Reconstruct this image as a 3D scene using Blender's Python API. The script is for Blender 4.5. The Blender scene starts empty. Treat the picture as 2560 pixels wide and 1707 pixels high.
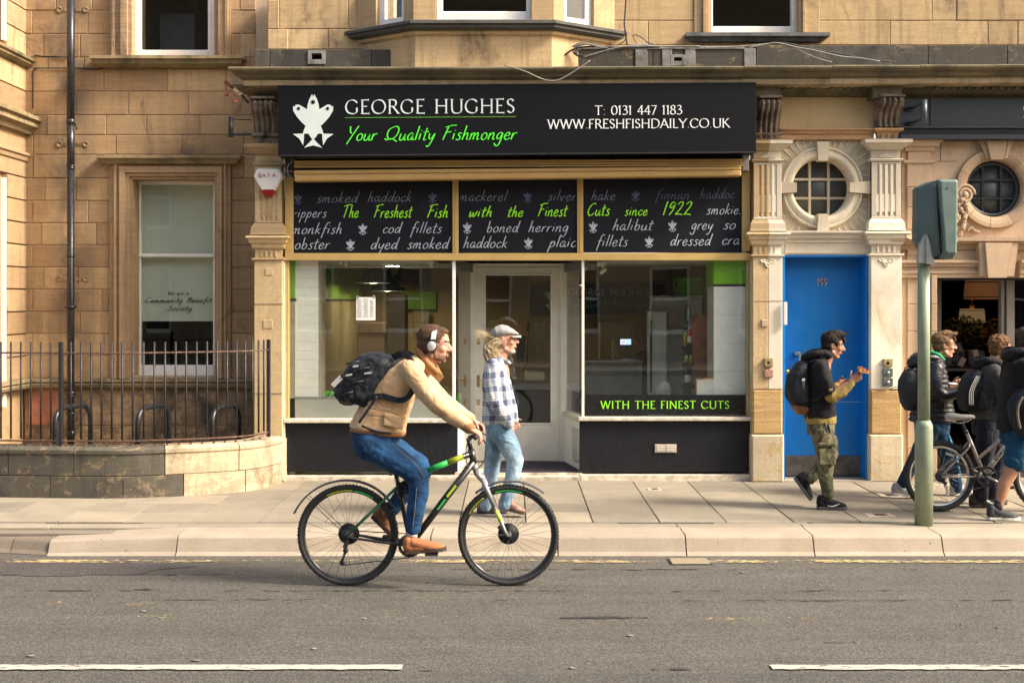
import bpy,bmesh,math,random
from math import sin,cos,pi,radians,sqrt
from mathutils import Vector,Matrix
from mathutils.geometry import tessellate_polygon
random.seed(7)
scene=bpy.context.scene
COL=scene.collection

# ------------------------------------------------------------------ camera, sky, sun, exposure
FPX,HOR,CZ=3100.0,753.0,2.0          # focal length in photo pixels, horizon row, lens height in metres
cam_data=bpy.data.cameras.new('camera')
cam=bpy.data.objects.new('camera',cam_data)
COL.objects.link(cam)
cam.location=(0,0,CZ)
cam.rotation_euler=(radians(90),0,0)
cam_data.sensor_width=36
cam_data.lens=FPX/2560*36
cam_data.shift_y=-100.5/2560
cam_data.clip_end=400
scene.camera=cam

SUN_AZ,SUN_EL=radians(106),radians(40)   # clockwise from +Y
world=bpy.data.worlds.new('World')
scene.world=world
world.use_nodes=True
wn=world.node_tree.nodes
wl=world.node_tree.links
sky=wn.new('ShaderNodeTexSky')
sky.sky_type='NISHITA'
sky.sun_disc=False
sky.sun_elevation=SUN_EL
sky.sun_rotation=SUN_AZ
sky.air_density=1.0
sky.dust_density=4.0
sky.ozone_density=0.6
bgn=wn['Background']
tint=wn.new('ShaderNodeMix');tint.data_type='RGBA';tint.blend_type='MULTIPLY';tint.inputs[0].default_value=1
tint.inputs[7].default_value=(1.08,1.0,.88,1)        # thin warm haze over the whole sky
wl.new(sky.outputs[0],tint.inputs[6]);wl.new(tint.outputs[2],bgn.inputs[0])
bgn.inputs[1].default_value=0.15
sun_data=bpy.data.lights.new('sun','SUN')
sun_data.energy=2.8
sun_data.angle=radians(13)
sun_data.color=(1.0,0.91,0.78)
sun=bpy.data.objects.new('sun',sun_data)
COL.objects.link(sun)
sun.location=(6,-4,12)
sdir=Vector((sin(SUN_AZ)*cos(SUN_EL),cos(SUN_AZ)*cos(SUN_EL),sin(SUN_EL)))
sun.rotation_euler=sdir.to_track_quat('Z','Y').to_euler()
scene.view_settings.view_transform='Standard'
scene.view_settings.look='None'
scene.view_settings.gamma=1.0
scene.view_settings.use_curve_mapping=False
scene.view_settings.exposure=1.32
scene.render.engine='CYCLES'
scene.cycles.max_bounces=8
scene.cycles.transparent_max_bounces=12
scene.cycles.caustics_reflective=False
scene.cycles.caustics_refractive=False
scene.cycles.sample_clamp_indirect=6

# ------------------------------------------------------------------ measuring helpers
def PX(px,Y): return (px-1280.0)*Y/FPX
def PZ(py,Y): return CZ+(HOR-py)*Y/FPX
def P(px,py,Y,dy=0.0): return Vector((PX(px,Y),Y+dy,PZ(py,Y)))

# ------------------------------------------------------------------ mesh builder
class MB:
    def __init__(s):
        s.v=[];s.f=[];s.m=[];s.sm=[]
    def add(s,vs,fs,m=0,sm=False):
        o=len(s.v)
        s.v.extend(tuple(q) for q in vs)
        for f in fs:
            s.f.append(tuple(i+o for i in f));s.m.append(m);s.sm.append(sm)
        return s
    def box(s,x0,x1,y0,y1,z0,z1,m=0):
        vs=[(x,y,z) for x in (x0,x1) for y in (y0,y1) for z in (z0,z1)]
        return s.add(vs,[(0,1,3,2),(4,6,7,5),(0,4,5,1),(2,3,7,6),(0,2,6,4),(1,5,7,3)],m)
    def fbox(s,x0,x1,y0,y1,z0,z1,b=0.006,m=0,jit=0.0):
        """box whose front (towards -Y) edges are chamfered"""
        j=lambda: random.uniform(-jit,jit)
        vs=[(x0,y1,z0),(x1,y1,z0),(x1,y1,z1),(x0,y1,z1),
              (x0,y0+b,z0),(x1,y0+b,z0),(x1,y0+b,z1),(x0,y0+b,z1),
              (x0+b,y0+j(),z0+b),(x1-b,y0+j(),z0+b),(x1-b,y0+j(),z1-b),(x0+b,y0+j(),z1-b)]
        fs=[(8,9,10,11),(4,5,9,8),(5,6,10,9),(6,7,11,10),(7,4,8,11),
              (0,1,5,4),(1,2,6,5),(2,3,7,6),(3,0,4,7),(3,2,1,0)]
        return s.add(vs,fs,m)
    def hexa(s,c8,m=0):
        """c8: four bottom corners (ccw from above) then the four above them"""
        return s.add(c8,[(3,2,1,0),(4,5,6,7),(0,1,5,4),(1,2,6,5),(2,3,7,6),(3,0,4,7)],m)
    def obox(s,c,ax,ay,az,m=0):
        c=Vector(c);ax=Vector(ax);ay=Vector(ay);az=Vector(az)
        q=[c-ax-ay-az,c+ax-ay-az,c+ax+ay-az,c-ax+ay-az,
             c-ax-ay+az,c+ax-ay+az,c+ax+ay+az,c-ax+ay+az]
        return s.hexa(q,m)
    def rings(s,R,m=0,sm=True,cap=True,closed=False):
        n=len(R[0]);vs=[p for r in R for p in r];fs=[]
        k=len(R)
        for i in range(k if closed else k-1):
            a=i*n;b=((i+1)%k)*n
            for j in range(n):
                fs.append((a+j,a+(j+1)%n,b+(j+1)%n,b+j))
        if cap and not closed:
            fs.append(tuple(range(n-1,-1,-1)));fs.append(tuple((k-1)*n+j for j in range(n)))
        return s.add(vs,fs,m,sm)
    def cone(s,p0,p1,r0,r1=None,n=12,m=0,sm=True,cap=True):
        p0=Vector(p0);p1=Vector(p1)
        if r1 is None: r1=r0
        d=(p1-p0)
        if d.length<1e-9: return s
        d.normalize()
        a=d.orthogonal().normalized();b=d.cross(a)
        R=[[p+(a*cos(2*pi*j/n)+b*sin(2*pi*j/n))*r for j in range(n)] for p,r in ((p0,r0),(p1,r1))]
        return s.rings(R,m,sm,cap)
    def ell(s,c,r,rot=None,nu=14,nv=9,m=0):
        c=Vector(c)
        if not hasattr(r,'__len__'): r=(r,r,r)
        R=[]
        for i in range(1,nv):
            t=pi*i/nv
            ring=[]
            for j in range(nu):
                a=2*pi*j/nu
                q=Vector((r[0]*sin(t)*cos(a),r[1]*sin(t)*sin(a),-r[2]*cos(t)))
                if rot is not None: q=rot@q
                ring.append(c+q)
            R.append(ring)
        o=len(s.v)
        s.rings(R,m,True,cap=False)
        e=Vector((0,0,r[2]))
        if rot is not None: e=rot@e
        s.v.append(tuple(c-e));s.v.append(tuple(c+e))
        bi=len(s.v)-2;ti=len(s.v)-1
        last=o+(nv-2)*nu
        for j in range(nu):
            s.f.append((o+(j+1)%nu,o+j,bi));s.m.append(m);s.sm.append(True)
            s.f.append((last+j,last+(j+1)%nu,ti));s.m.append(m);s.sm.append(True)
        return s
    def tube(s,pts,r,n=8,m=0,closed=False,sm=True):
        pts=[Vector(p) for p in pts]
        k=len(pts);R=[]
        up=None
        for i,p in enumerate(pts):
            if closed: d=pts[(i+1)%k]-pts[i-1]
            else: d=pts[min(i+1,k-1)]-pts[max(i-1,0)]
            d.normalize()
            if up is None: up=d.orthogonal().normalized()
            up=(up-d*up.dot(d))
            if up.length<1e-6: up=d.orthogonal()
            up.normalize()
            b=d.cross(up)
            rr=r[i] if hasattr(r,'__len__') else r
            R.append([p+(up*cos(2*pi*j/n)+b*sin(2*pi*j/n))*rr for j in range(n)])
        return s.rings(R,m,sm,cap=True,closed=closed)
    def capsule(s,p0,p1,r0,r1,n=12):
        s.cone(p0,p1,r0,r1,n);s.ell(p0,r0,None,n,8);s.ell(p1,r1,None,n,8);return s
    def chain(s,pts,rs,n=12):
        for i in range(len(pts)-1): s.cone(pts[i],pts[i+1],rs[i],rs[i+1],n)
        for p,r in zip(pts,rs): s.ell(p,r,None,n,8)
        return s
    def lathe(s,c,prof,n=24,m=0,ax='z',sm=True,cap=True):
        """prof: list of (r, h) along the axis from centre c"""
        c=Vector(c);R=[]
        for r,h in prof:
            ring=[]
            for j in range(n):
                a=2*pi*j/n
                q={'z': Vector((r*cos(a),r*sin(a),h)),'y': Vector((r*cos(a),h,-r*sin(a))),'x': Vector((h,r*cos(a),r*sin(a)))}[ax]
                ring.append(c+q)
            R.append(ring)
        return s.rings(R,m,sm,cap)
    def torus(s,c,R,r,ax='y',n=64,k=10,m=0,a0=0,a1=2*pi,ry=None):
        c=Vector(c);full=abs(a1-a0-2*pi)<1e-6;Rg=[]
        ry=ry or r
        cnt=n if full else n+1
        for i in range(cnt):
            a=a0+(a1-a0)*i/n
            ring=[]
            for j in range(k):
                b=2*pi*j/k
                q=R+r*cos(b)
                if ax=='y': ring.append(c+Vector((q*cos(a),ry*sin(b),q*sin(a))))
                else: ring.append(c+Vector((q*cos(a),q*sin(a),ry*sin(b))))
            Rg.append(ring)
        return s.rings(Rg,m,True,cap=not full,closed=full)
    def prism(s,poly,y0,y1,m=0,ax='y',sm=False):
        """poly of (a, b): (x, z) when ax is y, (y, z) when ax is x, (x, y) when ax is z; extruded from y0 to y1"""
        def mk(a,b,h): return {'y': (a,h,b),'x': (h,a,b),'z': (a,b,h)}[ax]
        n=len(poly)
        vs=[mk(a,b,y0) for a,b in poly]+[mk(a,b,y1) for a,b in poly]
        tri=tessellate_polygon([[Vector((a,b,0)) for a,b in poly]])
        fs=[tuple(t) for t in tri]+[tuple(n+i for i in reversed(t)) for t in tri]
        s.add(vs,fs,m)
        s.add(vs,[(i,(i+1)%n,n+(i+1)%n,n+i) for i in range(n)],m,sm)
        return s
    def mould(s,x0,x1,yf,prof,m=0,lret=True,rret=True):
        """horizontal moulding along X on a wall face at yf; prof: (projection, z) from top to bottom; mitred returns at the ends"""
        R=[]
        for out,z in prof:
            R.append([(x0-(out if lret else 0),yf,z),(x0-(out if lret else 0),yf-out,z),
                      (x1+(out if rret else 0),yf-out,z),(x1+(out if rret else 0),yf,z)])
        vs=[p for r in R for p in r];fs=[]
        for i in range(len(R)-1):
            a=4*i;b=a+4
            for j in range(3): fs.append((a+j,a+j+1,b+j+1,b+j))
        fs.append((3,2,1,0));e=4*(len(R)-1);fs.append((e,e+1,e+2,e+3))
        return s.add(vs,fs,m)
    def plate_hole(s,cx,cz,r,x0,x1,z0,z1,y,depth,n=64,m=0):
        """square plate facing -Y with a round hole and the reveal behind it"""
        A=[];B=[]
        angs=sorted(set([2*pi*i/n for i in range(n)]+[math.atan2(zz-cz,xx-cx)%(2*pi) for xx in (x0,x1) for zz in (z0,z1)]))
        for a in angs:
            c,q=cos(a),sin(a)
            t=min([(x1-cx)/c if c>1e-9 else 1e9,(x0-cx)/c if c<-1e-9 else 1e9,
                     (z1-cz)/q if q>1e-9 else 1e9,(z0-cz)/q if q<-1e-9 else 1e9])
            A.append((cx+r*c,y,cz+r*q));B.append((cx+t*c,y,cz+t*q))
        k=len(A)
        s.add(A+B,[(i,(i+1)%k,k+(i+1)%k,k+i) for i in range(k)],m)
        s.add(A+[(p[0],y+depth,p[2]) for p in A],[(i,k+i,k+(i+1)%k,(i+1)%k) for i in range(k)],m,True)
        return s
    def build(s,name,mat,parent=None,loc=None):
        me=bpy.data.meshes.new(name)
        me.from_pydata(s.v,[],s.f)
        mats=mat if isinstance(mat,(list,tuple)) else [mat]
        for q in mats: me.materials.append(q)
        if any(s.m): me.polygons.foreach_set('material_index',s.m)
        if any(s.sm): me.polygons.foreach_set('use_smooth',s.sm)
        me.update()
        bm=bmesh.new();bm.from_mesh(me);bmesh.ops.recalc_face_normals(bm,faces=bm.faces);bm.to_mesh(me);bm.free()
        o=bpy.data.objects.new(name,me)
        COL.objects.link(o)
        if parent is not None:
            o.parent=parent
            w=parent_world(parent)
            o.matrix_parent_inverse=w.inverted()
        return o

def parent_world(p):
    m=p.matrix_basis.copy() if not hasattr(p,'location') else Matrix.LocRotScale(p.location,p.rotation_euler,p.scale)
    if p.parent is not None: m=parent_world(p.parent)@p.matrix_parent_inverse@m
    return m

def tag(o,label=None,cat=None,group=None,kind=None):
    if label: o['label']=label
    if cat: o['category']=cat
    if group: o['group']=group
    if kind: o['kind']=kind
    return o

def thing(name,label,cat,loc=(0,0,0),group=None,kind=None):
    o=bpy.data.objects.new(name,None)
    o.empty_display_size=0.1
    COL.objects.link(o)
    o.location=loc
    return tag(o,label,cat,group,kind)

def struct(name,label=None):
    o=bpy.data.objects.new(name,None);COL.objects.link(o)
    return tag(o,label,None,None,'structure')

def copy_thing(root,loc,rotz=None,label=None):
    r=root.copy();COL.objects.link(r);r.location=loc
    if rotz is not None: r.rotation_euler=(0,0,rotz)
    if label: r['label']=label
    for ch in list(root.children):
        c=ch.copy();COL.objects.link(c);c.parent=r
        for g in list(ch.children):
            d=g.copy();COL.objects.link(d);d.parent=c
    return r

# ------------------------------------------------------------------ materials
class NT:
    def __init__(s,mat):
        s.t=mat.node_tree;s.n=s.t.nodes;s.l=s.t.links
        s.bsdf=s.n['Principled BSDF']
    def new(s,typ,**kw):
        q=s.n.new(typ)
        for k,v in kw.items(): setattr(q,k,v)
        return q
    def link(s,a,b): s.l.new(a,b)
    def pos(s,scale=(1,1,1),obj=False):
        if obj:
            g=s.new('ShaderNodeTexCoord').outputs['Object']
        else:
            g=s.new('ShaderNodeNewGeometry').outputs['Position']
        m=s.new('ShaderNodeMapping');m.inputs['Scale'].default_value=scale
        s.link(g,m.inputs['Vector'])
        return m.outputs[0]
    def noise(s,vec,scale,detail=4,rough=.55,dist=0.0):
        q=s.new('ShaderNodeTexNoise');q.inputs['Scale'].default_value=scale
        q.inputs['Detail'].default_value=detail;q.inputs['Roughness'].default_value=rough
        q.inputs['Distortion'].default_value=dist
        s.link(vec,q.inputs['Vector']);return q.outputs[0]
    def ramp(s,fac,stops,interp='LINEAR'):
        if len(stops)==1: stops=[stops[0],(1.0,stops[0][1])]
        q=s.new('ShaderNodeValToRGB');q.color_ramp.interpolation=interp
        e=q.color_ramp.elements
        while len(e)<len(stops): e.new(.5)
        for k,(p,c) in enumerate(stops):
            e[k].position=p
            e[k].color=(*c,1) if hasattr(c,'__len__') else (c,c,c,1)
        s.link(fac,q.inputs[0]);return q.outputs[0]
    def mix(s,fac,a,b,typ='MIX'):
        q=s.new('ShaderNodeMix',data_type='RGBA',blend_type=typ)
        for sock,v in ((q.inputs[0],fac),(q.inputs[6],a),(q.inputs[7],b)):
            if hasattr(v,'is_linked'): s.link(v,sock)
            elif hasattr(v,'__len__'): sock.default_value=(*v,1)
            else: sock.default_value=v
        return q.outputs[2]
    def math(s,op,a,b=None,clamp=False):
        q=s.new('ShaderNodeMath',operation=op);q.use_clamp=clamp
        for i,v in enumerate((a,b)):
            if v is None: continue
            if hasattr(v,'is_linked'): s.link(v,q.inputs[i])
            else: q.inputs[i].default_value=v
        return q.outputs[0]
    def bump(s,h,strength,dist=.02):
        q=s.new('ShaderNodeBump');q.inputs['Strength'].default_value=strength;q.inputs['Distance'].default_value=dist
        s.link(h,q.inputs['Height']);s.link(q.outputs[0],s.bsdf.inputs['Normal'])
        return q.outputs[0]

def newmat(name):
    m=bpy.data.materials.new(name);m.use_nodes=True
    return m,NT(m)

MATS={}
def plain(name,col,rough=.55,metal=0.0,var=.12,scale=6,bump=.15,bscale=120,spec=.5,coat=0.0,objvar=0.0,emit=None,sub=0):
    """one colour with soft uneven wear and fine relief"""
    if name in MATS: return MATS[name]
    m,t=newmat(name)
    v=t.pos()
    n1=t.noise(v,scale,5,.6)
    dark=tuple(c*(1-var*1.6) for c in col);lite=tuple(min(1,c*(1+var)) for c in col)
    c=t.ramp(n1,[(.3,dark),(.7,lite)])
    if objvar:
        oi=t.new('ShaderNodeObjectInfo').outputs['Random']
        f=t.ramp(oi,[(0,1-objvar),(1,1+objvar)])
        c=t.mix(1.0,c,f,'MULTIPLY')
    t.link(c,t.bsdf.inputs['Base Color'])
    r=t.ramp(t.noise(v,scale*3,3),[(.3,max(.02,rough-.1)),(.7,min(1,rough+.12))])
    t.link(r,t.bsdf.inputs['Roughness'])
    t.bsdf.inputs['Metallic'].default_value=metal
    t.bsdf.inputs['Specular IOR Level'].default_value=spec
    t.bsdf.inputs['Coat Weight'].default_value=coat
    if bump: t.bump(t.noise(v,bscale,4),bump,.004)
    if emit:
        t.bsdf.inputs['Emission Color'].default_value=(*emit[0],1);t.bsdf.inputs['Emission Strength'].default_value=emit[1]
    if sub:
        t.bsdf.inputs['Subsurface Weight'].default_value=sub;t.bsdf.inputs['Subsurface Radius'].default_value=(.012,.005,.003)
        t.bsdf.inputs['Subsurface Scale'].default_value=.6
    MATS[name]=m
    return m

DARK=1.03
def stone(name,cols,soot=.0,sootcol=(.045,.043,.042),grain=.5,bed=.12,blotch=.0,blotchcol=(.6,.45,.25),bump=.35,fine=.12,sootscale=1.6,moss=0.0,pipe=None):
    """weathered sandstone: tone per block, bedding streaks, soot stains, lichen, flaking"""
    if name in MATS: return MATS[name]
    m,t=newmat(name)
    v=t.pos()
    oi=t.new('ShaderNodeObjectInfo').outputs['Random']
    cols=[tuple((q*.95+.05*(.3*c[0]+.6*c[1]+.1*c[2]))*DARK for q in c) for c in cols]
    base=t.ramp(oi,[(i/max(1,len(cols)-1),c) for i,c in enumerate(cols)])
    base=t.mix(1.0,base,t.ramp(t.math('FRACT',t.math('MULTIPLY',oi,7.31)),[(0,(.60,.57,.55)),(.25,(.86,.83,.80)),(.65,(1.02,1.02,1)),(1,(1.20,1.20,1.16))]),'MULTIPLY')
    # broad tone drift inside a block
    big=t.noise(v,1.3,3,.5,.6)
    base=t.mix(t.ramp(big,[(.3,0),(.75,.75)]),base,tuple(c*.62 for c in cols[len(cols)//2]))
    bedn=t.noise(t.pos((1.2,1.2,16)),2.2,6,.65,.4)
    base=t.mix(bed*2,base,t.ramp(bedn,[(.3,tuple(c*.55 for c in cols[0])),(.7,tuple(min(1,c*1.25) for c in cols[-1]))]),'MIX')
    fn=t.noise(v,55,6,.7)
    base=t.mix(1.0,base,t.ramp(fn,[(.25,1-fine*2),(.75,1+fine)]),'MULTIPLY')
    if blotch:
        b=t.ramp(t.math('ADD',t.math('MULTIPLY',t.noise(t.pos((1,1,1.7)),5.5,8,.72,.5),.72),t.math('MULTIPLY',t.noise(v,38,5,.7),.28)),[(.60-blotch*.2,0),(.635-blotch*.2,.9)])
        base=t.mix(b,base,blotchcol)
    if soot:
        a=t.noise(t.pos((1,1,.55)),sootscale,8,.66,.9)
        f=t.ramp(a,[(.66-soot*.35,0),(.80-soot*.35,1)])
        f=t.math('MULTIPLY',f,t.ramp(t.noise(v,9,5,.6),[(.25,.35),(.6,1)]))
        drip=t.ramp(t.noise(t.pos((14,14,.7)),1.0,4,.6),[(.50,0),(.74,.55*min(1,soot*3))])
        f=t.math('MAXIMUM',f,drip)
        base=t.mix(f,base,sootcol)
    if moss:
        f=t.ramp(t.noise(v,7,6,.6),[(.5,0),(.68,moss)])
        base=t.mix(f,base,(.12,.13,.055))
    if pipe is not None:      # grime that the rainwater pipe has left on the wall beside it
        sx_=t.new('ShaderNodeSeparateXYZ');t.link(t.new('ShaderNodeNewGeometry').outputs['Position'],sx_.inputs[0])
        d_=t.math('ABSOLUTE',t.math('SUBTRACT',sx_.outputs[0],pipe))
        near=t.ramp(d_,[(.03,1),(.30,0)])
        f=t.math('MULTIPLY',near,t.ramp(t.noise(t.pos((1,1,.8)),3.2,5,.6),[(.38,.1),(.60,.9)]))
        base=t.mix(f,base,(.10,.082,.072))
    t.link(base,t.bsdf.inputs['Base Color'])
    t.bsdf.inputs['Roughness'].default_value=.92
    t.bsdf.inputs['Specular IOR Level'].default_value=.25
    h=t.mix(.5,t.noise(v,30,8,.7),t.noise(v,6,5,.6,.5))
    t.bump(h,bump,.02*grain)
    MATS[name]=m
    return m

# ------------------------------------------------------------------ drawn lettering
SER={
 'A': (88,[[(4,0),(44,100)],[(44,100),(86,0)],[(20,34),(68,34)]]),
 'B': (66,[[(14,0),(14,100)],'c',[(14,100),(45,100),(56,78),(44,54),(14,54)],'c',[(14,54),(48,52),(62,26),(46,1),(14,0)]]),
 'C': (92,['c',[(86,78),(70,95),(48,100),(20,88),(5,50),(18,13),(46,0),(70,5),(88,22)]]),
 'D': (94,[[(14,0),(14,100)],'c',[(14,100),(45,100),(76,86),(88,52),(78,18),(48,0),(14,0)]]),
 'E': (66,[[(14,0),(14,100)],[(14,100),(58,100)],[(14,53),(48,53)],[(14,0),(62,0)]]),
 'F': (60,[[(14,0),(14,100)],[(14,100),(56,100)],[(14,52),(46,52)]]),
 'G': (96,['c',[(86,80),(70,95),(48,100),(20,88),(5,50),(18,13),(48,0),(70,2),(84,14)],[(84,14),(84,44)]]),
 'H': (96,[[(14,0),(14,100)],[(82,0),(82,100)],[(14,53),(82,53)]]),
 'I': (30,[[(15,0),(15,100)]]),
 'K': (82,[[(14,0),(14,100)],[(16,46),(66,100)],[(28,58),(80,0)]]),
 'L': (62,[[(14,0),(14,100)],[(14,0),(58,0)]]),
 'N': (100,[[(14,0),(14,100)],[(14,100),(86,0)],[(86,0),(86,100)]]),
 'O': (104,['o',[(52,100),(20,88),(5,50),(20,12),(52,0),(84,12),(99,50),(84,88)]]),
 'R': (78,[[(14,0),(14,100)],'c',[(14,100),(42,100),(58,86),(56,62),(40,52),(14,52)],[(36,52),(76,0)]]),
 'S': (60,['c',[(50,84),(38,98),(20,98),(9,82),(16,62),(38,48),(52,30),(46,8),(28,0),(8,14)]]),
 'T': (82,[[(41,0),(41,100)],[(4,100),(78,100)]]),
 'U': (94,[[(14,100),(14,38)],'c',[(14,38),(18,14),(32,1),(48,-1),(66,1),(80,14),(82,38)],[(82,38),(82,100)]]),
 'W': (128,[[(4,100),(34,0)],[(34,0),(62,100)],[(62,100),(92,0)],[(92,0),(122,100)]]),
 'Y': (82,[[(4,100),(42,48)],[(80,100),(42,48)],[(42,48),(42,0)]]),
 '0': (62,['o',[(31,100),(10,84),(4,50),(10,16),(31,0),(52,16),(58,50),(52,84)]]),
 '1': (36,[[(20,0),(20,100)],[(20,100),(6,84)]]),
 '3': (58,['c',[(8,90),(24,100),(44,92),(44,68),(24,55),(48,48),(54,22),(34,0),(6,6)]]),
 '4': (64,[[(46,100),(4,30)],[(4,30),(62,30)],[(46,100),(46,0)]]),
 '7': (56,[[(4,98),(54,98)],[(54,98),(20,0)]]),
 '8': (58,['o',[(29,100),(12,90),(12,66),(29,54),(50,40),(50,10),(29,0),(8,10),(8,40),(29,54),(46,66),(46,90)]]),
 '9': (58,['c',[(50,78),(40,98),(20,98),(8,78),(12,56),(30,46),(48,58),(52,78),(44,36),(18,0)]]),
 '.': (24,[[(9,1),(15,5)]]),':': (28,[[(10,1),(16,5)],[(10,54),(16,58)]]),' ': (44,[]),
}
HND={
 'a': (50,['c',[(40,44),(24,52),(8,30),(10,6),(26,6),(40,40),(41,46),(38,12),(44,2),(52,10)]]),
 'b': (48,[[(14,104),(8,4)],'c',[(9,24),(26,50),(40,34),(34,8),(20,0),(8,8)]]),
 'c': (42,['c',[(40,42),(26,51),(8,30),(12,6),(26,1),(42,14)]]),
 'd': (52,['c',[(40,44),(24,52),(8,30),(10,6),(26,6),(40,40)],[(50,104),(40,12)],'c',[(40,12),(42,2),(50,6)]]),
 'e': (46,['c',[(8,24),(34,32),(34,48),(20,50),(6,26),(12,4),(26,0),(44,14)]]),
 'f': (40,['c',[(52,96),(40,104),(28,84),(18,20),(10,-40)],[(8,48),(42,52)]]),
 'g': (50,['c',[(42,44),(26,52),(8,30),(12,8),(28,10),(42,44)],'c',[(42,46),(36,-10),(24,-44),(6,-40),(0,-26)]]),
 'h': (48,[[(18,104),(6,0)],'c',[(8,22),(24,48),(36,44),(34,16),(36,2),(46,6)]]),
 'i': (24,[[(12,48),(8,4)],[(14,68),(15,72)]]),
 'k': (46,[[(18,104),(6,0)],'c',[(40,50),(24,36),(10,22)],[(14,26),(40,0)]]),
 'l': (22,[[(18,104),(8,2)]]),
 'm': (72,[[(10,48),(5,0)],'c',[(7,22),(20,48),(30,44),(27,2)],'c',[(29,24),(44,49),(54,44),(52,10),(56,1),(66,8)]]),
 'n': (50,[[(10,48),(5,0)],'c',[(7,22),(24,49),(36,44),(34,10),(38,1),(48,8)]]),
 'o': (46,['o',[(24,50),(8,34),(8,8),(22,0),(38,14),(38,40)]]),
 'p': (48,[[(14,50),(0,-48)],'c',[(10,24),(26,51),(40,36),(34,10),(20,1),(8,10)]]),
 'r': (38,[[(10,48),(5,0)],'c',[(7,22),(20,46),(36,49)]]),
 's': (38,['c',[(36,46),(22,51),(14,38),(28,22),(26,4),(14,0),(4,6)]]),
 't': (34,[[(22,88),(12,10)],'c',[(12,10),(16,0),(30,6)],[(2,56),(38,62)]]),
 'u': (50,['c',[(10,48),(6,14),(14,0),(28,6),(40,46),(38,12),(44,1),(50,6)]]),
 'v': (44,['c',[(6,48),(14,4),(18,2),(34,40),(42,50)]]),
 'w': (62,['c',[(8,48),(8,6),(18,2),(32,40),(34,6),(44,4),(60,52)]]),
 'y': (48,['c',[(10,48),(10,16),(26,10),(42,46)],'c',[(44,48),(34,0),(16,-46),(2,-40)]]),
 'x': (42,[[(6,50),(36,0)],[(38,50),(4,0)]]),
 'Y': (58,['c',[(8,104),(14,66),(24,52)],'c',[(62,108),(40,56),(6,-26)]]),
 'Q': (92,['o',[(54,100),(22,80),(14,40),(34,8),(66,20),(84,62),(76,96)],'c',[(2,14),(20,2),(50,12),(86,-10)]]),
 'F': (60,[[(28,100),(6,0)],'c',[(6,92),(40,104),(78,108)],[(12,54),(52,60)]]),
 'T': (58,[[(36,100),(14,0)],'c',[(0,92),(36,104),(74,106)]]),
 'C': (66,['c',[(64,92),(48,102),(20,78),(6,36),(18,4),(42,4),(60,20)]]),
 'W': (86,['c',[(6,98),(14,30),(20,0),(42,64),(50,4),(56,4),(88,100)]]),
 'B': (64,[[(22,100),(8,0)],'c',[(12,92),(44,102),(54,78),(18,54),(54,48),(50,12),(26,0),(6,4)]]),
 'S': (56,['c',[(56,88),(38,102),(20,84),(34,56),(42,24),(24,0),(2,12)]]),
 '1': (34,[[(24,110),(10,0)]]),
 '9': (56,['c',[(50,94),(28,104),(12,76),(22,58),(44,78),(52,100),(40,40),(16,0)]]),
 '2': (62,['c',[(12,86),(32,106),(50,96),(40,60),(6,4)],'c',[(6,4),(30,8),(60,2)]]),
 ' ': (46,[]),
}
def crom(pts,closed=False,k=6):
    out=[];n=len(pts)
    rng=range(n) if closed else range(n-1)
    for i in rng:
        if closed: p=[pts[(i+d)%n] for d in (-1,0,1,2)]
        else: p=[pts[max(i-1,0)],pts[i],pts[i+1],pts[min(i+2,n-1)]]
        for q in range(k):
            t=q/k
            out.append(tuple(.5*((2*p[1][d])+(-p[0][d]+p[2][d])*t+(2*p[0][d]-5*p[1][d]+4*p[2][d]-p[3][d])*t*t+(-p[0][d]+3*p[1][d]-3*p[2][d]+p[3][d])*t**3) for d in range(len(pts[0]))))
    if not closed: out.append(pts[-1])
    return out

def text_strokes(font,txt,track=8,slant=0.0):
    """-> list of (points, closed, straight) in units where a capital is 100 high, and the width"""
    x=0;out=[]
    for ch in txt:
        w,g=font[ch]
        mode=None
        for it in g:
            if isinstance(it,str): mode=it;continue
            pts=[(x+a+slant*b,b) for a,b in it]
            if mode=='c': out.append((crom(pts,False,5),False,False))
            elif mode=='o': out.append((crom(pts,True,5),True,False))
            else: out.append((pts,False,True))
            mode=None
        x+=w+track
    return out,x-track

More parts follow.
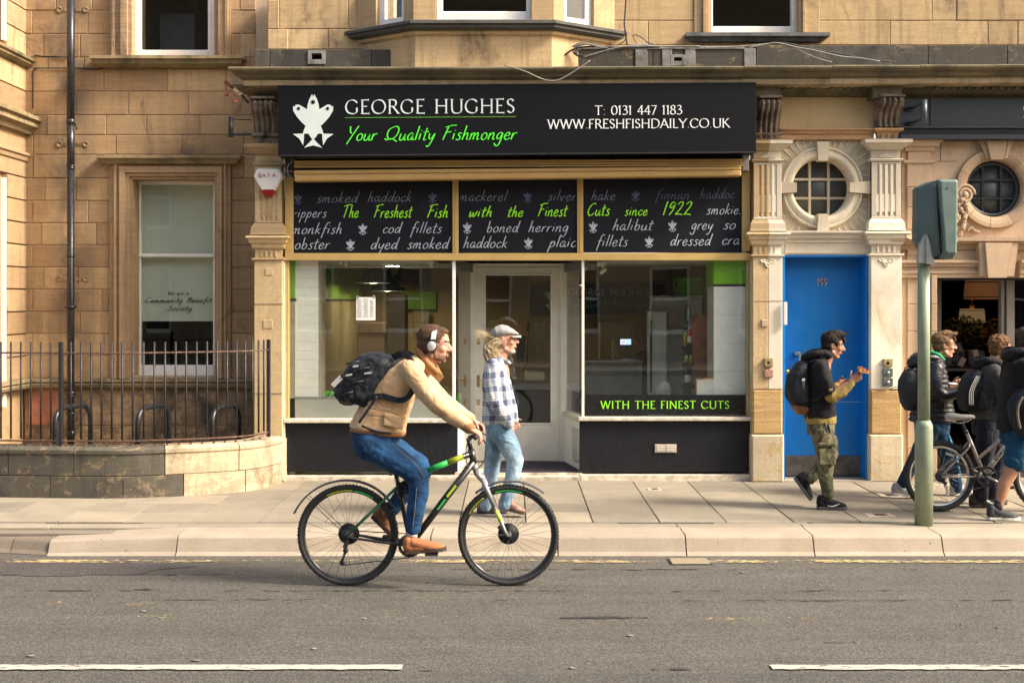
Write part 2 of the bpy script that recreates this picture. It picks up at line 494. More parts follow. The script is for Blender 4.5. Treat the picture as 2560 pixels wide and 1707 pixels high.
def text_mesh(mb,txt,font,org,ux,uz,h,fit=None,track=8,slant=0.0,nib=12,thin=.35,ang=25,serif=True,lift=Vector((0,-.0025,0)),align='l',clip=None,m=0):
    """draw txt from org along ux with capitals h high; fit = total width wanted (m)"""
    st,w=text_strokes(font,txt,track,slant)
    ux=Vector(ux).normalized();uz=Vector(uz).normalized()
    sx=h/100;sxx=sx if fit is None else fit/w
    wid=w*sxx
    off={'l': 0,'c':-wid/2,'r':-wid}[align]
    org=Vector(org)
    k=0
    A=radians(ang)
    for pts,closed,straight in st:
        segs=[(pts,closed)]
        if serif and straight and len(pts)==2:
            (ax_,ay_),(bx_,by_)=pts
            d=(bx_-ax_,by_-ay_);L=math.hypot(*d)
            if L>14:
                for (qx,qy) in pts:
                    if abs(d[1])>abs(d[0])*.8 and (qy<2 or qy>98): segs.append(([(qx-12,qy),(qx+12,qy)],False))
                    elif abs(d[1])<3 and qx==max(ax_,bx_) and L>30 and abs(qy-53)>8: segs.append(([(qx,qy-8),(qx,qy+8)],False))
        for q,(pp,cl) in enumerate(segs):
            k+=1
            n=len(pp);L=[];R=[]
            for i in range(n):
                if cl: a,b=pp[i-1],pp[(i+1)%n]
                else: a,b=pp[max(i-1,0)],pp[min(i+1,n-1)]
                dx,dy=b[0]-a[0],b[1]-a[1];l=math.hypot(dx,dy) or 1;dx /= l;dy /= l
                wdt=nib*(thin+(1-thin)*abs(sin(math.atan2(dy,dx)-A)))/2
                if q: wdt=nib*.32/2
                L.append((pp[i][0]-dy*wdt,pp[i][1]+dx*wdt));R.append((pp[i][0]+dy*wdt,pp[i][1]-dx*wdt))
            if not cl and not q and n>1:      # lengthen the ends a little
                pass
            if clip:
                xs=[p[0]*sxx+off for p in L+R]
                if max(xs)>clip[1] or min(xs)<clip[0]: 
                    keep=[i for i in range(n) if clip[0]<=L[i][0]*sxx+off<=clip[1] and clip[0]<=R[i][0]*sxx+off<=clip[1]]
                    if len(keep)<2: continue
                    L=[L[i] for i in keep];R=[R[i] for i in keep];n=len(keep);cl=False
            o3=org+lift*(1+(k%9)*.12)
            vs=[o3+ux*(p[0]*sxx+off)+uz*(p[1]*sx) for p in L]+[o3+ux*(p[0]*sxx+off)+uz*(p[1]*sx) for p in R]
            cnt=n if cl else n-1
            mb.add(vs,[(i,(i+1)%n,n+(i+1)%n,n+i) for i in range(cnt)],m)
    return wid
# ------------------------------------------------------------------ materials of the place
S_WARM=stone('warm_sandstone',[(.48,.315,.16),(.55,.38,.20),(.41,.265,.14),(.60,.43,.24),(.46,.305,.165)],soot=.27,bed=.16,sootcol=(.15,.105,.08),sootscale=2.4,pipe=(177-1280)*13.5/3100)
S_WARMTRIM=stone('warm_sandstone_trim',[(.47,.31,.17),(.50,.345,.20)],soot=.24,bed=.12,sootcol=(.10,.085,.06))
S_GREENSILL=stone('weathered_sill_stone',[(.28,.21,.12),(.34,.25,.14)],soot=.45,sootcol=(.075,.07,.042),bed=.25,moss=.5)
S_DIRTY=stone('dirty_plinth_stone',[(.33,.23,.13),(.27,.19,.115),(.38,.27,.16),(.30,.20,.12)],soot=.42,sootcol=(.06,.05,.04),bed=.2,blotch=.5,blotchcol=(.42,.29,.16))
S_BLOND=stone('blond_sandstone',[(.60,.42,.215),(.50,.34,.17),(.64,.46,.25),(.55,.38,.21)],soot=.40,bed=.16,sootcol=(.13,.10,.07),sootscale=1.1)
S_BLACK=stone('soot_black_stone',[(.095,.088,.075),(.115,.102,.084),(.082,.077,.068)],soot=.45,sootcol=(.04,.040,.040),bed=.2,blotch=.2,blotchcol=(.22,.17,.10))
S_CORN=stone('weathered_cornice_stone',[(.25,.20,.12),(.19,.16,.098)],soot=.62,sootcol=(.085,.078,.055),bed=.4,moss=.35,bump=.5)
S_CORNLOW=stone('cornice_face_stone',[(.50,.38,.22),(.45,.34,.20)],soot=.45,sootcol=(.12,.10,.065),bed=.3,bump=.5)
S_PILA=stone('pilaster_stone',[(.62,.46,.26),(.58,.42,.23)],soot=.18,sootcol=(.2,.16,.1),bed=.1,bump=.4)
S_CONS=stone('grimy_carved_stone',[(.30,.23,.17),(.24,.185,.14)],soot=.5,sootcol=(.04,.035,.032),bed=.5,sootscale=5,bump=.5)
S_ORANGE=stone('orange_moulded_stone',[(.62,.37,.19)],soot=.1,bed=.25)
S_PINK=stone('pinkish_dressed_stone',[(.62,.45,.30),(.66,.48,.32),(.58,.42,.28)],soot=.12,sootcol=(.3,.2,.13),bed=.05,bump=.2)
S_OCHRE=stone('ochre_base_stone',[(.60,.39,.16),(.56,.36,.15)],soot=.12,sootcol=(.3,.22,.12),bed=.35,bump=.6)
S_BASE=stone('worn_base_stone',[(.62,.52,.36)],soot=.35,sootcol=(.25,.2,.13),bed=.1,blotch=.3,blotchcol=(.5,.36,.18),bump=.6)
S_DWARF=stone('dwarf_wall_stone',[(.125,.11,.088),(.15,.125,.095),(.10,.092,.078)],soot=.45,sootcol=(.05,.048,.045),bed=.3,blotch=.30,blotchcol=(.27,.195,.12),bump=.6,moss=.3)
S_DWARFL=stone('dwarf_wall_pale_stone',[(.46,.38,.25),(.50,.39,.27)],soot=.38,sootcol=(.16,.135,.09),bed=.15,blotch=.5,blotchcol=(.62,.46,.3),bump=.6)
S_PAINT=stone('cream_painted_stone',[(.80,.72,.57),(.83,.75,.61)],soot=.12,sootcol=(.5,.38,.2),bed=.03,bump=.22,fine=.05)
S_PAINTD=stone('cream_painted_carving',[(.74,.65,.49)],soot=.24,sootcol=(.38,.30,.19),bed=.06,bump=.25,fine=.06)
MORTAR=stone('pale_mortar',[(.66,.50,.34)],soot=.2,sootcol=(.3,.22,.15),bed=.05,bump=.3)
MORTARB=stone('grey_mortar',[(.34,.29,.22)],soot=.3,sootcol=(.12,.1,.08),bed=.05,bump=.3)
W_PAINT=plain('white_paint',(.84,.82,.77),.45,var=.06,scale=9,bump=.1)
W_FRAME=plain('offwhite_door_paint',(.76,.735,.66),.45,var=.06,scale=6,bump=.1)
GOLD=plain('mustard_paint',(.52,.36,.13),.45,var=.08,scale=4,bump=.08)
ALUGOLD=plain('bronze_gold_casing',(.56,.36,.14),.38,metal=.25,var=.06,scale=3,bump=.05)
BLACKM=plain('black_gloss_iron',(.018,.02,.024),.32,var=.3,scale=14,bump=.3,bscale=40)
IRON=plain('black_iron',(.016,.017,.021),.5,var=.35,scale=20,bump=.3,bscale=60)
RUST=plain('rusty_iron',(.13,.07,.05),.8,var=.5,scale=30,bump=.4,bscale=70)
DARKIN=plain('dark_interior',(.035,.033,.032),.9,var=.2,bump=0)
LEAD=plain('lead_flashing',(.20,.19,.18),.6,var=.35,scale=8,bump=.5,bscale=25)

def glass_mat(name,tint=(.95,.97,.96),k=1.0):
    m=bpy.data.materials.new(name);m.use_nodes=True
    t=m.node_tree;t.nodes.clear()
    out=t.nodes.new('ShaderNodeOutputMaterial');mx=t.nodes.new('ShaderNodeMixShader')
    tr=t.nodes.new('ShaderNodeBsdfTransparent');gl=t.nodes.new('ShaderNodeBsdfGlossy');fr=t.nodes.new('ShaderNodeLayerWeight')
    pw_=t.nodes.new('ShaderNodeMath');pw_.operation='POWER';pw_.inputs[1].default_value=5
    ma=t.nodes.new('ShaderNodeMath');ma.operation='MULTIPLY_ADD';ma.use_clamp=True;ma.inputs[1].default_value=.9;ma.inputs[2].default_value=.04*k
    tr.inputs[0].default_value=(*tint,1);gl.inputs['Roughness'].default_value=.01;gl.inputs[0].default_value=(1,1,1,1)
    fr.inputs[0].default_value=.5
    # slow waviness of old plate glass
    tc=t.nodes.new('ShaderNodeNewGeometry');nz=t.nodes.new('ShaderNodeTexNoise');nz.inputs['Scale'].default_value=1.6;nz.inputs['Detail'].default_value=1
    bp=t.nodes.new('ShaderNodeBump');bp.inputs['Strength'].default_value=.035;bp.inputs['Distance'].default_value=.02
    t.links.new(tc.outputs['Position'],nz.inputs['Vector']);t.links.new(nz.outputs[0],bp.inputs['Height']);t.links.new(bp.outputs[0],gl.inputs['Normal'])
    t.links.new(fr.outputs['Facing'],pw_.inputs[0]);t.links.new(pw_.outputs[0],ma.inputs[0]);t.links.new(ma.outputs[0],mx.inputs[0])
    t.links.new(tr.outputs[0],mx.inputs[1]);t.links.new(gl.outputs[0],mx.inputs[2]);t.links.new(mx.outputs[0],out.inputs[0])
    return m
GLASS=glass_mat('window_glass')
GLASSD=glass_mat('shop_glass',(.95,.97,.96),1.5)

def asphalt(name,base=(.108,.101,.087),patch=False,paint=None,wear=.5,bandscale=1.0):
    m,t=newmat(name)
    v=t.pos()
    vo=t.new('ShaderNodeTexVoronoi');vo.inputs['Scale'].default_value=95;t.link(v,vo.inputs['Vector'])
    sp=t.new('ShaderNodeSeparateColor');t.link(vo.outputs['Color'],sp.inputs[0])
    peb=t.ramp(sp.outputs[0],[(0,tuple(c*.55 for c in base)),(.3,tuple(c*.88 for c in base)),(.75,tuple(c*1.1 for c in base)),(1,tuple(min(1,c*1.6) for c in base))])
    gap=t.ramp(vo.outputs['Distance'],[(.25,1),(.75,.55)])
    c=t.mix(1.0,peb,gap,'MULTIPLY')
    c=t.mix(.15,c,base)
    st=t.noise(t.pos((.22,3.2,1)),1.5,5,.55,.2)      # wheel-polished bands along the road
    c=t.mix(1.0,c,t.ramp(st,[(.3,.88),(.7,1.1)]),'MULTIPLY')
    bl=t.noise(v,2.2,5,.6)
    c=t.mix(1.0,c,t.ramp(bl,[(.3,.88),(.7,1.08)]),'MULTIPLY')
    dk=t.ramp(t.noise(v,34,3,.8),[(.62,0),(.70,.7)])
    c=t.mix(dk,c,tuple(q*.3 for q in base))
    if not patch:
        ck=t.noise(t.pos((.35,9,1)),1.0,6,.6,.35)
        ck=t.ramp(ck,[(.492,0),(.499,.85),(.506,0)])
        gt=t.ramp(t.noise(t.pos((.5,.8,1)),1.1,3),[(.5,0),(.6,1)])
        c=t.mix(t.math('MULTIPLY',ck,gt),c,(.03,.03,.03))
    t.link(c,t.bsdf.inputs['Base Color'])
    t.bsdf.inputs['Roughness'].default_value=.8
    t.bsdf.inputs['Specular IOR Level'].default_value=.35
    t.bump(t.mix(.5,vo.outputs['Distance'],t.noise(v,60,4)),.6,.006)
    return m
ASPHALT=asphalt('worn_asphalt')
ASPHPATCH=asphalt('darker_asphalt_patch',(.085,.075,.075),True)

def worn_paint(name,col,wear,scale=22,stretch=(1,1,1)):
    m,t=newmat(name)
    v=t.pos(stretch)
    n=t.math('ADD',t.math('MULTIPLY',t.noise(v,scale,6,.7),.65),t.math('MULTIPLY',t.noise(v,2.2,3,.5),.35))
    f=t.ramp(n,[(wear-.03,0),(wear+.02,1)])
    t.link(t.ramp(t.noise(v,50,4),[(.3,tuple(c*.75 for c in col)),(.6,col)]),t.bsdf.inputs['Base Color'])
    t.bsdf.inputs['Roughness'].default_value=.7
    t.link(f,t.bsdf.inputs['Alpha'])
    return m
PAINTW=worn_paint('road_white',(.42,.39,.335),.43,18,(.7,2.5,1))
PAINTY=worn_paint('road_yellow',(.56,.43,.21),.535,26,(.6,2.0,1))
PAINTYW=worn_paint('road_yellow_worn',(.72,.50,.18),.585,26,(.8,2.2,1))

def concrete(name,cols,spots=.2,bump=.3,stainz=True):
    m,t=newmat(name)
    v=t.pos()
    oi=t.new('ShaderNodeObjectInfo').outputs['Random']
    base=t.ramp(oi,[(i/max(1,len(cols)-1),c) for i,c in enumerate(cols)])
    base=t.mix(1.0,base,t.ramp(t.noise(v,3.0,6,.6,.4),[(.3,.84),(.7,1.08)]),'MULTIPLY')
    base=t.mix(1.0,base,t.ramp(t.noise(v,70,5,.7),[(.25,.86),(.7,1.06)]),'MULTIPLY')
    vg=t.new('ShaderNodeTexVoronoi');vg.inputs['Scale'].default_value=5.5;t.link(v,vg.inputs['Vector'])
    base=t.mix(t.ramp(vg.outputs['Distance'],[(.045,.55),(.06,0)]),base,(.09,.08,.07))
    sp=t.ramp(t.noise(v,16,7,.75,.3),[(.60,0),(.66,spots)])
    base=t.mix(sp,base,tuple(c*.55 for c in cols[0]))
    t.link(base,t.bsdf.inputs['Base Color'])
    t.bsdf.inputs['Roughness'].default_value=.88
    t.bsdf.inputs['Specular IOR Level'].default_value=.3
    t.bump(t.noise(v,90,7,.7),bump,.008)
    return m
SLABM=concrete('paving_concrete',[(.26,.23,.175),(.31,.27,.205),(.215,.19,.15),(.285,.25,.19),(.345,.295,.22)],.25)
KERBM=concrete('kerb_concrete',[(.36,.30,.23),(.40,.34,.26),(.33,.28,.22)],.35,.5)
KERBD=concrete('dark_kerb_stone',[(.20,.165,.125)],.3,.5)
BEDM=concrete('bedding_mortar',[(.22,.19,.15)],.5,.5)

# ------------------------------------------------------------------ ground, road, pavement
g=MB().box(-60,60,-60,60,-.30,-.02).build('ground',BEDM);tag(g,kind='structure')
rd=MB().add([(-40,-7.5,0),(40,-7.5,0),(40,9.86,0),(-40,9.86,0)],[(0,1,2,3)]).build('road',ASPHALT);tag(rd,kind='structure')

def sheet(name,pts,z,mat):
    o=MB().add([(x,y,z) for x,y in pts],[tuple(range(len(pts)))]).build(name,mat)
    return tag(o,kind='structure')
def road_pts(pp):
    r=[]
    for px,py in pp:
        Y=2.0*FPX/(py-HOR);r.append((PX(px,Y),Y))
    return r
patch=[(-60,1399),(60,1400),(170,1401),(290,1402),(345,1408),(400,1410),(470,1412),(492,1416),(450,1420),(395,1424),(355,1434),(300,1437),(240,1436),(180,1440),(90,1441),(30,1438),(-60,1434)]
po=MB()
pp=road_pts(patch)
cx=sum(a for a,b in pp)/len(pp);cy=sum(b for a,b in pp)/len(pp)
sm=[]
for a,b in crom(pp,True,4): sm.append((a,b))
po.add([(a,b,.004) for a,b in sm],[tuple(t) for t in tessellate_polygon([[Vector((a,b,0)) for a,b in sm]])])
lo_=MB().add([(-40,-7.4,.004),(40,-7.4,.004),(40,6.66,.004),(-40,6.66,.004)],[(0,1,2,3)])
tag(lo_.build('far_lane',asphalt('coarse_asphalt',(.090,.085,.075))),kind='structure')
CRK=worn_paint('tar_seam',(.03,.029,.027),.53,30,(.25,1,1))
rc=random.Random(4)
for (xa,xb,y,wd) in ((-60,760,1436,2.2),(900,2620,1424,2.0),(-60,330,1476,2.4),(330,400,1474,5),(560,1500,1477,2.6),(1500,2620,1477,3.0),(1050,1160,1500,4.5),(380,1300,1499,2.0),(1700,2620,1501,3.4),(1400,1620,1545,6),(2060,2140,1606,5),(1630,1730,1674,6),(800,1500,1676,2.4)):
    m=MB();n=max(4,int((xb-xa)/30));T_=[];B_=[]
    for i in range(n+1):
        px=xa+(xb-xa)*i/n;yy=y+rc.uniform(-1.2,1.2);w_=wd*(.4+.6*sin(pi*i/n))*rc.uniform(.6,1.2)/2
        for L_,s_ in ((T_,-1),(B_,1)): Yq=2.0*FPX/(yy+s_*w_-HOR);L_.append((PX(px,Yq),Yq,.0045))
    m.add(B_+T_,[(i,i+1,n+2+i,n+1+i) for i in range(n)]);tag(m.build('road_crack',CRK),kind='structure')
m=MB()
for k in range(12):
    px=rc.uniform(0,2560);py=rc.uniform(1425,1700);Yq=2.0*FPX/(py-HOR);x_=PX(px,Yq);s_=rc.uniform(.006,.022)
    m.ell((x_,Yq,.006),(s_*1.5,s_,.004),None,7,4)
tag(tag(m.build('grit',plain('pale_chips',(.22,.20,.17),.8,var=.4)),'pale stone chips and chewing gum stuck to the road surface','grit'),kind='stuff')
tag(po.build('road_patch',ASPHPATCH),kind='structure')
# yellow line along the kerb, worn
ys=MB()
for k in range(24):
    x0=-5.6+k*.48;x1=x0+.48
    def yy(x): return 9.52+(0.03*max(0,-x-3.4)**1.6)
    ys.add([(x0,yy(x0)-.05,.008),(x1,yy(x1)-.05,.008),(x1,yy(x1)+.05,.008),(x0,yy(x0)+.05,.008)],[(0,1,2,3)])
tag(ys.build('yellow_line',PAINTY),kind='structure')
yo=MB()
for (a,b,y) in ((-20,420,1541),(820,1230,1541),(1650,2065,1547),(2500,2620,1550),(-10,150,1508),(300,410,1510)):
    Y=2.0*FPX/(y-HOR)
    yo.add([(PX(a,Y),Y-.035,.004),(PX(b,Y),Y-.035,.004),(PX(b,Y),Y+.035,.004),(PX(a,Y),Y+.035,.004)],[(0,1,2,3)])
tag(yo.build('faded_yellow_marks',PAINTYW),kind='structure')
for (a,b) in ((-500,1006),(1928,3300)):
    Yc=2.0*FPX/(1670-HOR)
    w=MB();x0,x1=PX(a,Yc),PX(b,Yc);n=60
    top=[(x0+(x1-x0)*i/n,Yc+.044+random.uniform(-.005,.005)) for i in range(n+1)]
    bot=[(x0+(x1-x0)*i/n,Yc-.044+random.uniform(-.009,.009)) for i in range(n+1)]
    w.add([(x,y,.009) for x,y in bot]+[(x,y,.009) for x,y in top],[(i,i+1,n+2+i,n+1+i) for i in range(n)])
    tag(w.build('white_line',PAINTW),kind='structure')
# iron hydrant plate set in the gutter
hy=MB();Ya=2*FPX/(1411-HOR);Yb=2*FPX/(1398-HOR)
hy.fbox(PX(1681,Ya),PX(1776,Ya),Ya,Yb,-.01,.012,.004)
hpl=hy.build('hydrant_cover',worn_paint('cover_yellow',(.27,.225,.145),.40))
tag(hpl,'small yellow painted iron cover in the gutter of the road','access cover')
MB().fbox(PX(1681,Ya)-.015,PX(1776,Ya)+.015,Ya-.015,Yb+.015,-.01,.007,.002).build('frame',IRON,hpl)

# pavement: bedding, then every slab on its own
pav=struct('pavement')
MB().box(-40,40,10.0,40,-.02,.128).build('bedding',BEDM,pav)
pav_mats=[SLABM]
Ystart=12.86
colw=.563
rows=[(12.86,11.86,11.37,10.92,10.43),(12.86,11.92,11.18,10.43),(12.86,12.07,11.45,10.92,10.43),(12.86,12.2,11.6,11.0,10.43)]
k=0
for c in range(-15,17):
    xa=.117+c*colw;xb=xa+colw
    rr=rows[(c*7+(c//3))%4]
    for a,b in zip(rr[:-1],rr[1:]):
        j=random.uniform(-.002,.002)
        xm=.5*(xa+xb)
        if xm<-2.6 and .5*(a+b)>12.0-.0: 
            if xm<-3.1 and b>11.6: continue
        z=.147+random.uniform(-.003,.002)
        o=MB().fbox(xa+.006,xb-.006,b+.005+j,a-.005+j,.128,z,.004).build('paving_slab',SLABM,pav)
# narrow channel strip and kerb backing
for k in range(23):
    x0=-8.7+k*.8+random.uniform(-.02,.02)
    MB().fbox(x0,x0+.79,10.335,10.42,.128,.143+random.uniform(-.003,.002),.004).build('channel_strip',S_BLACK if k%3==0 else BEDM,pav)
for k in range(17):
    x0=-7.9+k*1.03
    MB().fbox(x0,x0+1.02,10.16,10.33,.125,.148+random.uniform(-.002,.001),.005).build('edging_slab',SLABM,pav)

kerb=struct('kerb')
def kerb_stone(x0,x1,yl,yr,z,mat,h0=0.0,zl=None):
    """one kerb stone with a battered face and a rounded arris; yl / yr: face line at its two ends"""
    prof=[(.0,-.05),(.0,h0+.004),(.035,h0+.03),(.075,z-.022),(.092,z-.007),(.118,z),(.43,z),(.43,-.05)]
    zl=zl or z;L=[(x0,yl+a,b*(zl/z if b>0 else 1)) for a,b in prof];R=[(x1,yr+a,b) for a,b in prof]
    n=len(prof)
    m=MB();m.add(L+R,[(i,(i+1)%n,n+(i+1)%n,n+i) for i in range(n)]+[tuple(range(n)),tuple(range(2*n-1,n-1,-1))])
    return m.build('kerb_stone',mat,kerb)
KX=[PX(p,9.76) for p in (118,440,757,1076,1395,1716,2036,2359,2680,3000,3320,3640,3960)]
for i,(a,b) in enumerate(zip(KX[:-1],KX[1:])): kerb_stone(a+.005,b-.005,9.73,9.73,.150,KERBM,0,None if i else .112)
kerb_stone(KX[0]-.33,KX[0]-.006,9.85,9.755,.108,KERBD,0,.104)
kerb_stone(KX[0]-1.3,KX[0]-.34,10.05,9.853,.104,KERBD,0,.10)
for k in range(4): kerb_stone(KX[0]-2.3-k,KX[0]-1.31-k,10.05,10.05,.10,KERBD)
# small iron covers let into the pavement
for (px0,px1,py0,py1,inner,lab) in ((1620,1655,1221,1226,(1,0),'small dark stopcock cover in paving below the right shop window'),
                                   (2172,2240,1284,1292,(0,1),'pale framed cover in paving left of the signal pole base'),
                                   (2205,2262,1234,1243,(0,1),'cover in paving by the white trainer of the walking boy')):
    Ya=1.855*FPX/(py1-HOR);Yb=1.855*FPX/(py0-HOR)
    o=MB().fbox(PX(px0,Ya),PX(px1,Ya),Ya,Yb,.12,.152,.003).build('access_cover',concrete('cover_surround',[(.5,.42,.32)],.2))
    tag(o,lab,'access cover')
    w=(PX(px1,Ya)-PX(px0,Ya));c0=PX(px0,Ya)+w*.3
    MB().fbox(c0,c0+w*.45,Ya+.03,Yb-.03,.14,.154,.002).build('lid',IRON,o)

# ------------------------------------------------------------------ rectangles cut around openings
def cut(rects,holes):
    out=list(rects)
    for hx0,hx1,hy0,hy1 in holes:
        nxt=[]
        for (x0,x1,y0,y1) in out:
            if x1<=hx0 or x0>=hx1 or y1<=hy0 or y0>=hy1: nxt.append((x0,x1,y0,y1));continue
            if x0<hx0: nxt.append((x0,hx0,y0,y1))
            if x1>hx1: nxt.append((hx1,x1,y0,y1))
            a,b=max(x0,hx0),min(x1,hx1)
            if y0<hy0: nxt.append((a,b,y0,hy0))
            if y1>hy1: nxt.append((a,b,hy1,y1))
        out=nxt
    return [r for r in out if r[1]-r[0]>.5 and r[3]-r[2]>.5]

def stones(parent,rects,Y,th,mat,gap=.006,b=.006,jit=.0015,name='ashlar_block',special=None,proud=.003):
    """rects in photo pixels (x0, x1, ytop, ybottom) on the wall plane Y -> one block each"""
    for i,(x0,x1,y0,y1) in enumerate(rects):
        mm=mat
        if special: mm=special(x0,x1,y0,y1) or mat
        yo=Y+random.uniform(-proud,proud)
        MB().fbox(PX(x0,Y)+gap/2,PX(x1,Y)-gap/2,yo,Y+th,PZ(y1,Y)+gap/2,PZ(y0,Y)-gap/2,b,0,jit).build(name,mm,parent)

def courses(ys,x0,x1,joints,wmin=70,wmax=180):
    r=[]
    for i,(a,b) in enumerate(zip(ys[:-1],ys[1:])):
        js=joints.get(i)
        if js is None:
            js=[];x=x0+random.uniform(20,wmax)
            while x<x1-30: js.append(x);x+=random.uniform(wmin,wmax)
        e=[x0]+list(js)+[x1]
        for p,q in zip(e[:-1],e[1:]): r.append((p,q,a,b))
    return r

def backing(parent,rects,Y,th,mat,name='wall_core'):
    m=MB()
    for (x0,x1,y0,y1) in rects:
        m.box(PX(x0,Y),PX(x1,Y),Y,Y+th,PZ(y1,Y),PZ(y0,Y))
    return m.build(name,mat,parent)

def sash_window(parent,x0,x1,y0,y1,Y,fw=9,rail=None,brail=24,mat=None,glass=None,open_top=False):
    """white timber sash: photo-pixel outline at plane Y; rail = (y0, y1) of the meeting rail"""
    mat=mat or W_PAINT;glass=glass or GLASS
    f=MB();X=lambda p: PX(p,Y);Z=lambda p: PZ(p,Y)
    f.fbox(X(x0),X(x0+fw),Y,Y+.12,Z(y1),Z(y0),.006)
    f.fbox(X(x1-fw),X(x1),Y,Y+.12,Z(y1),Z(y0),.006)
    f.fbox(X(x0+fw),X(x1-fw),Y+.003,Y+.12,Z(y1),Z(y1-brail),.01)
    if not open_top: f.fbox(X(x0+fw),X(x1-fw),Y+.003,Y+.12,Z(y0+fw),Z(y0),.006)
    if rail: f.fbox(X(x0+fw),X(x1-fw),Y+.01,Y+.09,Z(rail[1]),Z(rail[0]),.008)
    # inner sash lining
    f.fbox(X(x0+fw),X(x0+fw+5),Y+.03,Y+.08,Z(y1-brail),Z(y0),.004)
    f.fbox(X(x1-fw-5),X(x1-fw),Y+.03,Y+.08,Z(y1-brail),Z(y0),.004)
    w=f.build('window',mat,parent)
    MB().box(X(x0+fw),X(x1-fw),Y+.05,Y+.054,Z(y1-brail),Z(y0+(0 if open_top else fw))).build('pane',glass,w)
    return w

# ------------------------------------------------------------------ left house
YL=13.5
house=thing('stone_house','orange brown sandstone house with sash windows behind the railing','building',(PX(300,YL),YL,.15))
ysL=[-20,26.6,85,144,171.4,229,288,337.6,387,445.4,502,557.6,612.7,668.5,723,778.7,834,889,945]
joL={0: [60,140,230,600],1: [81,219],2: [110,200,600],3: [120,210],4: [82,170,259,419,565],5: [191,321,471],6: [117,265,366,500],7: [83,175,290,456,610],
       8: [83,180,610],9: [112,190],10: [82,220],11: [104,182,240],12: [81,175],13: [109,195],14: [82,170,255],15: [103,200],16: [81,172,260],17: [82,180,230,605]}
rl=courses(ysL,62,640,joL)
holesL=[(277,578,390,945),(275,577,-30,150),(578,640,-30,-10)]
rl=cut(rl,holesL)
stones(house,rl,YL,.18,S_WARM,gap=.007)
backing(house,cut([(62,700,-30,1130)],[(333,538,449,940),(331,537,-30,144)]),YL+.012,.25,MORTAR)
# plinth band course and base blocks
m=MB();m.mould(PX(62,YL),PX(640,YL),YL,[(.0,PZ(944,YL)),(.07,PZ(947,YL)),(.075,PZ(953,YL)),(.05,PZ(957,YL)),(.085,PZ(960,YL)),(.07,PZ(967,YL)),(.02,PZ(973,YL)),(0,PZ(974,YL))],lret=False,rret=False)
m.build('band_course',S_GREENSILL,house)
stones(house,courses([968,1063,1135],62,660,{0: [70,152,255,400,540],1: [180,340,500]}),YL,.15,S_DIRTY,gap=.006,
       special=lambda a,b,c,d: plain('red_tinted_stone',(.42,.17,.10),.9,var=.25,scale=8,bump=.4,bscale=40) if a==70 else None)
# lower window with its architrave
X=lambda p,Y=YL: PX(p,Y)
Z=lambda p,Y=YL: PZ(p,Y)
steps=[(277,290,.035),(290,296,.075),(296,304,.05),(304,318,.085),(318,326,.06),(326,333,.03)]
arc=MB()
for (a,b,pr) in steps:
    top=390+(a-277)*1.05;ib=390+(b-277)*1.05
    w=578-(a-277)*40/56;w2=578-(b-277)*40/56
    arc.box(X(a),X(b),YL-pr,YL+.1,Z(945),Z(top))
    arc.box(X(w2),X(w),YL-pr,YL+.1,Z(945),Z(top))
    arc.box(X(b),X(w2),YL-pr+.0007,YL+.1,Z(ib),Z(top))
arc.build('architrave',S_WARMTRIM,house)
hd=MB();hd.mould(X(285),X(572),YL,[(.0,Z(388)),(.15,Z(391)),(.155,Z(399)),(.12,Z(404)),(.10,Z(411)),(.05,Z(413)),(0,Z(414))])
hd.build('hood_mould',S_GREENSILL,house)
rv=MB();rv.box(X(331),X(333.5),YL-.028,YL+.25,Z(942),Z(449));rv.box(X(538),X(541),YL-.028,YL+.25,Z(942),Z(449));rv.box(X(331),X(541),YL-.029,YL+.25,Z(449),Z(446))
rv.build('reveal',S_WARMTRIM,house)
sash_window(house,336,545,452,940,YL+.17,9,(634,643),27)
BLIND=plain('pale_green_blind',(.60,.64,.52),.8,var=.03,bump=0)
bl=MB();Yb=YL+.30
n=24
bl.add([(PX(338+212*i/n,Yb),Yb+.004*sin(i*1.1),PZ(452,Yb)) for i in range(n+1)]+[(PX(338+212*i/n,Yb),Yb+.004*sin(i*1.1),PZ(800,Yb)) for i in range(n+1)],
       [(i,i+1,n+2+i,n+1+i) for i in range(n)],0,True)
bl.box(PX(338,Yb),PX(550,Yb),Yb-.008,Yb+.008,PZ(803,Yb),PZ(799,Yb))
blo=bl.build('roller_blind',BLIND,house)
INK=plain('printed_ink_grey',(.05,.06,.06),.6,var=.05,bump=0)
tx=MB();s=Yb/FPX
for (txt,cx_,yb_,wpx,hpx) in (('We are a',446,737,52,9),('Community Benefit',446,756,166,12),('Society',449,776,60,12)):
    text_mesh(tx,txt,HND,(PX(cx_,Yb),Yb-.012,PZ(yb_,Yb)),(1,0,0),(0,0,1),hpx*s,fit=wpx*s,slant=.22,nib=15,thin=.55,serif=False,align='c',track=6)
tx.build('lettering',INK,blo)
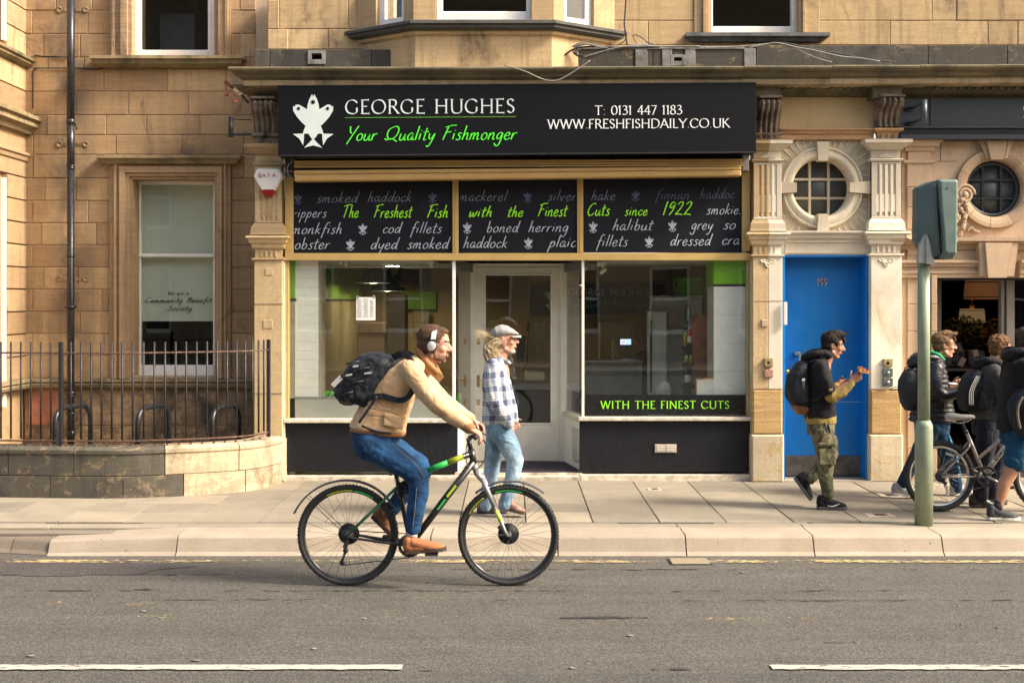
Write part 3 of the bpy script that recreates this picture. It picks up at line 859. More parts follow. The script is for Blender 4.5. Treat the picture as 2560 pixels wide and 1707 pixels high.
# room behind, dim
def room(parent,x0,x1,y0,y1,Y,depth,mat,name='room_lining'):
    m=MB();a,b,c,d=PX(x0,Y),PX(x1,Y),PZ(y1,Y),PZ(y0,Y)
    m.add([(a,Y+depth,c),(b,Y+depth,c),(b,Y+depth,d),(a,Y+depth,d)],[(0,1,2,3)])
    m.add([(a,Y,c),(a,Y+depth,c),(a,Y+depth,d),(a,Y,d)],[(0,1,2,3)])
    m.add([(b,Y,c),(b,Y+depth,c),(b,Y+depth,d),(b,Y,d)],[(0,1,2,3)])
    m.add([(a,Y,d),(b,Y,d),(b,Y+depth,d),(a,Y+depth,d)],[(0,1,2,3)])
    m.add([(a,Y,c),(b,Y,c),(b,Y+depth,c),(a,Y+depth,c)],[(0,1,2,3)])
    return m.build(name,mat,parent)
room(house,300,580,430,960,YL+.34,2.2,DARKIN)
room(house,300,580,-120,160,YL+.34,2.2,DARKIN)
# upper window
steps=[(275,284,.03),(284,290,.07),(290,306,.045),(306,322,.07),(322,331,.03)]
ua=MB()
for (a,b,pr) in steps:
    ua.box(X(a),X(b),YL-pr,YL+.1,Z(144),Z(-30));w=868-a;w2=868-b
ub=MB()
for (a,b,pr) in ((537,548,.03),(548,566,.06),(566,573,.075),(573,578,.03)): ub.box(X(a),X(b),YL-pr,YL+.1,Z(144),Z(-30))
ub.build('upper_jamb',S_WARMTRIM,house)
ua.build('upper_jamb',stone('sooty_window_jamb',[(.44,.30,.18),(.5,.34,.2)],soot=.45,sootcol=(.06,.055,.05),bed=.3),house)
sash_window(house,331,537,-30,145,YL+.17,14,None,20,open_top=True)
MB().mould(X(276),X(578),YL,[(0,Z(143)),(.17,Z(146)),(.175,Z(154)),(.14,Z(157)),(.13,Z(165)),(.08,Z(170)),(0,Z(171))]).build('window_sill',S_GREENSILL,house)
# blue grey inner door in the dark upper room
MB().box(PX(400,15),PX(486,15),15,15.05,PZ(150,15),PZ(35,15)).build('inner_door',plain('blue_grey_door',(.09,.12,.14),.6,bump=0),house)
# projecting bay at the left edge: its side wall runs towards the viewer
XR=PX(66,YL)
ysB=ysL
def side_block(ya,yb,z0,z1,mat,name='ashlar_block',xo=0.0):
    m=MB();b=.005
    m.add([(XR+xo-.2,ya,z0),(XR+xo-.2,yb,z0),(XR+xo-.2,yb,z1),(XR+xo-.2,ya,z1),
           (XR+xo,ya+b,z0+b),(XR+xo,yb-b,z0+b),(XR+xo,yb-b,z1-b),(XR+xo,ya+b,z1-b)],
          [(4,5,6,7),(0,1,5,4),(1,2,6,5),(2,3,7,6),(3,0,4,7),(3,2,1,0)])
    return m.build(name,mat,house)
bayZ=[(4.9,5.6),(3.99,4.54),(3.59,3.81),(1.2,3.35)]
zb=[PZ(y,YL) for y in ysL]
for i in range(len(zb)-1):
    z1,z0=zb[i],zb[i+1]
    ysplit=12.98 if not (3.45<.5*(z0+z1)<4.6) else None
    if ysplit: side_block(ysplit,YL,z0+.003,z1-.003,S_WARM)
    else:
        side_block(12.7,YL-.0,z0+.003,z1-.003,S_WARM);side_block(12.3,12.69,z0+.003,z1-.003,S_WARM)
MB().box(XR-3.5,XR-.05,12.3,YL+.3,.1,3.5).build('bay_core',S_WARM,house)
MB().box(XR-3.5,XR-.05,12.3,YL+.3,3.5,6.2).build('bay_core',S_WARM,house)
MB().box(XR-.03,XR-.004,12.90,12.975,.9,PZ(445,12.95)).build('bay_window_frame',W_PAINT,house)
MB().box(XR-.03,XR-.004,12.90,12.975,PZ(102,12.95),6.2).build('bay_window_frame',W_PAINT,house)
MB().box(XR-.049,XR-.03,12.3,12.9,.9,PZ(445,12.95)).build('bay_jamb',S_WARMTRIM,house)
def side_mould(prof,mat,yend=YL):
    """moulding along the bay's side wall, mitred against the front wall"""
    m=MB();R=[]
    for out,z in prof: R.append([(XR-3.4,12.3-out,z),(XR+out,12.3-out,z),(XR+out,yend,z),(XR-3.4,yend,z)])
    vs=[p for r in R for p in r];fs=[]
    for i in range(len(R)-1):
        for j in range(3): fs.append((4*i+j,4*i+j+1,4*i+5+j,4*i+4+j))
    fs.append((3,2,1,0));e=4*(len(R)-1);fs.append((e,e+1,e+2,e+3))
    m.add(vs,fs);return m.build('bay_ledge',mat,house)
side_mould([(0,4.66),(.10,4.63),(.10,4.60),(.07,4.585),(.075,4.565),(.04,4.54),(0,4.53)],S_GREENSILL)
side_mould([(0,4.06),(.17,3.99),(.17,3.95),(.13,3.93),(.135,3.88),(.08,3.85),(.06,3.81),(0,3.80)],S_GREENSILL)
side_mould([(0,3.62),(.05,3.60),(.05,3.575),(.03,3.56),(.02,3.52),(0,3.51)],S_WARMTRIM)
side_mould([(0,PZ(944,YL)),(.07,PZ(947,YL)),(.075,PZ(953,YL)),(.05,PZ(957,YL)),(.085,PZ(960,YL)),(.07,PZ(967,YL)),(0,PZ(974,YL))],S_GREENSILL)

# thin cable clipped along the wall
cb=thing('wall_cable','thin grey cable clipped across the left wall behind the black pipe','cable',P(83,173,YL-.01))
pts=[P(263,144,YL-.012),P(263,160,YL-.012),P(258,171,YL-.012),P(245,174,YL-.012),P(200,173,YL-.012),P(140,171,YL-.012),P(95,171,YL-.012),P(84,174,YL-.012),P(82,182,YL-.012),P(82,272,YL-.012)]
MB().tube(pts,.006,6).build('cable',IRON,cb)
pts=[P(85,139,YL-.012),P(110,142,YL-.012),P(140,142,YL-.012),P(160,144,YL-.012),P(168,148,YL-.012)]
MB().tube(pts,.006,6).build('cable',IRON,cb)
# fixing scars of an old bracket beside the pipe
for (yy_) in (25,361,697):
    for px,(a,b) in ((148,(158,168)),(214,(190,205))):
        MB().lathe(P(px,yy_,YL-.001),[(.038,-.003),(.036,-.006),(.012,-.004),(.011,.004),(.0005,.006)],16,ax='y').build('bracket_scar',S_DIRTY,house)
        MB().box(X(a),X(b),YL-.0055,YL,Z(yy_+4),Z(yy_-4)).build('bracket_scar',S_DIRTY,house)

# ------------------------------------------------------------------ black rainwater pipe
YP=13.36
pipe=thing('downpipe','black cast iron rainwater pipe running down the left house wall','drainpipe',P(177,1110,YP))
px_,r_=PX(177,YP),.041
def PV(y): return Vector((px_,YP,PZ(y,YP)))
MB().cone(PV(-40),PV(300),r_,r_,20).build('upper_pipe',BLACKM,pipe)
MB().cone(PV(300),PV(425),.040,.040,20).build('upper_pipe',BLACKM,pipe)
MB().cone(PV(425),PV(1120),.038,.038,20).build('lower_pipe',BLACKM,pipe)
for (a,b,rr) in ((298,312,.046),(413,418,.046),(418,424,.042),(638,644,.043),(764,772,.062),(978,986,.052),(986,992,.044),(1012,1018,.052),(1018,1024,.046),(1030,1036,.05),(1076,1090,.048)):
    MB().lathe(PV(b),[(r_*.9,0),(rr,.004),(rr,PZ(a,YP)-PZ(b,YP)-.004),(r_*.9,PZ(a,YP)-PZ(b,YP))],20).build('collar',BLACKM,pipe)
MB().cone(P(187,303,YP),P(192,325,YP+.06),.006,.006,8).build('tie_wire',IRON,pipe)

# ------------------------------------------------------------------ curved dwarf wall with coping
wallpath=[(-9.0,11.85),(-7.5,11.84),(-6.2,11.80),(-5.4,11.76),(-4.84,11.73),(-4.2,11.68),(-3.66,11.665),(-3.35,11.74),(-3.13,11.82),(-2.85,11.94),(-2.60,12.10),(-2.46,12.30),(-2.37,12.55),(-2.345,12.78)]
wp=crom(wallpath,False,8)
def offset(path,d):
    out=[]
    for i,p in enumerate(path):
        a=path[max(i-1,0)];b=path[min(i+1,len(path)-1)]
        dx,dy=b[0]-a[0],b[1]-a[1];l=math.hypot(dx,dy);out.append((p[0]-dy/l*d,p[1]+dx/l*d))
    return out
def sub(path,xa,xb):
    pts=[p for p in path if xa<p[0]<xb]
    def at(x):
        for a,b in zip(path[:-1],path[1:]):
            if a[0]<=x<=b[0]: t=(x-a[0])/max(1e-9,b[0]-a[0]);return (x,a[1]+(b[1]-a[1])*t)
        return path[0] if x<path[0][0] else path[-1]
    return [at(xa)]+pts+[at(xb)]
dwarf=thing('dwarf_wall','low curved wall of soot blackened stone blocks under the railing','wall',(-3.7,11.8,.15))
def wall_block(xa,xb,z0,z1,prof,mat,name):
    """prof: (offset outward from wall face, height fraction 0..1) from bottom to top"""
    path=sub(wp,xa+.004,xb-.004);inn=offset(path,.24);R=[]
    m=MB()
    rows_=[[(q[0],q[1],z0+(z1-z0)*h) for q in offset(path,-o)] for o,h in prof]
    rows_.append([(q[0],q[1],z1) for q in inn]);rows_.append([(q[0],q[1],z0) for q in inn])
    n=len(path);vs=[p for r in rows_ for p in r];fs=[];k=len(rows_)
    for i in range(k):
        a=i*n;b=((i+1)%k)*n
        for j in range(n-1): fs.append((a+j,a+j+1,b+j+1,b+j))
    fs.append(tuple(i*n for i in range(k)));fs.append(tuple(i*n+n-1 for i in reversed(range(k))))
    m.add(vs,fs);return m.build(name,mat,dwarf)
cop=[(-.006,0),(0,.02),(.0,.72),(.012,.78),(.012,.90),(-.02,.97),(-.03,1)]
low=[(-.004,0),(0,.03),(0,.97),(-.005,1)]
ZJ=.352
def XW(px): 
    best=min(wp,key=lambda q: abs(1280+q[0]*FPX/q[1]-px));return best[0]
cj=[-8.8,-7.4,-6.1,XW(20),XW(192),XW(416),XW(594),-2.348]
for i,(a,b) in enumerate(zip(cj[:-1],cj[1:])): wall_block(a,b,ZJ+.004,.625,cop,S_DWARFL if i>=5 else S_DWARF,'coping_block')
lj=[-8.8,-7.0,-6.1,XW(128),XW(306),XW(459),XW(615),-2.348]
for i,(a,b) in enumerate(zip(lj[:-1],lj[1:])): wall_block(a,b,.13,ZJ,low,S_DWARFL if i>=5 else S_DWARF,'base_block')
yp_=[q for q in offset(wp,.20)][:-6]
tag(MB().prism([(-9.2,YL)]+yp_+[(-2.6,YL)],.10,.20,0,'z').build('yard',BEDM),kind='structure')

# ------------------------------------------------------------------ railing on the dwarf wall
rail=thing('railing','black iron railing with rusty rails on the curved dwarf wall','railing',(-3.7,11.85,.625))
rp=offset(wp,.11)
rp=[q for q in rp if q[1]<12.62]
# resample by arc length
cum=[0]
for a,b in zip(rp[:-1],rp[1:]): cum.append(cum[-1]+math.hypot(b[0]-a[0],b[1]-a[1]))
def along(s_):
    for i in range(len(cum)-1):
        if cum[i]<=s_<=cum[i+1]:
            t=(s_-cum[i])/(cum[i+1]-cum[i]);return (rp[i][0]+(rp[i+1][0]-rp[i][0])*t,rp[i][1]+(rp[i+1][1]-rp[i][1])*t)
    return rp[-1]
for zz,rr in ((1.508,.009),(.672,.009)):
    MB().tube([(q[0],q[1],zz) for q in rp],rr,6).build('rail',RUST,rail)
L=cum[-1]
# anchor: the tall post stands at photo column 152
sp=min((s_*L/800 for s_ in range(800)),key=lambda s_: abs(1280+along(s_)[0]*FPX/along(s_)[1]-153))
barm=MB().cone((0,0,-.40),(0,0,.515),.0085,.0085,8)
barm.cone((0,0,.515),(0,0,.53),.0085,.004,8)
bar0=None
def post(q):
    m=MB();m.fbox(q[0]-.018,q[0]+.018,q[1]-.018,q[1]+.018,.60,1.612,.003);return m.build('post',IRON,rail)
post(along(sp));post(along(L-.005))
n=0
s_=sp-.0985*42
bars=[]
while s_<L-.03:
    q=along(max(0,s_));
    if s_>0 and abs(s_-sp)>.03: bars.append(q)
    s_+=.0985
for q in bars:
    if bar0 is None:
        bm_=MB();bm_.cone((0,0,-.40),(0,0,.515),.0098,.0098,8);bm_.ell((0,0,.515),.0098,None,8,6)
        bar0=bm_.build('bar',IRON,rail);b_=bar0
    else:
        b_=bar0.copy();COL.objects.link(b_)
    b_.location=(q[0],q[1],1.09)
st=MB()
for i in range(0,int(L/.11)):
    q=along(i*.11);st.box(q[0]-.008,q[0]+.008,q[1]-.03,q[1]-.005,.62,.64)
st.build('old_bar_stubs',RUST,rail)

# ------------------------------------------------------------------ cycle hoops in the yard
for (xa,xb,lab) in ((137,226,'black cycle hoop behind the railing, beside the rainwater pipe'),(344,422,'black cycle hoop behind the railing, below the left window'),(530,597,'black cycle hoop behind the railing, nearest the shop pilaster')):
    Yn,Yf=12.35,12.95
    A=Vector((PX(xa,Yn),Yn,.2));B=Vector((PX(xb,Yf),Yf,.2));zt=.93
    d=(B-A);d.z=0;l=d.length;d.normalize()
    pts=[A,A+Vector((0,0,zt-.2-.16))]
    for k in range(1,7):
        a=pi/2*k/6;pts.append(Vector((A.x,A.y,zt-.16))+d*(.16*(1-cos(a)))+Vector((0,0,.16*sin(a))))
    for k in range(0,7):
        a=pi/2*k/6;pts.append(Vector((B.x,B.y,zt-.16))-d*(.16*(1-sin(a)))+Vector((0,0,.16*cos(a))))
    pts.append(B)
    o=thing('cycle_hoop',lab,'bike stand',(A.x+(B.x-A.x)/2,A.y+(B.y-A.y)/2,.2),'cycle hoops in the railed yard')
    MB().tube(pts,.027,12).build('hoop_tube',BLACKM,o)
    MB().lathe((A.x,A.y,.2),[(.05,0),(.05,.01),(.03,.012)],16).build('foot_plate',IRON,o)
    MB().lathe((B.x,B.y,.2),[(.05,0),(.05,.01),(.03,.012)],16).build('foot_plate',IRON,o)
# ------------------------------------------------------------------ centre tenement: upper wall, cornice, pilasters, entrance
YU=13.15
ten=thing('tenement','blond sandstone tenement with bay window, long cornice and carved pilasters above the shops','building',(0,12.9,.15))
ysU=[-25,50.3,112,166,200]
ru=courses([-25,73,124,200],669,1100,{0: [698,870],1: [820],2: []}) 
ru+=courses([-25,52,113,200],1500,3300,{0: [1735,2045,2330,2392,2640,2860,3050],1: [1620,2225,2470,2545,2760,2950,3150],2: []})
ru=cut(ru,[(1770,2000,-30,100),(985,1460,-30,62)])
stones(ten,ru,YU,.2,S_BLOND,gap=.006)
backing(ten,cut([(669,3300,-30,200)],[(1778,1992,-30,88),(985,1460,-30,62)]),YU+.012,.3,MORTAR)
stones(ten,[(669,698,0,73),(669,720,73,124)],YU-.012,.05,S_BLOND)
# blocking course above the cornice, soot black, block by block
Yk=12.92
def Xc(p,Y=Yk): return PX(p,Y)
kx=[635,674,928,1010]
for a,b in zip(kx[:-1],kx[1:]):
    for (aa,bb,ya,yb) in cut([(a,b,124,195)],[(774,808,131,152)]):
        MB().fbox(PX(aa,Yk)+.002,PX(bb,Yk)-.002,Yk,YU+.1,PZ(yb,Yk),PZ(ya,Yk),.006,0,.002).build('blocking_block',S_BLACK,ten)
kx=[1412,1585,1632,1734,1862,1890,2320,2518,2640,2850,3060,3290]
for a,b in zip(kx[:-1],kx[1:]):
    yt=121 if b<1900 else 113
    for (aa,bb,ya,yb) in cut([(a,b,yt,195)],[(1681,1709,141,156)]):
        MB().fbox(PX(aa,Yk)+.002,PX(bb,Yk)-.002,Yk,YU+.1,PZ(yb,Yk),PZ(ya,Yk),.006,0,.002).build('blocking_block',S_BLACK,ten)
for (a,b,y0,y1) in ((774,808,131,152),(1681,1709,141,156)):
    m=MB();q=Yk-.012
    for (c,d,e,f) in cut([(a-5,b+5,y0-4,y1+9)],[(a+4,b-4,y0+3,y1-3)]): m.fbox(PX(c,q),PX(d,q),q,YU,PZ(f,q),PZ(e,q),.003)
    m.build('drain_outlet',LEAD,ten)
    MB().box(PX(a,YU),PX(b,YU),YU-.02,YU-.01,PZ(y1,YU),PZ(y0,YU)).build('outlet_void',DARKIN,ten)
# lead patches over the joints
ld=MB()
for (a,b,y0,y1) in ((1412,1860,116,124),): ld.fbox(PX(a,Yk),PX(b,Yk),Yk-.014,YU,PZ(y1,Yk),PZ(y0,Yk),.005)
for (a,b) in ((1588,1618),(1655,1680),(1712,1738),(1860,1888)): ld.fbox(PX(a,Yk),PX(b,Yk),Yk-.010,Yk+.1,PZ(170,Yk),PZ(123,Yk),.004)
ld.build('lead_flashing',LEAD,ten)
# main cornice
YC=12.85
zt=PZ(167,12.38);
cprof=[(.0,zt+.03),(.46,zt),(.47,zt-.012),(.465,zt-.03),(.44,zt-.045),(.415,zt-.055),(.42,zt-.062),(.395,zt-.072),(.385,zt-.088),(.36,zt-.098),(.365,zt-.105),(.35,zt-.112)]
cprof2=[(.345,zt-.112),(.345,zt-.165),(.30,zt-.170),(.20,zt-.172),(.10,zt-.175),(.0,zt-.18)]
cj=[610,1117,1383,1547,1859,2080,2300,2484,2640,2860,3080,3290]
for i,(a,b) in enumerate(zip(cj[:-1],cj[1:])):
    x0,x1=(PX(a,12.42) if i else PX(570,12.38)+.466)+.0015,PX(b,12.42)-.0015
    dz=(.0,.0,.004,.006,.012,.018,.022,.026,.026,.026,.026)[i]
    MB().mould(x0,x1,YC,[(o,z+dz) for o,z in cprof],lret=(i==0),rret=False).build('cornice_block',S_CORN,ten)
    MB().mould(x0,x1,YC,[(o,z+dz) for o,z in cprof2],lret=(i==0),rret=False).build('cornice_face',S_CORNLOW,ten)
# entablature to the right of the sign: dentils, bed mould, plain frieze, orange architrave
Yf=12.86
XF=lambda p,Y=12.72: PX(p,Y)
bed=MB();bed.mould(XF(1892),XF(3280),Yf,[(0,PZ(203,12.7)),(.20,PZ(203,12.66)),(.20,PZ(208,12.66)),(.14,PZ(210,12.7)),(.14,PZ(223,12.7)),(.12,PZ(227,12.72)),(.10,PZ(231,12.74)),(.05,PZ(240,12.78)),(.045,PZ(245,12.8)),(0,PZ(246,12.8))],lret=False,rret=False)
bed.build('bed_moulding',S_CORN,ten)
x=XF(1896,12.66)
while x<XF(2630,12.66):
    if not (XF(2056,12.66)<x<XF(2075,12.66) or XF(2245,12.66)<x<XF(2300,12.66)):
        MB().fbox(x,x+.052,12.655,12.75,PZ(222,12.66),PZ(209.5,12.66),.004).build('dentil',S_CORN,ten)
    x+=.082
for (a,b) in ((1885,1952),(2182,2256)): MB().fbox(PX(a,12.6),PX(b,12.6),12.60,12.86,PZ(246,12.6),PZ(206,12.6),.012).build('corbel_head',S_CORN,ten)
stones(ten,[(1945,2190,243,322)],12.80,.3,stone('smooth_ochre_panel',[(.60,.44,.23)],soot=.12,sootcol=(.36,.28,.16),bed=.04,bump=.2),gap=0)
om=MB();om.mould(PX(1948,12.8),PX(2184,12.8),12.83,[(0,PZ(319,12.78)),(.09,PZ(321,12.74)),(.09,PZ(324,12.74)),(.06,PZ(329,12.77)),(.065,PZ(333,12.77)),(.04,PZ(337,12.78)),(.04,PZ(349,12.79)),(0,PZ(350,12.8))],lret=False,rret=False)
om.build('orange_moulding',S_ORANGE,ten)

def console(px0,px1,y0,y1,Yb,mat,cap=True):
    """scrolled bracket with four reeds, photo columns px0..px1, rows y0..y1"""
    Yr=Yb-.12
    x0,x1,z1,z0=PX(px0,Yr),PX(px1,Yr),PZ(y0,Yr),PZ(y1,Yr)
    H=z1-z0
    prof=[(Yb,z1),(Yb-.17,z1),(Yb-.235,z1-H*.06),(Yb-.25,z1-H*.16),(Yb-.225,z1-H*.26),(Yb-.17,z1-H*.34),(Yb-.13,z1-H*.5),(Yb-.10,z1-H*.68),(Yb-.095,z1-H*.84),(Yb-.115,z1-H*.93),(Yb-.09,z0),(Yb,z0)]
    m=MB().prism(prof,x0+.012,x1-.012,0,'x')
    m.fbox(x0,x1,Yb-.27,Yb,z1-.002,z1+.022,.004)
    c=m.build('console',mat,ten)
    fr=prof[2:11]
    n=4;w=(x1-x0-.03)/n
    for k in range(n):
        xa=x0+.015+k*w
        pp_=[Vector((xa+w/2,y-.004,z)) for y,z in fr[:-1]]
        MB().tube(pp_,w*.36,8).ell((xa+w/2,prof[3][0]-.012,z1-H*.13),w*.30,None,8,6).ell((xa+w/2,prof[9][0]-.008,z0+H*.08),w*.26,None,8,6).build('reed',mat,c)
    for xs,sg in ((x0+.01,-1),(x1-.01,1)):          # side volutes
        v=MB()
        sp_=[Vector((xs+sg*.006,Yb-.165+cos(a)*.066*(1-a/14),z1-H*.17+sin(a)*.066*(1-a/14))) for a in [q*.45 for q in range(28)]]
        v.tube(sp_,.010,6)
        sp_=[Vector((xs+sg*.006,y+.02,z)) for y,z in prof[4:11]]
        v.tube(sp_,.010,6)
        v.build('volute',mat,c)
    return c
console(633,694,252,348,12.84,S_CONS)
console(1891,1950,250,350,12.84,S_CONS)
console(2190,2252,247,322,12.84,S_CONS)
# blocks between console and pilaster capital
b=MB();b.mould(PX(640,12.75)+.09,PX(692,12.75)-.09,12.84,[(0,PZ(332,12.7)),(.14,PZ(334,12.7)),(.14,PZ(340,12.7)),(.11,PZ(344,12.7)),(.11,PZ(358,12.7)),(0,PZ(360,12.7))]);b.build('console_foot',S_CONS,ten)
b=MB();b.mould(PX(1896,12.75)+.09,PX(1944,12.75)-.09,12.84,[(0,PZ(330,12.7)),(.14,PZ(332,12.7)),(.14,PZ(336,12.7)),(.11,PZ(340,12.7)),(.11,PZ(351,12.7)),(0,PZ(352,12.7))]);b.build('console_foot',S_CONS,ten)
b=MB();b.mould(PX(2197,12.75)+.09,PX(2244,12.75)-.09,12.84,[(0,PZ(319,12.7)),(.14,PZ(320,12.7)),(.14,PZ(325,12.7)),(.10,PZ(331,12.7)),(.09,PZ(348,12.7)),(0,PZ(350,12.7))]);b.build('console_foot',S_ORANGE,ten)
for k in range(3): MB().box(PX(2203+15*k,12.73)-.01,PX(2203+15*k,12.73)+.01,12.735,12.76,PZ(347,12.73),PZ(336,12.73)).build('slot',S_CONS,ten)
# corbel under the cornice at the left end
cl=MB();cl.mould(PX(640,12.7)+.09,PX(700,12.7)-.09,12.84,[(0,PZ(209,12.6)),(.30,PZ(211,12.55)),(.29,PZ(220,12.55)),(.22,PZ(228,12.6)),(.17,PZ(238,12.66)),(.15,PZ(248,12.7)),(.16,PZ(251,12.7)),(0,PZ(252,12.7))])
cl.build('corbel_head',S_CORN,ten)

def pilaster(px0,px1,top,mat_up,mat_low,low_bot,base=None,base_mat=None,split=None,nfl=4,swag=True,name='pilaster',yoff=0.0,capm=None,panel=True):
    """two-stage pilaster in photo pixels: fluted panel above, plain shaft below; `split` = column where cream paint begins (left part bare)"""
    Yp=12.74+yoff
    root=bpy.data.objects.new(name,None);COL.objects.link(root);root.parent=ten;root.location=(0,0,0);root.matrix_parent_inverse=parent_world(ten).inverted()
    xx=lambda p: PX(p,Yp);zz=lambda y: PZ(y,Yp)
    def pieces(fn):
        """build twice when painted on one side only, cut at the paint line"""
        if split is None: fn(px0,px1,True,True,mat_up)
        else:
            fn(px0,split,True,False,mat_low if mat_up is S_PAINT else mat_up);fn(split,px1,False,True,mat_up)
    def cap(a,b,l,r,mt):
        m=MB();m.mould(xx(a+6)+.1 if l else xx(a),xx(b-6)-.1 if r else xx(b),Yp+.1,[(.10,zz(top+26)),(.12,zz(top+24)),(.135,zz(top+20)),(.16,zz(top+16)),(.165,zz(top+13)),(.20,zz(top+9)),(.20,zz(top+1)),(.205,zz(top)),(0,zz(top)+.01)][::-1],lret=l,rret=r)
        m.build('capital',mt,root)
        m=MB();m.mould(xx(a+4)+.1 if l else xx(a),xx(b-4)-.1 if r else xx(b),Yp+.1,[(0,zz(top+46)),(.115,zz(top+46.5)),(.125,zz(top+49)),(.115,zz(top+53)),(0,zz(top+54))],lret=l,rret=r);m.build('astragal',mt,root)
        m=MB();m.mould(xx(a+2)+.1 if l else xx(a),xx(b-2)-.1 if r else xx(b),Yp+.1,[(.09,zz(top+196)),(.10,zz(top+198)),(.125,zz(top+207)),(.13,zz(top+222)),(.135,zz(top+226)),(0,zz(top+227))],lret=l,rret=r);m.build('base_flare',mt,root)
        m=MB();m.mould(xx(a+1)+.1 if l else xx(a),xx(b-1)-.1 if r else xx(b),Yp+.1,[(0,zz(top+227)),(.165,zz(top+229)),(.17,zz(top+234)),(.145,zz(top+238)),(.14,zz(top+246)),(.12,zz(top+250)),(.115,zz(top+258)),(.10,zz(top+262)),(.0,zz(top+263))],lret=l,rret=r);m.build('impost_moulding',mt,root)
        m=MB();m.mould(xx(a+2)+.1 if l else xx(a),xx(b-2)-.1 if r else xx(b),Yp+.1,[(0,zz(top+283)),(.12,zz(top+284)),(.12,zz(top+288)),(.10,zz(top+291)),(0,zz(top+292))],lret=l,rret=r);m.build('astragal',mt,root)
        # shaft core behind the flutes
        m=MB();m.box(xx(a+4 if l else a),xx(b-4 if r else b),Yp+.012,Yp+.2,zz(top+292),zz(top+20));m.build('shaft_core',mt,root)
        m=MB();m.fbox(xx(a+2 if l else a),xx(b-2 if r else b),Yp,Yp+.2,zz(low_bot),zz(top+291),.006);m.build('shaft',mt,root)
    pieces(cap)
    # fluted panel fillets
    w=px1-px0-8
    t0,t1=top+60,top+190
    def mt_at(c): return (mat_up if split is None or c>split else (mat_low if mat_up is S_PAINT else mat_up))
    edge=9
    inner=w-2*edge;pitch=inner/nfl
    for k in range(nfl+1):
        c=px0+4+edge+k*pitch
        a,b_=c-pitch*.24,c+pitch*.24
        if k==0: a=px0+4
        if k==nfl: b_=px1-4
        MB().fbox(xx(a),xx(b_),Yp,Yp+.05,zz(t1),zz(t0),.003).build('fillet',mt_at(c),root)
        if k<nfl:
            m=MB();c0=c+pitch*.24;c1=c+pitch*.76
            m.fbox(xx(c0),xx(c1),Yp+.004,Yp+.05,zz(t1-10),zz(t0+(t1-t0)*.58),.003);m.build('cable_fillet',mt_at(c+pitch/2),root)
            MB().fbox(xx(c0+1),xx(c1-1),Yp+.002,Yp+.05,zz(top+281),zz(top+266),.003).build('neck_reed',mt_at(c+pitch/2),root)
    for (y0,y1) in ((t0-5,t0),(t1,t1+6)):
        MB().fbox(xx(px0+4),xx(px1-4) ,Yp+.0015,Yp+.05,zz(y1),zz(y0),.003).build('fillet',mt_at(px1),root)
    if panel:
        m=MB();c=.5*(px0+px1);yb_=top+43;m.prism([(xx(c-w*.3),zz(yb_)),(xx(c+w*.3),zz(yb_)),(xx(c),zz(yb_-11))],Yp+.002,Yp+.05);m.build('pointed_panel',mt_at(px1),root)
    if swag:
        c=.5*(px0+px1);m=MB();r=w*.26
        pts=[(c-r,top+298),(c-r*.8,top+303),(c-r*.45,top+304),(c-r*.2,top+312),(c,top+315),(c+r*.2,top+312),(c+r*.45,top+304),(c+r*.8,top+303),(c+r,top+298)]
        m.tube([(xx(a),Yp-.004,zz(b_)) for a,b_ in crom(pts,False,4)],.009,6)
        m.tube([(xx(a),Yp-.004,zz(b_-6)) for a,b_ in crom(pts[1:-1],False,4)],.006,6)
        for sx_ in (-1,0,1): m.ell((xx(c+sx_*r*.9),Yp-.002,zz(top+(300 if sx_ else 306))),.012,None,8,6)
        m.build('carved_swag',mt_at(px1),root)
    if base:
        for (y0,y1,mt,grow) in base:
            MB().fbox(xx(px0-grow),xx(px1+grow),Yp-.004-grow*.004,Yp+.22,zz(y1) if y1<1190 else .14,zz(y0),.018 if grow<3 else .03,0,.004).build('base_stone',mt,root)
    return root
pilaster(633,708,361,S_PILA,S_PILA,1096,[(1096,1215,S_BASE,5)],name='pilaster',nfl=4,swag=False,yoff=.03)
pilaster(1880,1958,352,S_PAINT,S_PILA,973,[(973,1086,S_OCHRE,-1),(1086,1215,S_BASE,2)],split=1921,nfl=4)
pilaster(2175,2256,350,S_PAINT,S_PILA,973,[(973,1086,S_OCHRE,-1),(1086,1215,S_BASE,2)],nfl=4)
# stone joints and let-in pieces on the left pilaster
lp=MB()
for (a,b,c,d) in ((663,683,671,688),(658,682,800,821)):
    MB().fbox(PX(a,12.77),PX(b,12.77),12.764,12.80,PZ(d,12.77),PZ(c,12.77),.003).build('let_in_stone',S_PILA,ten)
for yj in (760,983): MB().box(PX(636,12.77),PX(706,12.77),12.766,12.80,PZ(yj+.9,12.77),PZ(yj-.9,12.77)).build('joint',MORTARB,ten)
for yj in (752,): MB().box(PX(1883,12.73),PX(1956,12.73),12.736,12.80,PZ(yj+.7,12.73),PZ(yj-.7,12.73)).build('joint',S_PILA,ten)

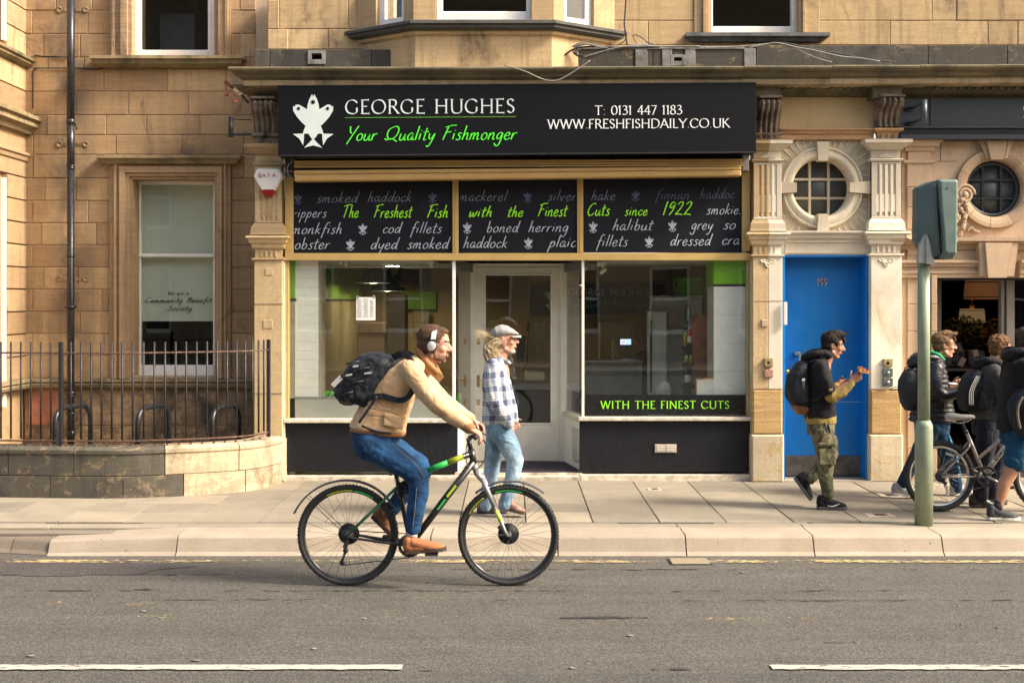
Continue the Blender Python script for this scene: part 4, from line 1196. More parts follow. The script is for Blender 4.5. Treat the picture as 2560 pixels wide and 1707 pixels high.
# entrance surround with the round window
YE=12.84
xe=lambda p: PX(p,YE);ze=lambda y: PZ(y,YE)
cxw,czw,rw=xe(2054),ze(470),71*YE/FPX
ro=103*YE/FPX
MB().plate_hole(cxw,czw,ro*.99,xe(1952),xe(2172),ze(580),ze(350),YE,.02).build('spandrel_panel',S_PAINTD,ten)
ring=MB()
prof=[(1.0,.03),(1.0,-.02),(.975,-.045),(.95,-.05),(.93,-.03),(.90,-.035),(.80,-.055),(.735,-.04),(.72,-.01),(.70,.0),(.69,.16)]
ring.lathe((cxw,YE,czw),[(ro*a,b) for a,b in prof],96,ax='y',cap=False)
ring.build('round_architrave',S_PAINTD,ten)
for k in range(4):                                   # four keystones on the ring
    a=k*pi/2;ux=Vector((cos(a),0,sin(a)));uz=Vector((-sin(a),0,cos(a)))
    r0,r1=ro*.64,ro*(1.10 if k%2 else 1.14);w0,w1=ro*.115,ro*.15
    o3=Vector((cxw,0,czw));y0,y1=YE-.075,YE+.05
    c8=[o3+ux*r0-uz*w0,o3+ux*r1-uz*w1,o3+ux*r1+uz*w1,o3+ux*r0+uz*w0]
    m=MB();m.hexa([q+Vector((0,y1,0)) for q in c8]+[q*1.0+Vector((0,y0,0)) for q in c8]);m.build('keystone',S_PAINTD,ten)
for q in range(4):                                   # sunk rays in the corners
    for k in range(9):
        a=radians(45+90*q+(k-4)*7.5);c,s2=cos(a),sin(a)
        lim=min(abs((xe(2166)-cxw)/c) if c>0 else abs((xe(1958)-cxw)/c),abs((ze(353)-czw)/s2) if s2>0 else abs((ze(577)-czw)/s2))*.985
        if lim<ro*1.08: continue
        o3=Vector((cxw,YE,czw));d=Vector((c,0,s2));n_=Vector((-s2,0,c))
        p0=o3+d*ro*1.03;p1=o3+d*lim;w0=.004;w1=.017
        m=MB();m.add([p0-n_*w0,p0+n_*w0,p1+n_*w1,p1-n_*w1,p0+Vector((0,-.004,0)),p1+Vector((0,-.020,0))],[(0,4,5,3),(1,2,5,4),(3,5,2)],0)
        m.build('ray',S_PAINTD,ten)
FROST=plain('dark_obscured_glass',(.075,.085,.09),.35,var=.1,scale=20,bump=.5,bscale=140,spec=.6)
pw=MB().lathe((cxw,YE+.13,czw),[(rw*1.05,0),(rw*1.05,.01)],64,ax='y').build('round_window',FROST,ten)
for k in (-1,1):
    h=sqrt(rw**2-(rw*.33)**2)
    MB().fbox(cxw+k*rw*.335-.013,cxw+k*rw*.335+.013,YE+.10,YE+.129,czw-h,czw+h,.004).build('glazing_bar',S_PAINTD,pw)
    MB().fbox(cxw-h,cxw+h,YE+.103,YE+.129,czw+k*rw*.335-.013,czw+k*rw*.335+.013,.004).build('glazing_bar',S_PAINTD,pw)
# entablature over the door
m=MB();m.mould(xe(1962),xe(2172),YE+.02,[(0,ze(577)),(.12,ze(578)),(.12,ze(583)),(.09,ze(589)),(.085,ze(596)),(.06,ze(600)),(.065,ze(606)),(.05,ze(609)),(.05,ze(633)),(.03,ze(640)),(0,ze(641))],lret=False,rret=False)
m.build('door_entablature',S_PAINT,ten)
BLUE=plain('blue_gloss_paint',(.0,.17,.52),.45,var=.07,scale=2.2,bump=.12,bscale=30)
YD=13.02
m=MB();m.fbox(PX(1955,YE),PX(1961.5,YE),YE-.02,YE+.3,.15,PZ(636,YE),.004);m.fbox(PX(2163,YE),PX(2172,YE),YE-.02,YE+.3,.15,PZ(636,YE),.004);m.fbox(PX(1961.5,YE),PX(2163,YE),YE-.018,YE+.3,PZ(643,YE),PZ(636,YE),.004)
dfr=m.build('door_frame',BLUE,ten)
door=MB().fbox(PX(1957,YD),PX(2165,YD),YD,YD+.05,.165,PZ(640,YD),.003).build('door',BLUE,ten)
# kick plate, scratches of bare paint, number, handle, knob
MB().fbox(PX(1963,YD-.01),PX(2156,YD-.01),YD-.012,YD,.17,PZ(1138,YD),.004).build('kick_plate',plain('dull_steel_plate',(.13,.12,.11),.5,metal=.5,var=.35,scale=7,bump=.3,bscale=30),door)
SILV=plain('satin_silver',(.55,.54,.52),.32,metal=.8,var=.1,bump=.05)
COPP=plain('tarnished_number_metal',(.60,.48,.40),.4,metal=.6,var=.2,bump=.05)
m=MB();text_mesh(m,'199',SER,(PX(2055,YD),YD-.004,PZ(714,YD)),(1,0,0),(0,0,1),17*YD/FPX,fit=27*YD/FPX,nib=14,thin=.8,serif=False,align='c',lift=Vector((0,-.004,0)))
m.build('house_number',COPP,door)
hx=PX(1996,YD);m=MB()
m.fbox(hx-.006,hx+.014,YD-.05,YD-.036,PZ(925,YD),PZ(881,YD),.003)
for yy_ in (883,923): m.fbox(PX(1985,YD),hx+.012,YD-.04,YD,PZ(yy_+4,YD),PZ(yy_-4,YD),.002)
m.build('pull_handle',SILV,door)
m=MB();m.lathe((PX(1965,YD),YD-.001,PZ(928,YD)),[(.022,0),(.022,-.006),(.008,-.012),(.008,-.03),(.024,-.04),(.024,-.052),(.012,-.06)],20,ax='y')
m.build('knob',plain('brass',(.62,.45,.18),.3,metal=.9,bump=.05),door)
m=MB();m.box(PX(2086,YD),PX(2160,YD),YD-.0015,YD,PZ(1005,YD),PZ(1004,YD));m.build('scratch',plain('bare_scratch',(.5,.6,.7),.6),door)
MB().box(PX(1955,YE),PX(2172,YE),12.72,13.4,.10,.158).build('door_step',KERBM,ten)
# pale plate at the left door reveal
MB().fbox(PX(1959,12.72),PX(1967,12.72),12.70,12.72,PZ(812,12.72),PZ(755,12.72),.002).build('reveal_plate',W_FRAME,ten)

# entry buttons and old fixings on the pilasters
YI=12.73
def plate(name,lab,cat,a,b,c,d,mat,parent=None,th=.02,Y=YI,ch=.003,group=None):
    o=MB().fbox(PX(a,Y),PX(b,Y),Y-th,Y+.01,PZ(d,Y),PZ(c,Y),ch).build(name,mat,parent)
    if lab: tag(o,lab,cat,group)
    return o
GREYBOX=plain('grey_green_box',(.10,.125,.12),.45,var=.15,bump=.1)
BRASSP=plain('old_brass_plate',(.42,.33,.16),.55,metal=.4,var=.3,scale=20,bump=.2)
for (a,b,c,d,mt,lab) in ((2208,2231,897,916,BRASSP,'old brass entry plate with a black hole, uppermost of three on the right door pilaster'),
                              (2207,2231,921,941,GREYBOX,'grey doorbell box, directly below the brass plate on the right door pilaster'),
                              (2207,2231,945,965,GREYBOX,'grey doorbell box, lowest of three on the right door pilaster')):
    o=plate('doorbell',lab,'doorbell',a,b,c,d,mt)
    cxx,czz=PX((a+b)/2,YI),PZ((c+d)/2,YI)
    MB().lathe((cxx,YI-.02,czz),[(.017,0),(.017,-.004),(.010,-.006),(.010,-.016),(.004,-.018)],16,ax='y').build('button',IRON if mt is BRASSP else SILV,o)
    for sx_ in (-1,1):
        for sz_ in (-1,1): MB().lathe((cxx+sx_*.036,YI-.02,czz+sz_*.03),[(.004,0),(.003,-.003)],8,ax='y').build('screw',IRON,o)
o=plate('entry_plate','weathered brass entry plate with a black hole on the left door pilaster','doorbell',1911,1932,895,917,BRASSP)
MB().lathe((PX(1921,YI),YI-.02,PZ(906,YI)),[(.015,.0),(.013,-.002),(.0005,-.003)],16,ax='y').build('hole',IRON,o)
plate('patch_tile','small reddish square plate below the entry plate on the left door pilaster','wall plate',1911,1933,924,942,plain('faded_red_plate',(.42,.22,.16),.7,var=.3,scale=20),th=.012)
plate('repair_patch','grey square mortar repair high on the left door pilaster','wall plate',1905,1920,799,816,MORTAR,th=.006)

# ------------------------------------------------------------------ bay window above the cornice
YBf,YBw=12.62,YU
bxl,bxr,bwl,bwr=PX(1028,YBf),PX(1388,YBf),PX(869,YBw),PX(1560,YBw)
def bay_band(prof,mat,name,inset=0.0):
    """band round the canted bay; prof: (projection, z)"""
    base=[(bwl,YBw),(bxl,YBf),(bxr,YBf),(bwr,YBw)]
    def off(d):
        # move each face outward by d and intersect
        import itertools
        L=[]
        for a,b in zip(base[:-1],base[1:]):
            dx,dy=b[0]-a[0],b[1]-a[1];l=math.hypot(dx,dy);nx,ny=dy/l,-dx/l
            L.append(((a[0]+nx*d,a[1]+ny*d),(dx/l,dy/l)))
        pts=[]
        (p,u)=L[0];t=(YBw-p[1])/u[1];pts.append((p[0]+u[0]*t,YBw))
        for (p,u),(q,v) in zip(L[:-1],L[1:]):
            det=u[0]*(-v[1])+u[1]*v[0]
            t=((q[0]-p[0])*(-v[1])+(q[1]-p[1])*v[0])/det
            pts.append((p[0]+u[0]*t,p[1]+u[1]*t))
        (p,u)=L[2];t=(YBw-p[1])/u[1];pts.append((p[0]+u[0]*t,YBw))
        return pts
    m=MB();R=[[(x_,y_,z_) for x_,y_ in off(o_)] for o_,z_ in prof]
    vs=[p for r in R for p in r];fs=[]
    for i in range(len(R)-1):
        for j in range(3): fs.append((4*i+j,4*i+j+1,4*i+5+j,4*i+4+j))
    fs.append((3,2,1,0));e=4*(len(R)-1);fs.append((e,e+1,e+2,e+3))
    m.add(vs,fs);return m.build(name,mat,ten)
zs=PZ(52,YBf)
bay_band([(.0,zs+.01),(.02,zs),(.025,zs-.03),(.0,zs-.035),(.0,zs-.065),(-.03,zs-.085),(-.06,zs-.09)],stone('slate_grey_sill',[(.10,.097,.09)],soot=.3,bed=.2,moss=.15),'bay_sill')
YBb=12.62
bay_band([(-.06,zs-.088),(-.065,zs-.12),(-.10,zs-.14),(-.10,PZ(200,YBf))],S_BLOND,'bay_apron')
# bay upper: stone mullions and three windows
zt_=PZ(-40,YBf)
def quad_wall(a,b,z0,z1,th,mat,name,parent=ten,ch=.008):
    """upright slab from plan point a to b, thickness th inward (+Y side)"""
    a=Vector((a[0],a[1],0));b=Vector((b[0],b[1],0));d=(b-a).normalized();n_=Vector((-d.y,d.x,0))
    f=[a,b,b+n_*th,a+n_*th]
    m=MB();m.hexa([q+Vector((0,0,z0)) for q in f]+[q+Vector((0,0,z1)) for q in f]);return m.build(name,mat,parent)
def lerp2(a,b,t): return (a[0]+(b[0]-a[0])*t,a[1]+(b[1]-a[1])*t)
inl=lambda p: p
A0,A1,A2,A3=(bwl+.10,YBw),(bxl+.02,YBf+.10),(bxr-.02,YBf+.10),(bwr-.10,YBw)
# front window from px 1092..1327
Yq=YBf+.10
fx=lambda p: PX(p,Yq)
for (a,b) in ((fx(1034),fx(1090)),(fx(1329),fx(1384))): quad_wall((a,Yq-.02),(b,Yq-.02),zs,zt_,.2,S_BLOND,'bay_mullion')
wf=MB()
wf.fbox(fx(1091),fx(1106),Yq+.05,Yq+.12,zs+.01,zt_,.005);wf.fbox(fx(1316),fx(1328),Yq+.05,Yq+.12,zs+.01,zt_,.005);wf.fbox(fx(1106),fx(1316),Yq+.052,Yq+.12,zs+.01,PZ(26,Yq),.01)
w=wf.build('window',W_PAINT,ten)
MB().box(fx(1104),fx(1318),Yq+.08,Yq+.084,PZ(27,Yq),zt_).build('pane',GLASS,w)
for (P0,P1,side) in ((A0,A1,'l'),(A3,A2,'r')):
    s_=[0,.30,.48,.84,1.0]
    d=lerp2(P0,P1,.36);e=lerp2(P0,P1,.80)
    q=[lerp2(P0,P1,t) for t in (0,.34,.82,1)]
    def W(a,b,z0,z1,th,mat,name,par=ten):
        if side=='l': return quad_wall(a,b,z0,z1,th,mat,name,par)
        return quad_wall(b,a,z0,z1,th,mat,name,par)
    W(q[0],q[1],zs,zt_,.16,S_BLOND,'bay_mullion');W(q[2],q[3],zs,zt_,.16,S_BLOND,'bay_mullion')
    def inward(p,d_): 
        n_=Vector((P1[0]-P0[0],P1[1]-P0[1])).normalized()
        nn=(-n_.y,n_.x) if side=='l' else (n_.y,-n_.x)
        return (p[0]+nn[0]*d_,p[1]+nn[1]*d_)
    r=[inward(lerp2(P0,P1,t),.05) for t in (.34,.44,.74,.82)]
    w=W(r[0],r[1],zs+.01,zt_,.05,W_PAINT,'window')
    W(r[2],r[3],zs+.01,zt_,.05,W_PAINT,'sash_stile',w);W(r[1],r[2],zs+.012,zs+.095,.05,W_PAINT,'sash_rail',w)
    r2=[inward(lerp2(P0,P1,t),.075) for t in (.42,.78)]
    W(r2[0],r2[1],zs+.09,zt_,.004,GLASS,'pane',w)
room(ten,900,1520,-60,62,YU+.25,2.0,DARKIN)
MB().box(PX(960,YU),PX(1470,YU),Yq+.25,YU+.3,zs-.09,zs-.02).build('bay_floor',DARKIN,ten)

# upper right sash window with its slate sill
yw=YU+.10
f=MB();xw=lambda p: PX(p,yw);zw=lambda y: PZ(y,yw)
f.fbox(xw(1772),xw(1782),yw,yw+.1,zw(88),zw(-30),.005);f.fbox(xw(1980),xw(1996),yw,yw+.1,zw(88),zw(-30),.005);f.fbox(xw(1782),xw(1980),yw+.002,yw+.1,zw(88),zw(66),.01)
w=f.build('window',W_PAINT,ten)
MB().box(xw(1780),xw(1982),yw+.05,yw+.054,zw(67),zw(-30)).build('pane',GLASS,w)
MB().mould(PX(1742,YU),PX(2036,YU),YU,[(0,PZ(86,YU)),(.13,PZ(88,YU)),(.135,PZ(97,YU)),(.09,PZ(99,YU)),(.07,PZ(107,YU)),(.0,PZ(109,YU))]).build('slate_sill',plain('slate_sill',(.085,.088,.09),.7,var=.3,scale=8,bump=.4,bscale=40),ten)
for (a,b,pr) in ((1735,1756,.015),(1756,1766,.045),(1766,1772,.02),(1996,2004,.03),(2004,2012,.05),(2012,2048,.012)):
    MB().fbox(PX(a,YU),PX(b,YU),YU-pr,YU+.12,PZ(86,YU),PZ(-30,YU),.004).build('jamb_stone',S_BLOND,ten)
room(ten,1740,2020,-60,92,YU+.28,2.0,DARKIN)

# cables: loops and runs on the cornice
cabs=thing('loose_cables','tangle of black and grey cables looped over the cornice above the sign','cable',P(1480,130,12.8))
CABG=plain('grey_cable',(.26,.25,.22),.6,var=.2,bump=0);CABK=plain('black_cable',(.03,.032,.036),.5,var=.2,bump=0)
def cable(pp,mat,r=.008,Y=12.84,jy=0.0):
    pts=[(a,b,Y+(random.uniform(-.03,.03) if jy else 0)) for a,b in pp]
    cr=crom(pts,False,6)
    MB().tube([P(a,b,y) for a,b,y in cr],r*.75,6).build('cable',mat,cabs)
cable([(1200,164),(1290,161),(1370,161),(1395,152),(1420,132),(1440,122),(1480,117),(1560,120),(1650,118)],CABK,.012,12.82)
cable([(1260,163),(1310,178),(1350,196),(1375,202),(1400,199),(1440,176),(1475,152)],CABG,.008,12.32)
for k in range(5):
    a=k*3
    cable([(1430+a,118+k),(1445,110+k*1.5),(1470,108+k),(1500,116+k),(1520,122),(1500,138-k),(1470,146-k*2),(1445,142-k),(1432+a,130),(1440+a,120+k)],CABG if k%2 else CABK,.007,12.80-.006*k)
for k in range(4):
    cable([(1445+6*k,140+k),(1475,144-k*2),(1510,134-k*2),(1545,122-k),(1590,112+k),(1650,116),(1750,119-k)],CABG if k != 1 else CABK,.007,12.79-.008*k)
cable([(1582,90),(1590,88),(1605,95),(1622,108),(1650,117)],CABK,.007,12.8);cable([(1582,90),(1588,104),(1592,110)],CABK,.006,12.8)
cable([(1565,0),(1563,30),(1561,60),(1564,85),(1568,112)],CABK,.012,12.98);cable([(1562,70),(1566,92),(1560,104),(1546,112)],CABK,.008,12.96)
cable([(1870,117),(1910,111),(1942,108),(1975,110),(2010,118),(2060,128),(2110,137),(2160,147),(2215,154),(2240,157)],CABK,.010,12.80)
cable([(1870,120),(1920,110),(1945,108),(1990,118),(2040,127),(2100,141),(2150,146),(2200,154)],CABG,.008,12.78)
cable([(1945,109),(1975,116),(2010,132),(2045,147),(2080,156)],CABG,.008,12.79)
cable([(1760,120),(1820,118),(1880,114),(1940,108)],CABG,.009,12.79)
# ------------------------------------------------------------------ fishmonger's shopfront
YS=12.85
shop=thing('fishmonger_shop','fishmonger shopfront with mustard frames, black stall risers and a recessed white glazed door','shopfront',(0,YS,.15))
sx=lambda p,Y=YS: PX(p,Y)
sz=lambda y,Y=YS: PZ(y,Y)
RISER=plain('black_speckled_panel',(.011,.0125,.017),.5,spec=.3,var=.25,scale=30,bump=.25,bscale=260)
SILL=plain('worn_white_sill',(.66,.60,.50),.55,var=.2,scale=14,bump=.3,bscale=40)
PLINTH=plain('worn_white_plinth',(.64,.56,.44),.7,var=.3,scale=10,bump=.4,bscale=40)
PANEL=plain('dark_slate_panel',(.0062,.0078,.013),.55,var=.12,scale=2,bump=0,spec=.25)
# frame members
def bar(name,a,b,y0,y1,mat,Y=YS,d=.08,ch=.004,parent=None):
    return MB().fbox(PX(a,Y),PX(b,Y),Y,Y+d,PZ(y1,Y),PZ(y0,Y),ch).build(name,mat,parent or shop)
bar('transom',712,1878,633,651,GOLD,YS-.04,.12)
bar('frame_post',712,733,410,633,GOLD,YS-.02,.10)
bar('frame_post',1855,1876,400,628,GOLD,YS-.02,.10)
bar('frame_post',712,722,651,1046,GOLD,YS-.01,.08);bar('frame_post',706,712,643,1200,SILL,YS-.03,.10)
bar('frame_post',1867,1877,648,1042,plain('grey_gold_frame',(.36,.28,.14),.5,var=.1),YS-.01,.08);bar('frame_post',1877,1880,640,1190,SILL,YS-.03,.10)
bar('mullion',1131,1146,440,633,GOLD,YS-.025,.10);bar('mullion',1443,1458,438,633,GOLD,YS-.025,.10)
for px in (1138.5,1450.5): bar('mullion_bead',px-1,px+1,440,633,GOLD,YS-.031,.02,.001)
# fascia panels with chalk-like lettering
HW1=plain('chalk_white',(.42,.46,.55),.7,var=.15,scale=30,bump=0)
HW2=plain('chalk_blue_grey',(.15,.175,.25),.7,var=.15,scale=30,bump=0)
HW3=plain('chalk_dim_blue',(.065,.085,.16),.7,var=.2,scale=30,bump=0)
LIME=plain('lime_lettering',(.33,.90,.02),.6,var=.05,bump=0)
LIMEG=plain('bright_green_lettering',(.08,.80,.03),.6,var=.05,bump=0)
SILVL=plain('pale_silver_lettering',(.60,.70,.70),.4,var=.08,scale=12,bump=.05)
WHITL=plain('white_lettering',(.82,.84,.84),.5,var=.04,bump=0)
LOGO=plain('silver_green_emblem',(.60,.70,.68),.4,var=.06,scale=3,bump=.05)
YPn=YS-.005
def emblem(mb,cx_,top,hgt,Y,eyes=None,lift=.0022):
    """three fish joined in a star: body outline mirrored, tails below, eyes as dark discs; cx_, top, hgt in photo pixels"""
    k=hgt/132.0
    R=[(0,244),(2.8,237),(9.5,249.5),(13.8,263),(15,274.6),(20.8,271),(36,262.3),(44.7,264),(42.9,267),(49.3,267),(49.3,277),(40.7,292),(28.5,306),(18.7,315.3),(22.6,324.5),(25.4,334.3),(11.6,334.3),(7.7,341.3),(1,349)]
    W=lambda a,b_: (cx_+a*k,top+(b_-237)*k)
    poly=[W(a,b_) for a,b_ in R]+[W(-a,b_) for a,b_ in reversed(R[1:])]
    def put(pl,dy):
        v=[(PX(a,Y),Y-dy,PZ(b,Y)) for a,b in pl]
        mb.add(v,[tuple(t) for t in tessellate_polygon([[Vector((p[0],p[2],0)) for p in v]])])
    put(poly,lift)
    tl=[(22,334),(50,335),(34.6,346),(24.5,363),(22.5,345)]
    put([W(a,b_) for a,b_ in tl],lift*1.2);put([W(-a,b_) for a,b_ in tl],lift*1.3)
    put([W(a,b_) for a,b_ in ((0,346),(10,356.6),(22.3,369),(0,363),(-22.3,369),(-10,356.6))],lift*1.4)
    if eyes is not None:
        for ex,ey,er in ((0,256.5,5),(35.8,272.4,4),(-35.8,272.4,4)):
            q=W(ex,ey);eyes.lathe((PX(q[0],Y),Y-lift*1.5,PZ(q[1],Y)),[(er*k*Y/FPX,0),(er*k*Y/FPX,-.001)],14,ax='y')
panels=[]
for (a,b,y0,y1) in ((733,1131,440,634),(1146,1443,438,633),(1458,1855,436,631)):
    panels.append(MB().fbox(PX(a,YS),PX(b,YS),YS,YS+.05,PZ(y1,YS),PZ(y0,YS),.002).build('fascia_panel',PANEL,shop))
words_=[  # text, left px, baseline y, total width px, cap px, material, panel
 ('smoked',790,509,103,26,HW2,0),('haddock',918,507,110,26,HW2,0),
 ('mackerel',1147,505,118,26,HW2,1),('silver',1368,504,72,26,HW2,1),
 ('hake',1477,503,60,26,HW2,2),('finnan',1637,501,86,26,HW3,2),('haddoc',1748,499,88,26,HW3,2),
 ('kippers',729,546,86,26,HW1,0),('The',856,546,40,30,LIME,0),('Freshest',934,546,94,30,LIME,0),('Fish',1067,546,52,30,LIME,0),
 ('with',1171,544,58,26,LIME,1),('the',1267,544,40,26,LIME,1),('Finest',1344,543,72,30,LIME,1),
 ('Cuts',1467,541,56,30,LIME,2),('since',1560,541,58,26,LIME,2),('1922',1655,540,72,31,LIME,2),('smokies',1765,538,92,26,HW1,2),
 ('monkfish',728,587,126,27,HW1,0),('cod',955,585,46,27,HW1,0),('fillets',1025,585,78,27,HW1,0),
 ('boned',1215,583,80,27,HW1,1),('herring',1320,582,100,27,HW1,1),
 ('halibut',1530,578,100,27,HW1,2),('grey',1727,576,54,27,HW1,2),('sole',1807,575,58,27,HW1,2),
 ('lobster',727,625,96,28,HW1,0),('dyed',925,625,68,28,HW1,0),('smoked',1017,624,103,28,HW1,0),
 ('haddock',1157,622,110,28,HW1,1),('plaic',1371,620,68,28,HW1,1),
 ('fillets',1490,618,78,28,HW1,2),('dressed',1674,616,102,28,HW1,2),('cras',1803,614,58,28,HW1,2)]
s=YPn/FPX
lims=[(735,1129),(1148,1441),(1460,1851)]
for (w_,a,yb,wd,h,mt,pi_) in words_:
    m=MB()
    bb=yb-(a-735)*.0
    text_mesh(m,w_,HND,(PX(a,YPn),YPn+.003,PZ(yb-2,YPn)),(1,0,.006),(0,0,1),h*s,fit=wd*s,slant=.20,nib=10.5 if mt is LIME else 8.5,thin=.6,serif=False,track=4,clip=((lims[pi_][0]-a)*s,(lims[pi_][1]-a)*s))
    if m.v: tag(m.build('lettering',mt,panels[pi_]))
for (cx_,top,mt,pi_) in ((745,484,HW3,0),(1081,481,HW3,0),(1319,479,HW3,1),(1589,476,HW3,2),(907,559,HW1,0),(1168,556,HW1,1),(1483,554,HW1,2),(1681,551,HW1,2),(876,598,HW1,0),(1321,594,HW1,1),(1623,591,HW1,2)):
    m=MB();e=MB();emblem(m,cx_,top,29,YS,e,.002);m.build('fish_emblem',mt,panels[pi_]);e.build('fish_eye',PANEL,panels[pi_])

# awning cassette in mustard metal, above the panels
YA=12.62
aw=thing('awning','closed mustard metal awning cassette below the black shop sign','awning',(0,YA,PZ(430,YA)))
def slope_box(mb,a,b,yl0,yl1,yr0,yr1,Y,d,ch=.006):
    """box whose top / bottom rows differ at the two ends"""
    pts=[]
    for (p,y0,y1) in ((a,yl0,yl1),(b,yr0,yr1)):
        x=PX(p,Y);pts.append((x,PZ(y1,Y),PZ(y0,Y)))
    (xa,za0,za1),(xb,zb0,zb1)=pts
    c=ch
    vs=[(xa,Y+d,za0),(xb,Y+d,zb0),(xb,Y+d,zb1),(xa,Y+d,za1),(xa,Y+c,za0),(xb,Y+c,zb0),(xb,Y+c,zb1),(xa,Y+c,za1),
          (xa+c,Y,za0+c),(xb-c,Y,zb0+c),(xb-c,Y,zb1-c),(xa+c,Y,za1-c)]
    mb.add(vs,[(8,9,10,11),(4,5,9,8),(5,6,10,9),(6,7,11,10),(7,4,8,11),(0,1,5,4),(1,2,6,5),(2,3,7,6),(3,0,4,7),(3,2,1,0)])
    return mb
slope_box(MB(),735,1856,401,407,397,403,YA,.2,.008).build('upper_cassette',ALUGOLD,aw)
slope_box(MB(),735,1856,408,414,404,410,YA+.006,.2,.003).build('upper_cassette',ALUGOLD,aw)
slope_box(MB(),735,1856,415,419.5,411,415.5,YA-.004,.2,.003).build('upper_cassette',ALUGOLD,aw)
slope_box(MB(),736,1853,426,436,416,425,YA-.03,.16,.006).build('front_bar',ALUGOLD,aw)
slope_box(MB(),736,1853,436.5,453,425.5,440,YA-.036,.16,.012).build('front_bar',ALUGOLD,aw)
slope_box(MB(),736,1853,419.5,426,415.5,419,YA+.05,.1,.003).build('shadow_gap',DARKIN,aw)
MB().fbox(PX(712,12.68),PX(735,12.68),12.68,12.85,PZ(440,12.68),PZ(385,12.68),.01).build('end_bracket',IRON,aw)
MB().fbox(PX(1856,12.66),PX(1872,12.66),12.66,12.85,PZ(427,12.66),PZ(386,12.66),.006).build('end_bracket',LEAD,aw)
MB().tube([P(a,b,12.64) for a,b in crom([(731,388),(727,396),(731,403),(722,412),(718,424),(722,440),(733,447)],False,5)],.006,6).build('wire',CABG,aw)
MB().tube([P(a,b,12.62) for a,b in ((712,427),(724,428),(736,430))],.004,6).build('wire',CABG,aw)
MB().box(-2.35,2.45,12.80,12.86,PZ(402,12.8),PZ(370,12.8)).build('fascia_backing',DARKIN,shop)

# the big sign
YG=12.45
sign=thing('shop_sign','long black shop sign with silver fish emblem, GEORGE HUGHES and green Your Quality Fishmonger lettering','sign',(0,YG,PZ(300,YG)))
SIGNB=plain('satin_black_sign',(.010,.0115,.0145),.38,var=.12,scale=3,bump=0)
m,t=newmat('ribbed_black_sign');t.bsdf.inputs['Base Color'].default_value=(.0028,.0034,.0052,1);t.bsdf.inputs['Roughness'].default_value=.5;t.bsdf.inputs['Specular IOR Level'].default_value=.22
wv=t.new('ShaderNodeTexWave',wave_type='BANDS',bands_direction='Z');wv.inputs['Scale'].default_value=16;wv.inputs['Distortion'].default_value=.4;t.link(t.pos(),wv.inputs['Vector']);t.bump(wv.outputs[1],.10,.003)
SIGNB=m
slope_box(MB(),695,1891,214,390,206,381,YG,.26,.006).build('sign_box',SIGNB,sign)
slope_box(MB(),700,1888,388,391,379,382.5,YG-.006,.03,.002).build('lower_trim',IRON,sign)
ra=-(206-214)/(1891-695)     # the box rises to the right
def sy(y,px): return y-(px-785)*.0067
YG2=YG-.001;s=YG/FPX
UX=(1,0,.0067)
m=MB();e=MB();emblem(m,783,236,134,YG,e,.0035);m.build('fish_emblem',LOGO,sign);e.build('fish_eye',SIGNB,sign)
m=MB();text_mesh(m,'GEORGE HUGHES',SER,(PX(863,YG),YG,PZ(285,YG)),UX,(0,0,1),34*s,fit=424*s,nib=12.5,thin=.26,track=13);m.build('lettering',SILVL,sign)
m=MB();slope_box(m,862,1290,294,295.6,291.4,293,YG-.003,.004,.0004);m.build('underline',plain('dull_green_line',(.10,.30,.02),.6,bump=0),sign)
m=MB();text_mesh(m,'Your Quality Fishmonger',HND,(PX(866,YG),YG,PZ(352,YG)),UX,(0,0,1),34*s,fit=424*s,slant=.20,nib=9.5,thin=.5,serif=False,track=2);m.build('lettering',LIMEG,sign)
m=MB();text_mesh(m,'T: 0131 447 1183',SER,(PX(1486,YG),YG,PZ(287.5,YG)),UX,(0,0,1),22*s,fit=219*s,nib=12,thin=.35,track=6);m.build('lettering',WHITL,sign)
m=MB();text_mesh(m,'WWW.FRESHFISHDAILY.CO.UK',SER,(PX(1369,YG),YG,PZ(322,YG)),UX,(0,0,1),22*s,fit=455*s,nib=12.5,thin=.35,track=6);m.build('lettering',WHITL,sign)

# stall risers, sills, plinth
r1=MB().fbox(sx(716),sx(1144),YS,YS+.06,.235,sz(1056),.003).build('stall_riser',RISER,shop)
r2=MB().fbox(sx(1449),sx(1878),YS,YS+.06,.235,sz(1050),.003).build('stall_riser',RISER,shop)
MB().fbox(sx(710),sx(1147),YS-.05,YS+.1,sz(1056),sz(1046),.006).build('window_sill',SILL,shop)
MB().fbox(sx(1446),sx(1880),YS-.05,YS+.1,sz(1051),sz(1041.5),.006).build('window_sill',SILL,shop)
MB().fbox(sx(710),sx(1449),YS-.04,YS+.1,.13,.198,.01,0,.004).build('plinth',PLINTH,shop)
MB().fbox(sx(1449),sx(1880),YS-.04,YS+.1,.13,.21,.01,0,.004).build('plinth',PLINTH,shop)
for a,rr in ((1637,r2),(896,r1)):
    cxx=PX(a+27,YS);m=MB();m.fbox(cxx-.112,cxx+.112,YS-.012,YS,sz(1131),sz(1110),.003)
    vb=m.build('air_vent',plain('cream_metal_vent',(.50,.42,.32),.5,var=.2,bump=.1),rr)
for a,rr in ((1637,shop),(896,shop)):
    cxx=PX(a+27,YS)
    v=MB()
    for k in range(4):
        for sgn in (-1,1): v.box(cxx+sgn*.05-.042,cxx+sgn*.05+.042,YS-.017,YS-.011,sz(1127-k*4.2),sz(1126.2-k*4.2)+.006)
    tag(v.build('vent_louvre',W_FRAME,rr),kind='stuff')

# shop window glass
MB().box(sx(721),sx(1131),YS+.03,YS+.034,sz(1047),sz(650)).build('pane',GLASSD,shop)
MB().box(sx(1460),sx(1868),YS+.03,YS+.034,sz(1043),sz(650)).build('pane',GLASSD,shop)
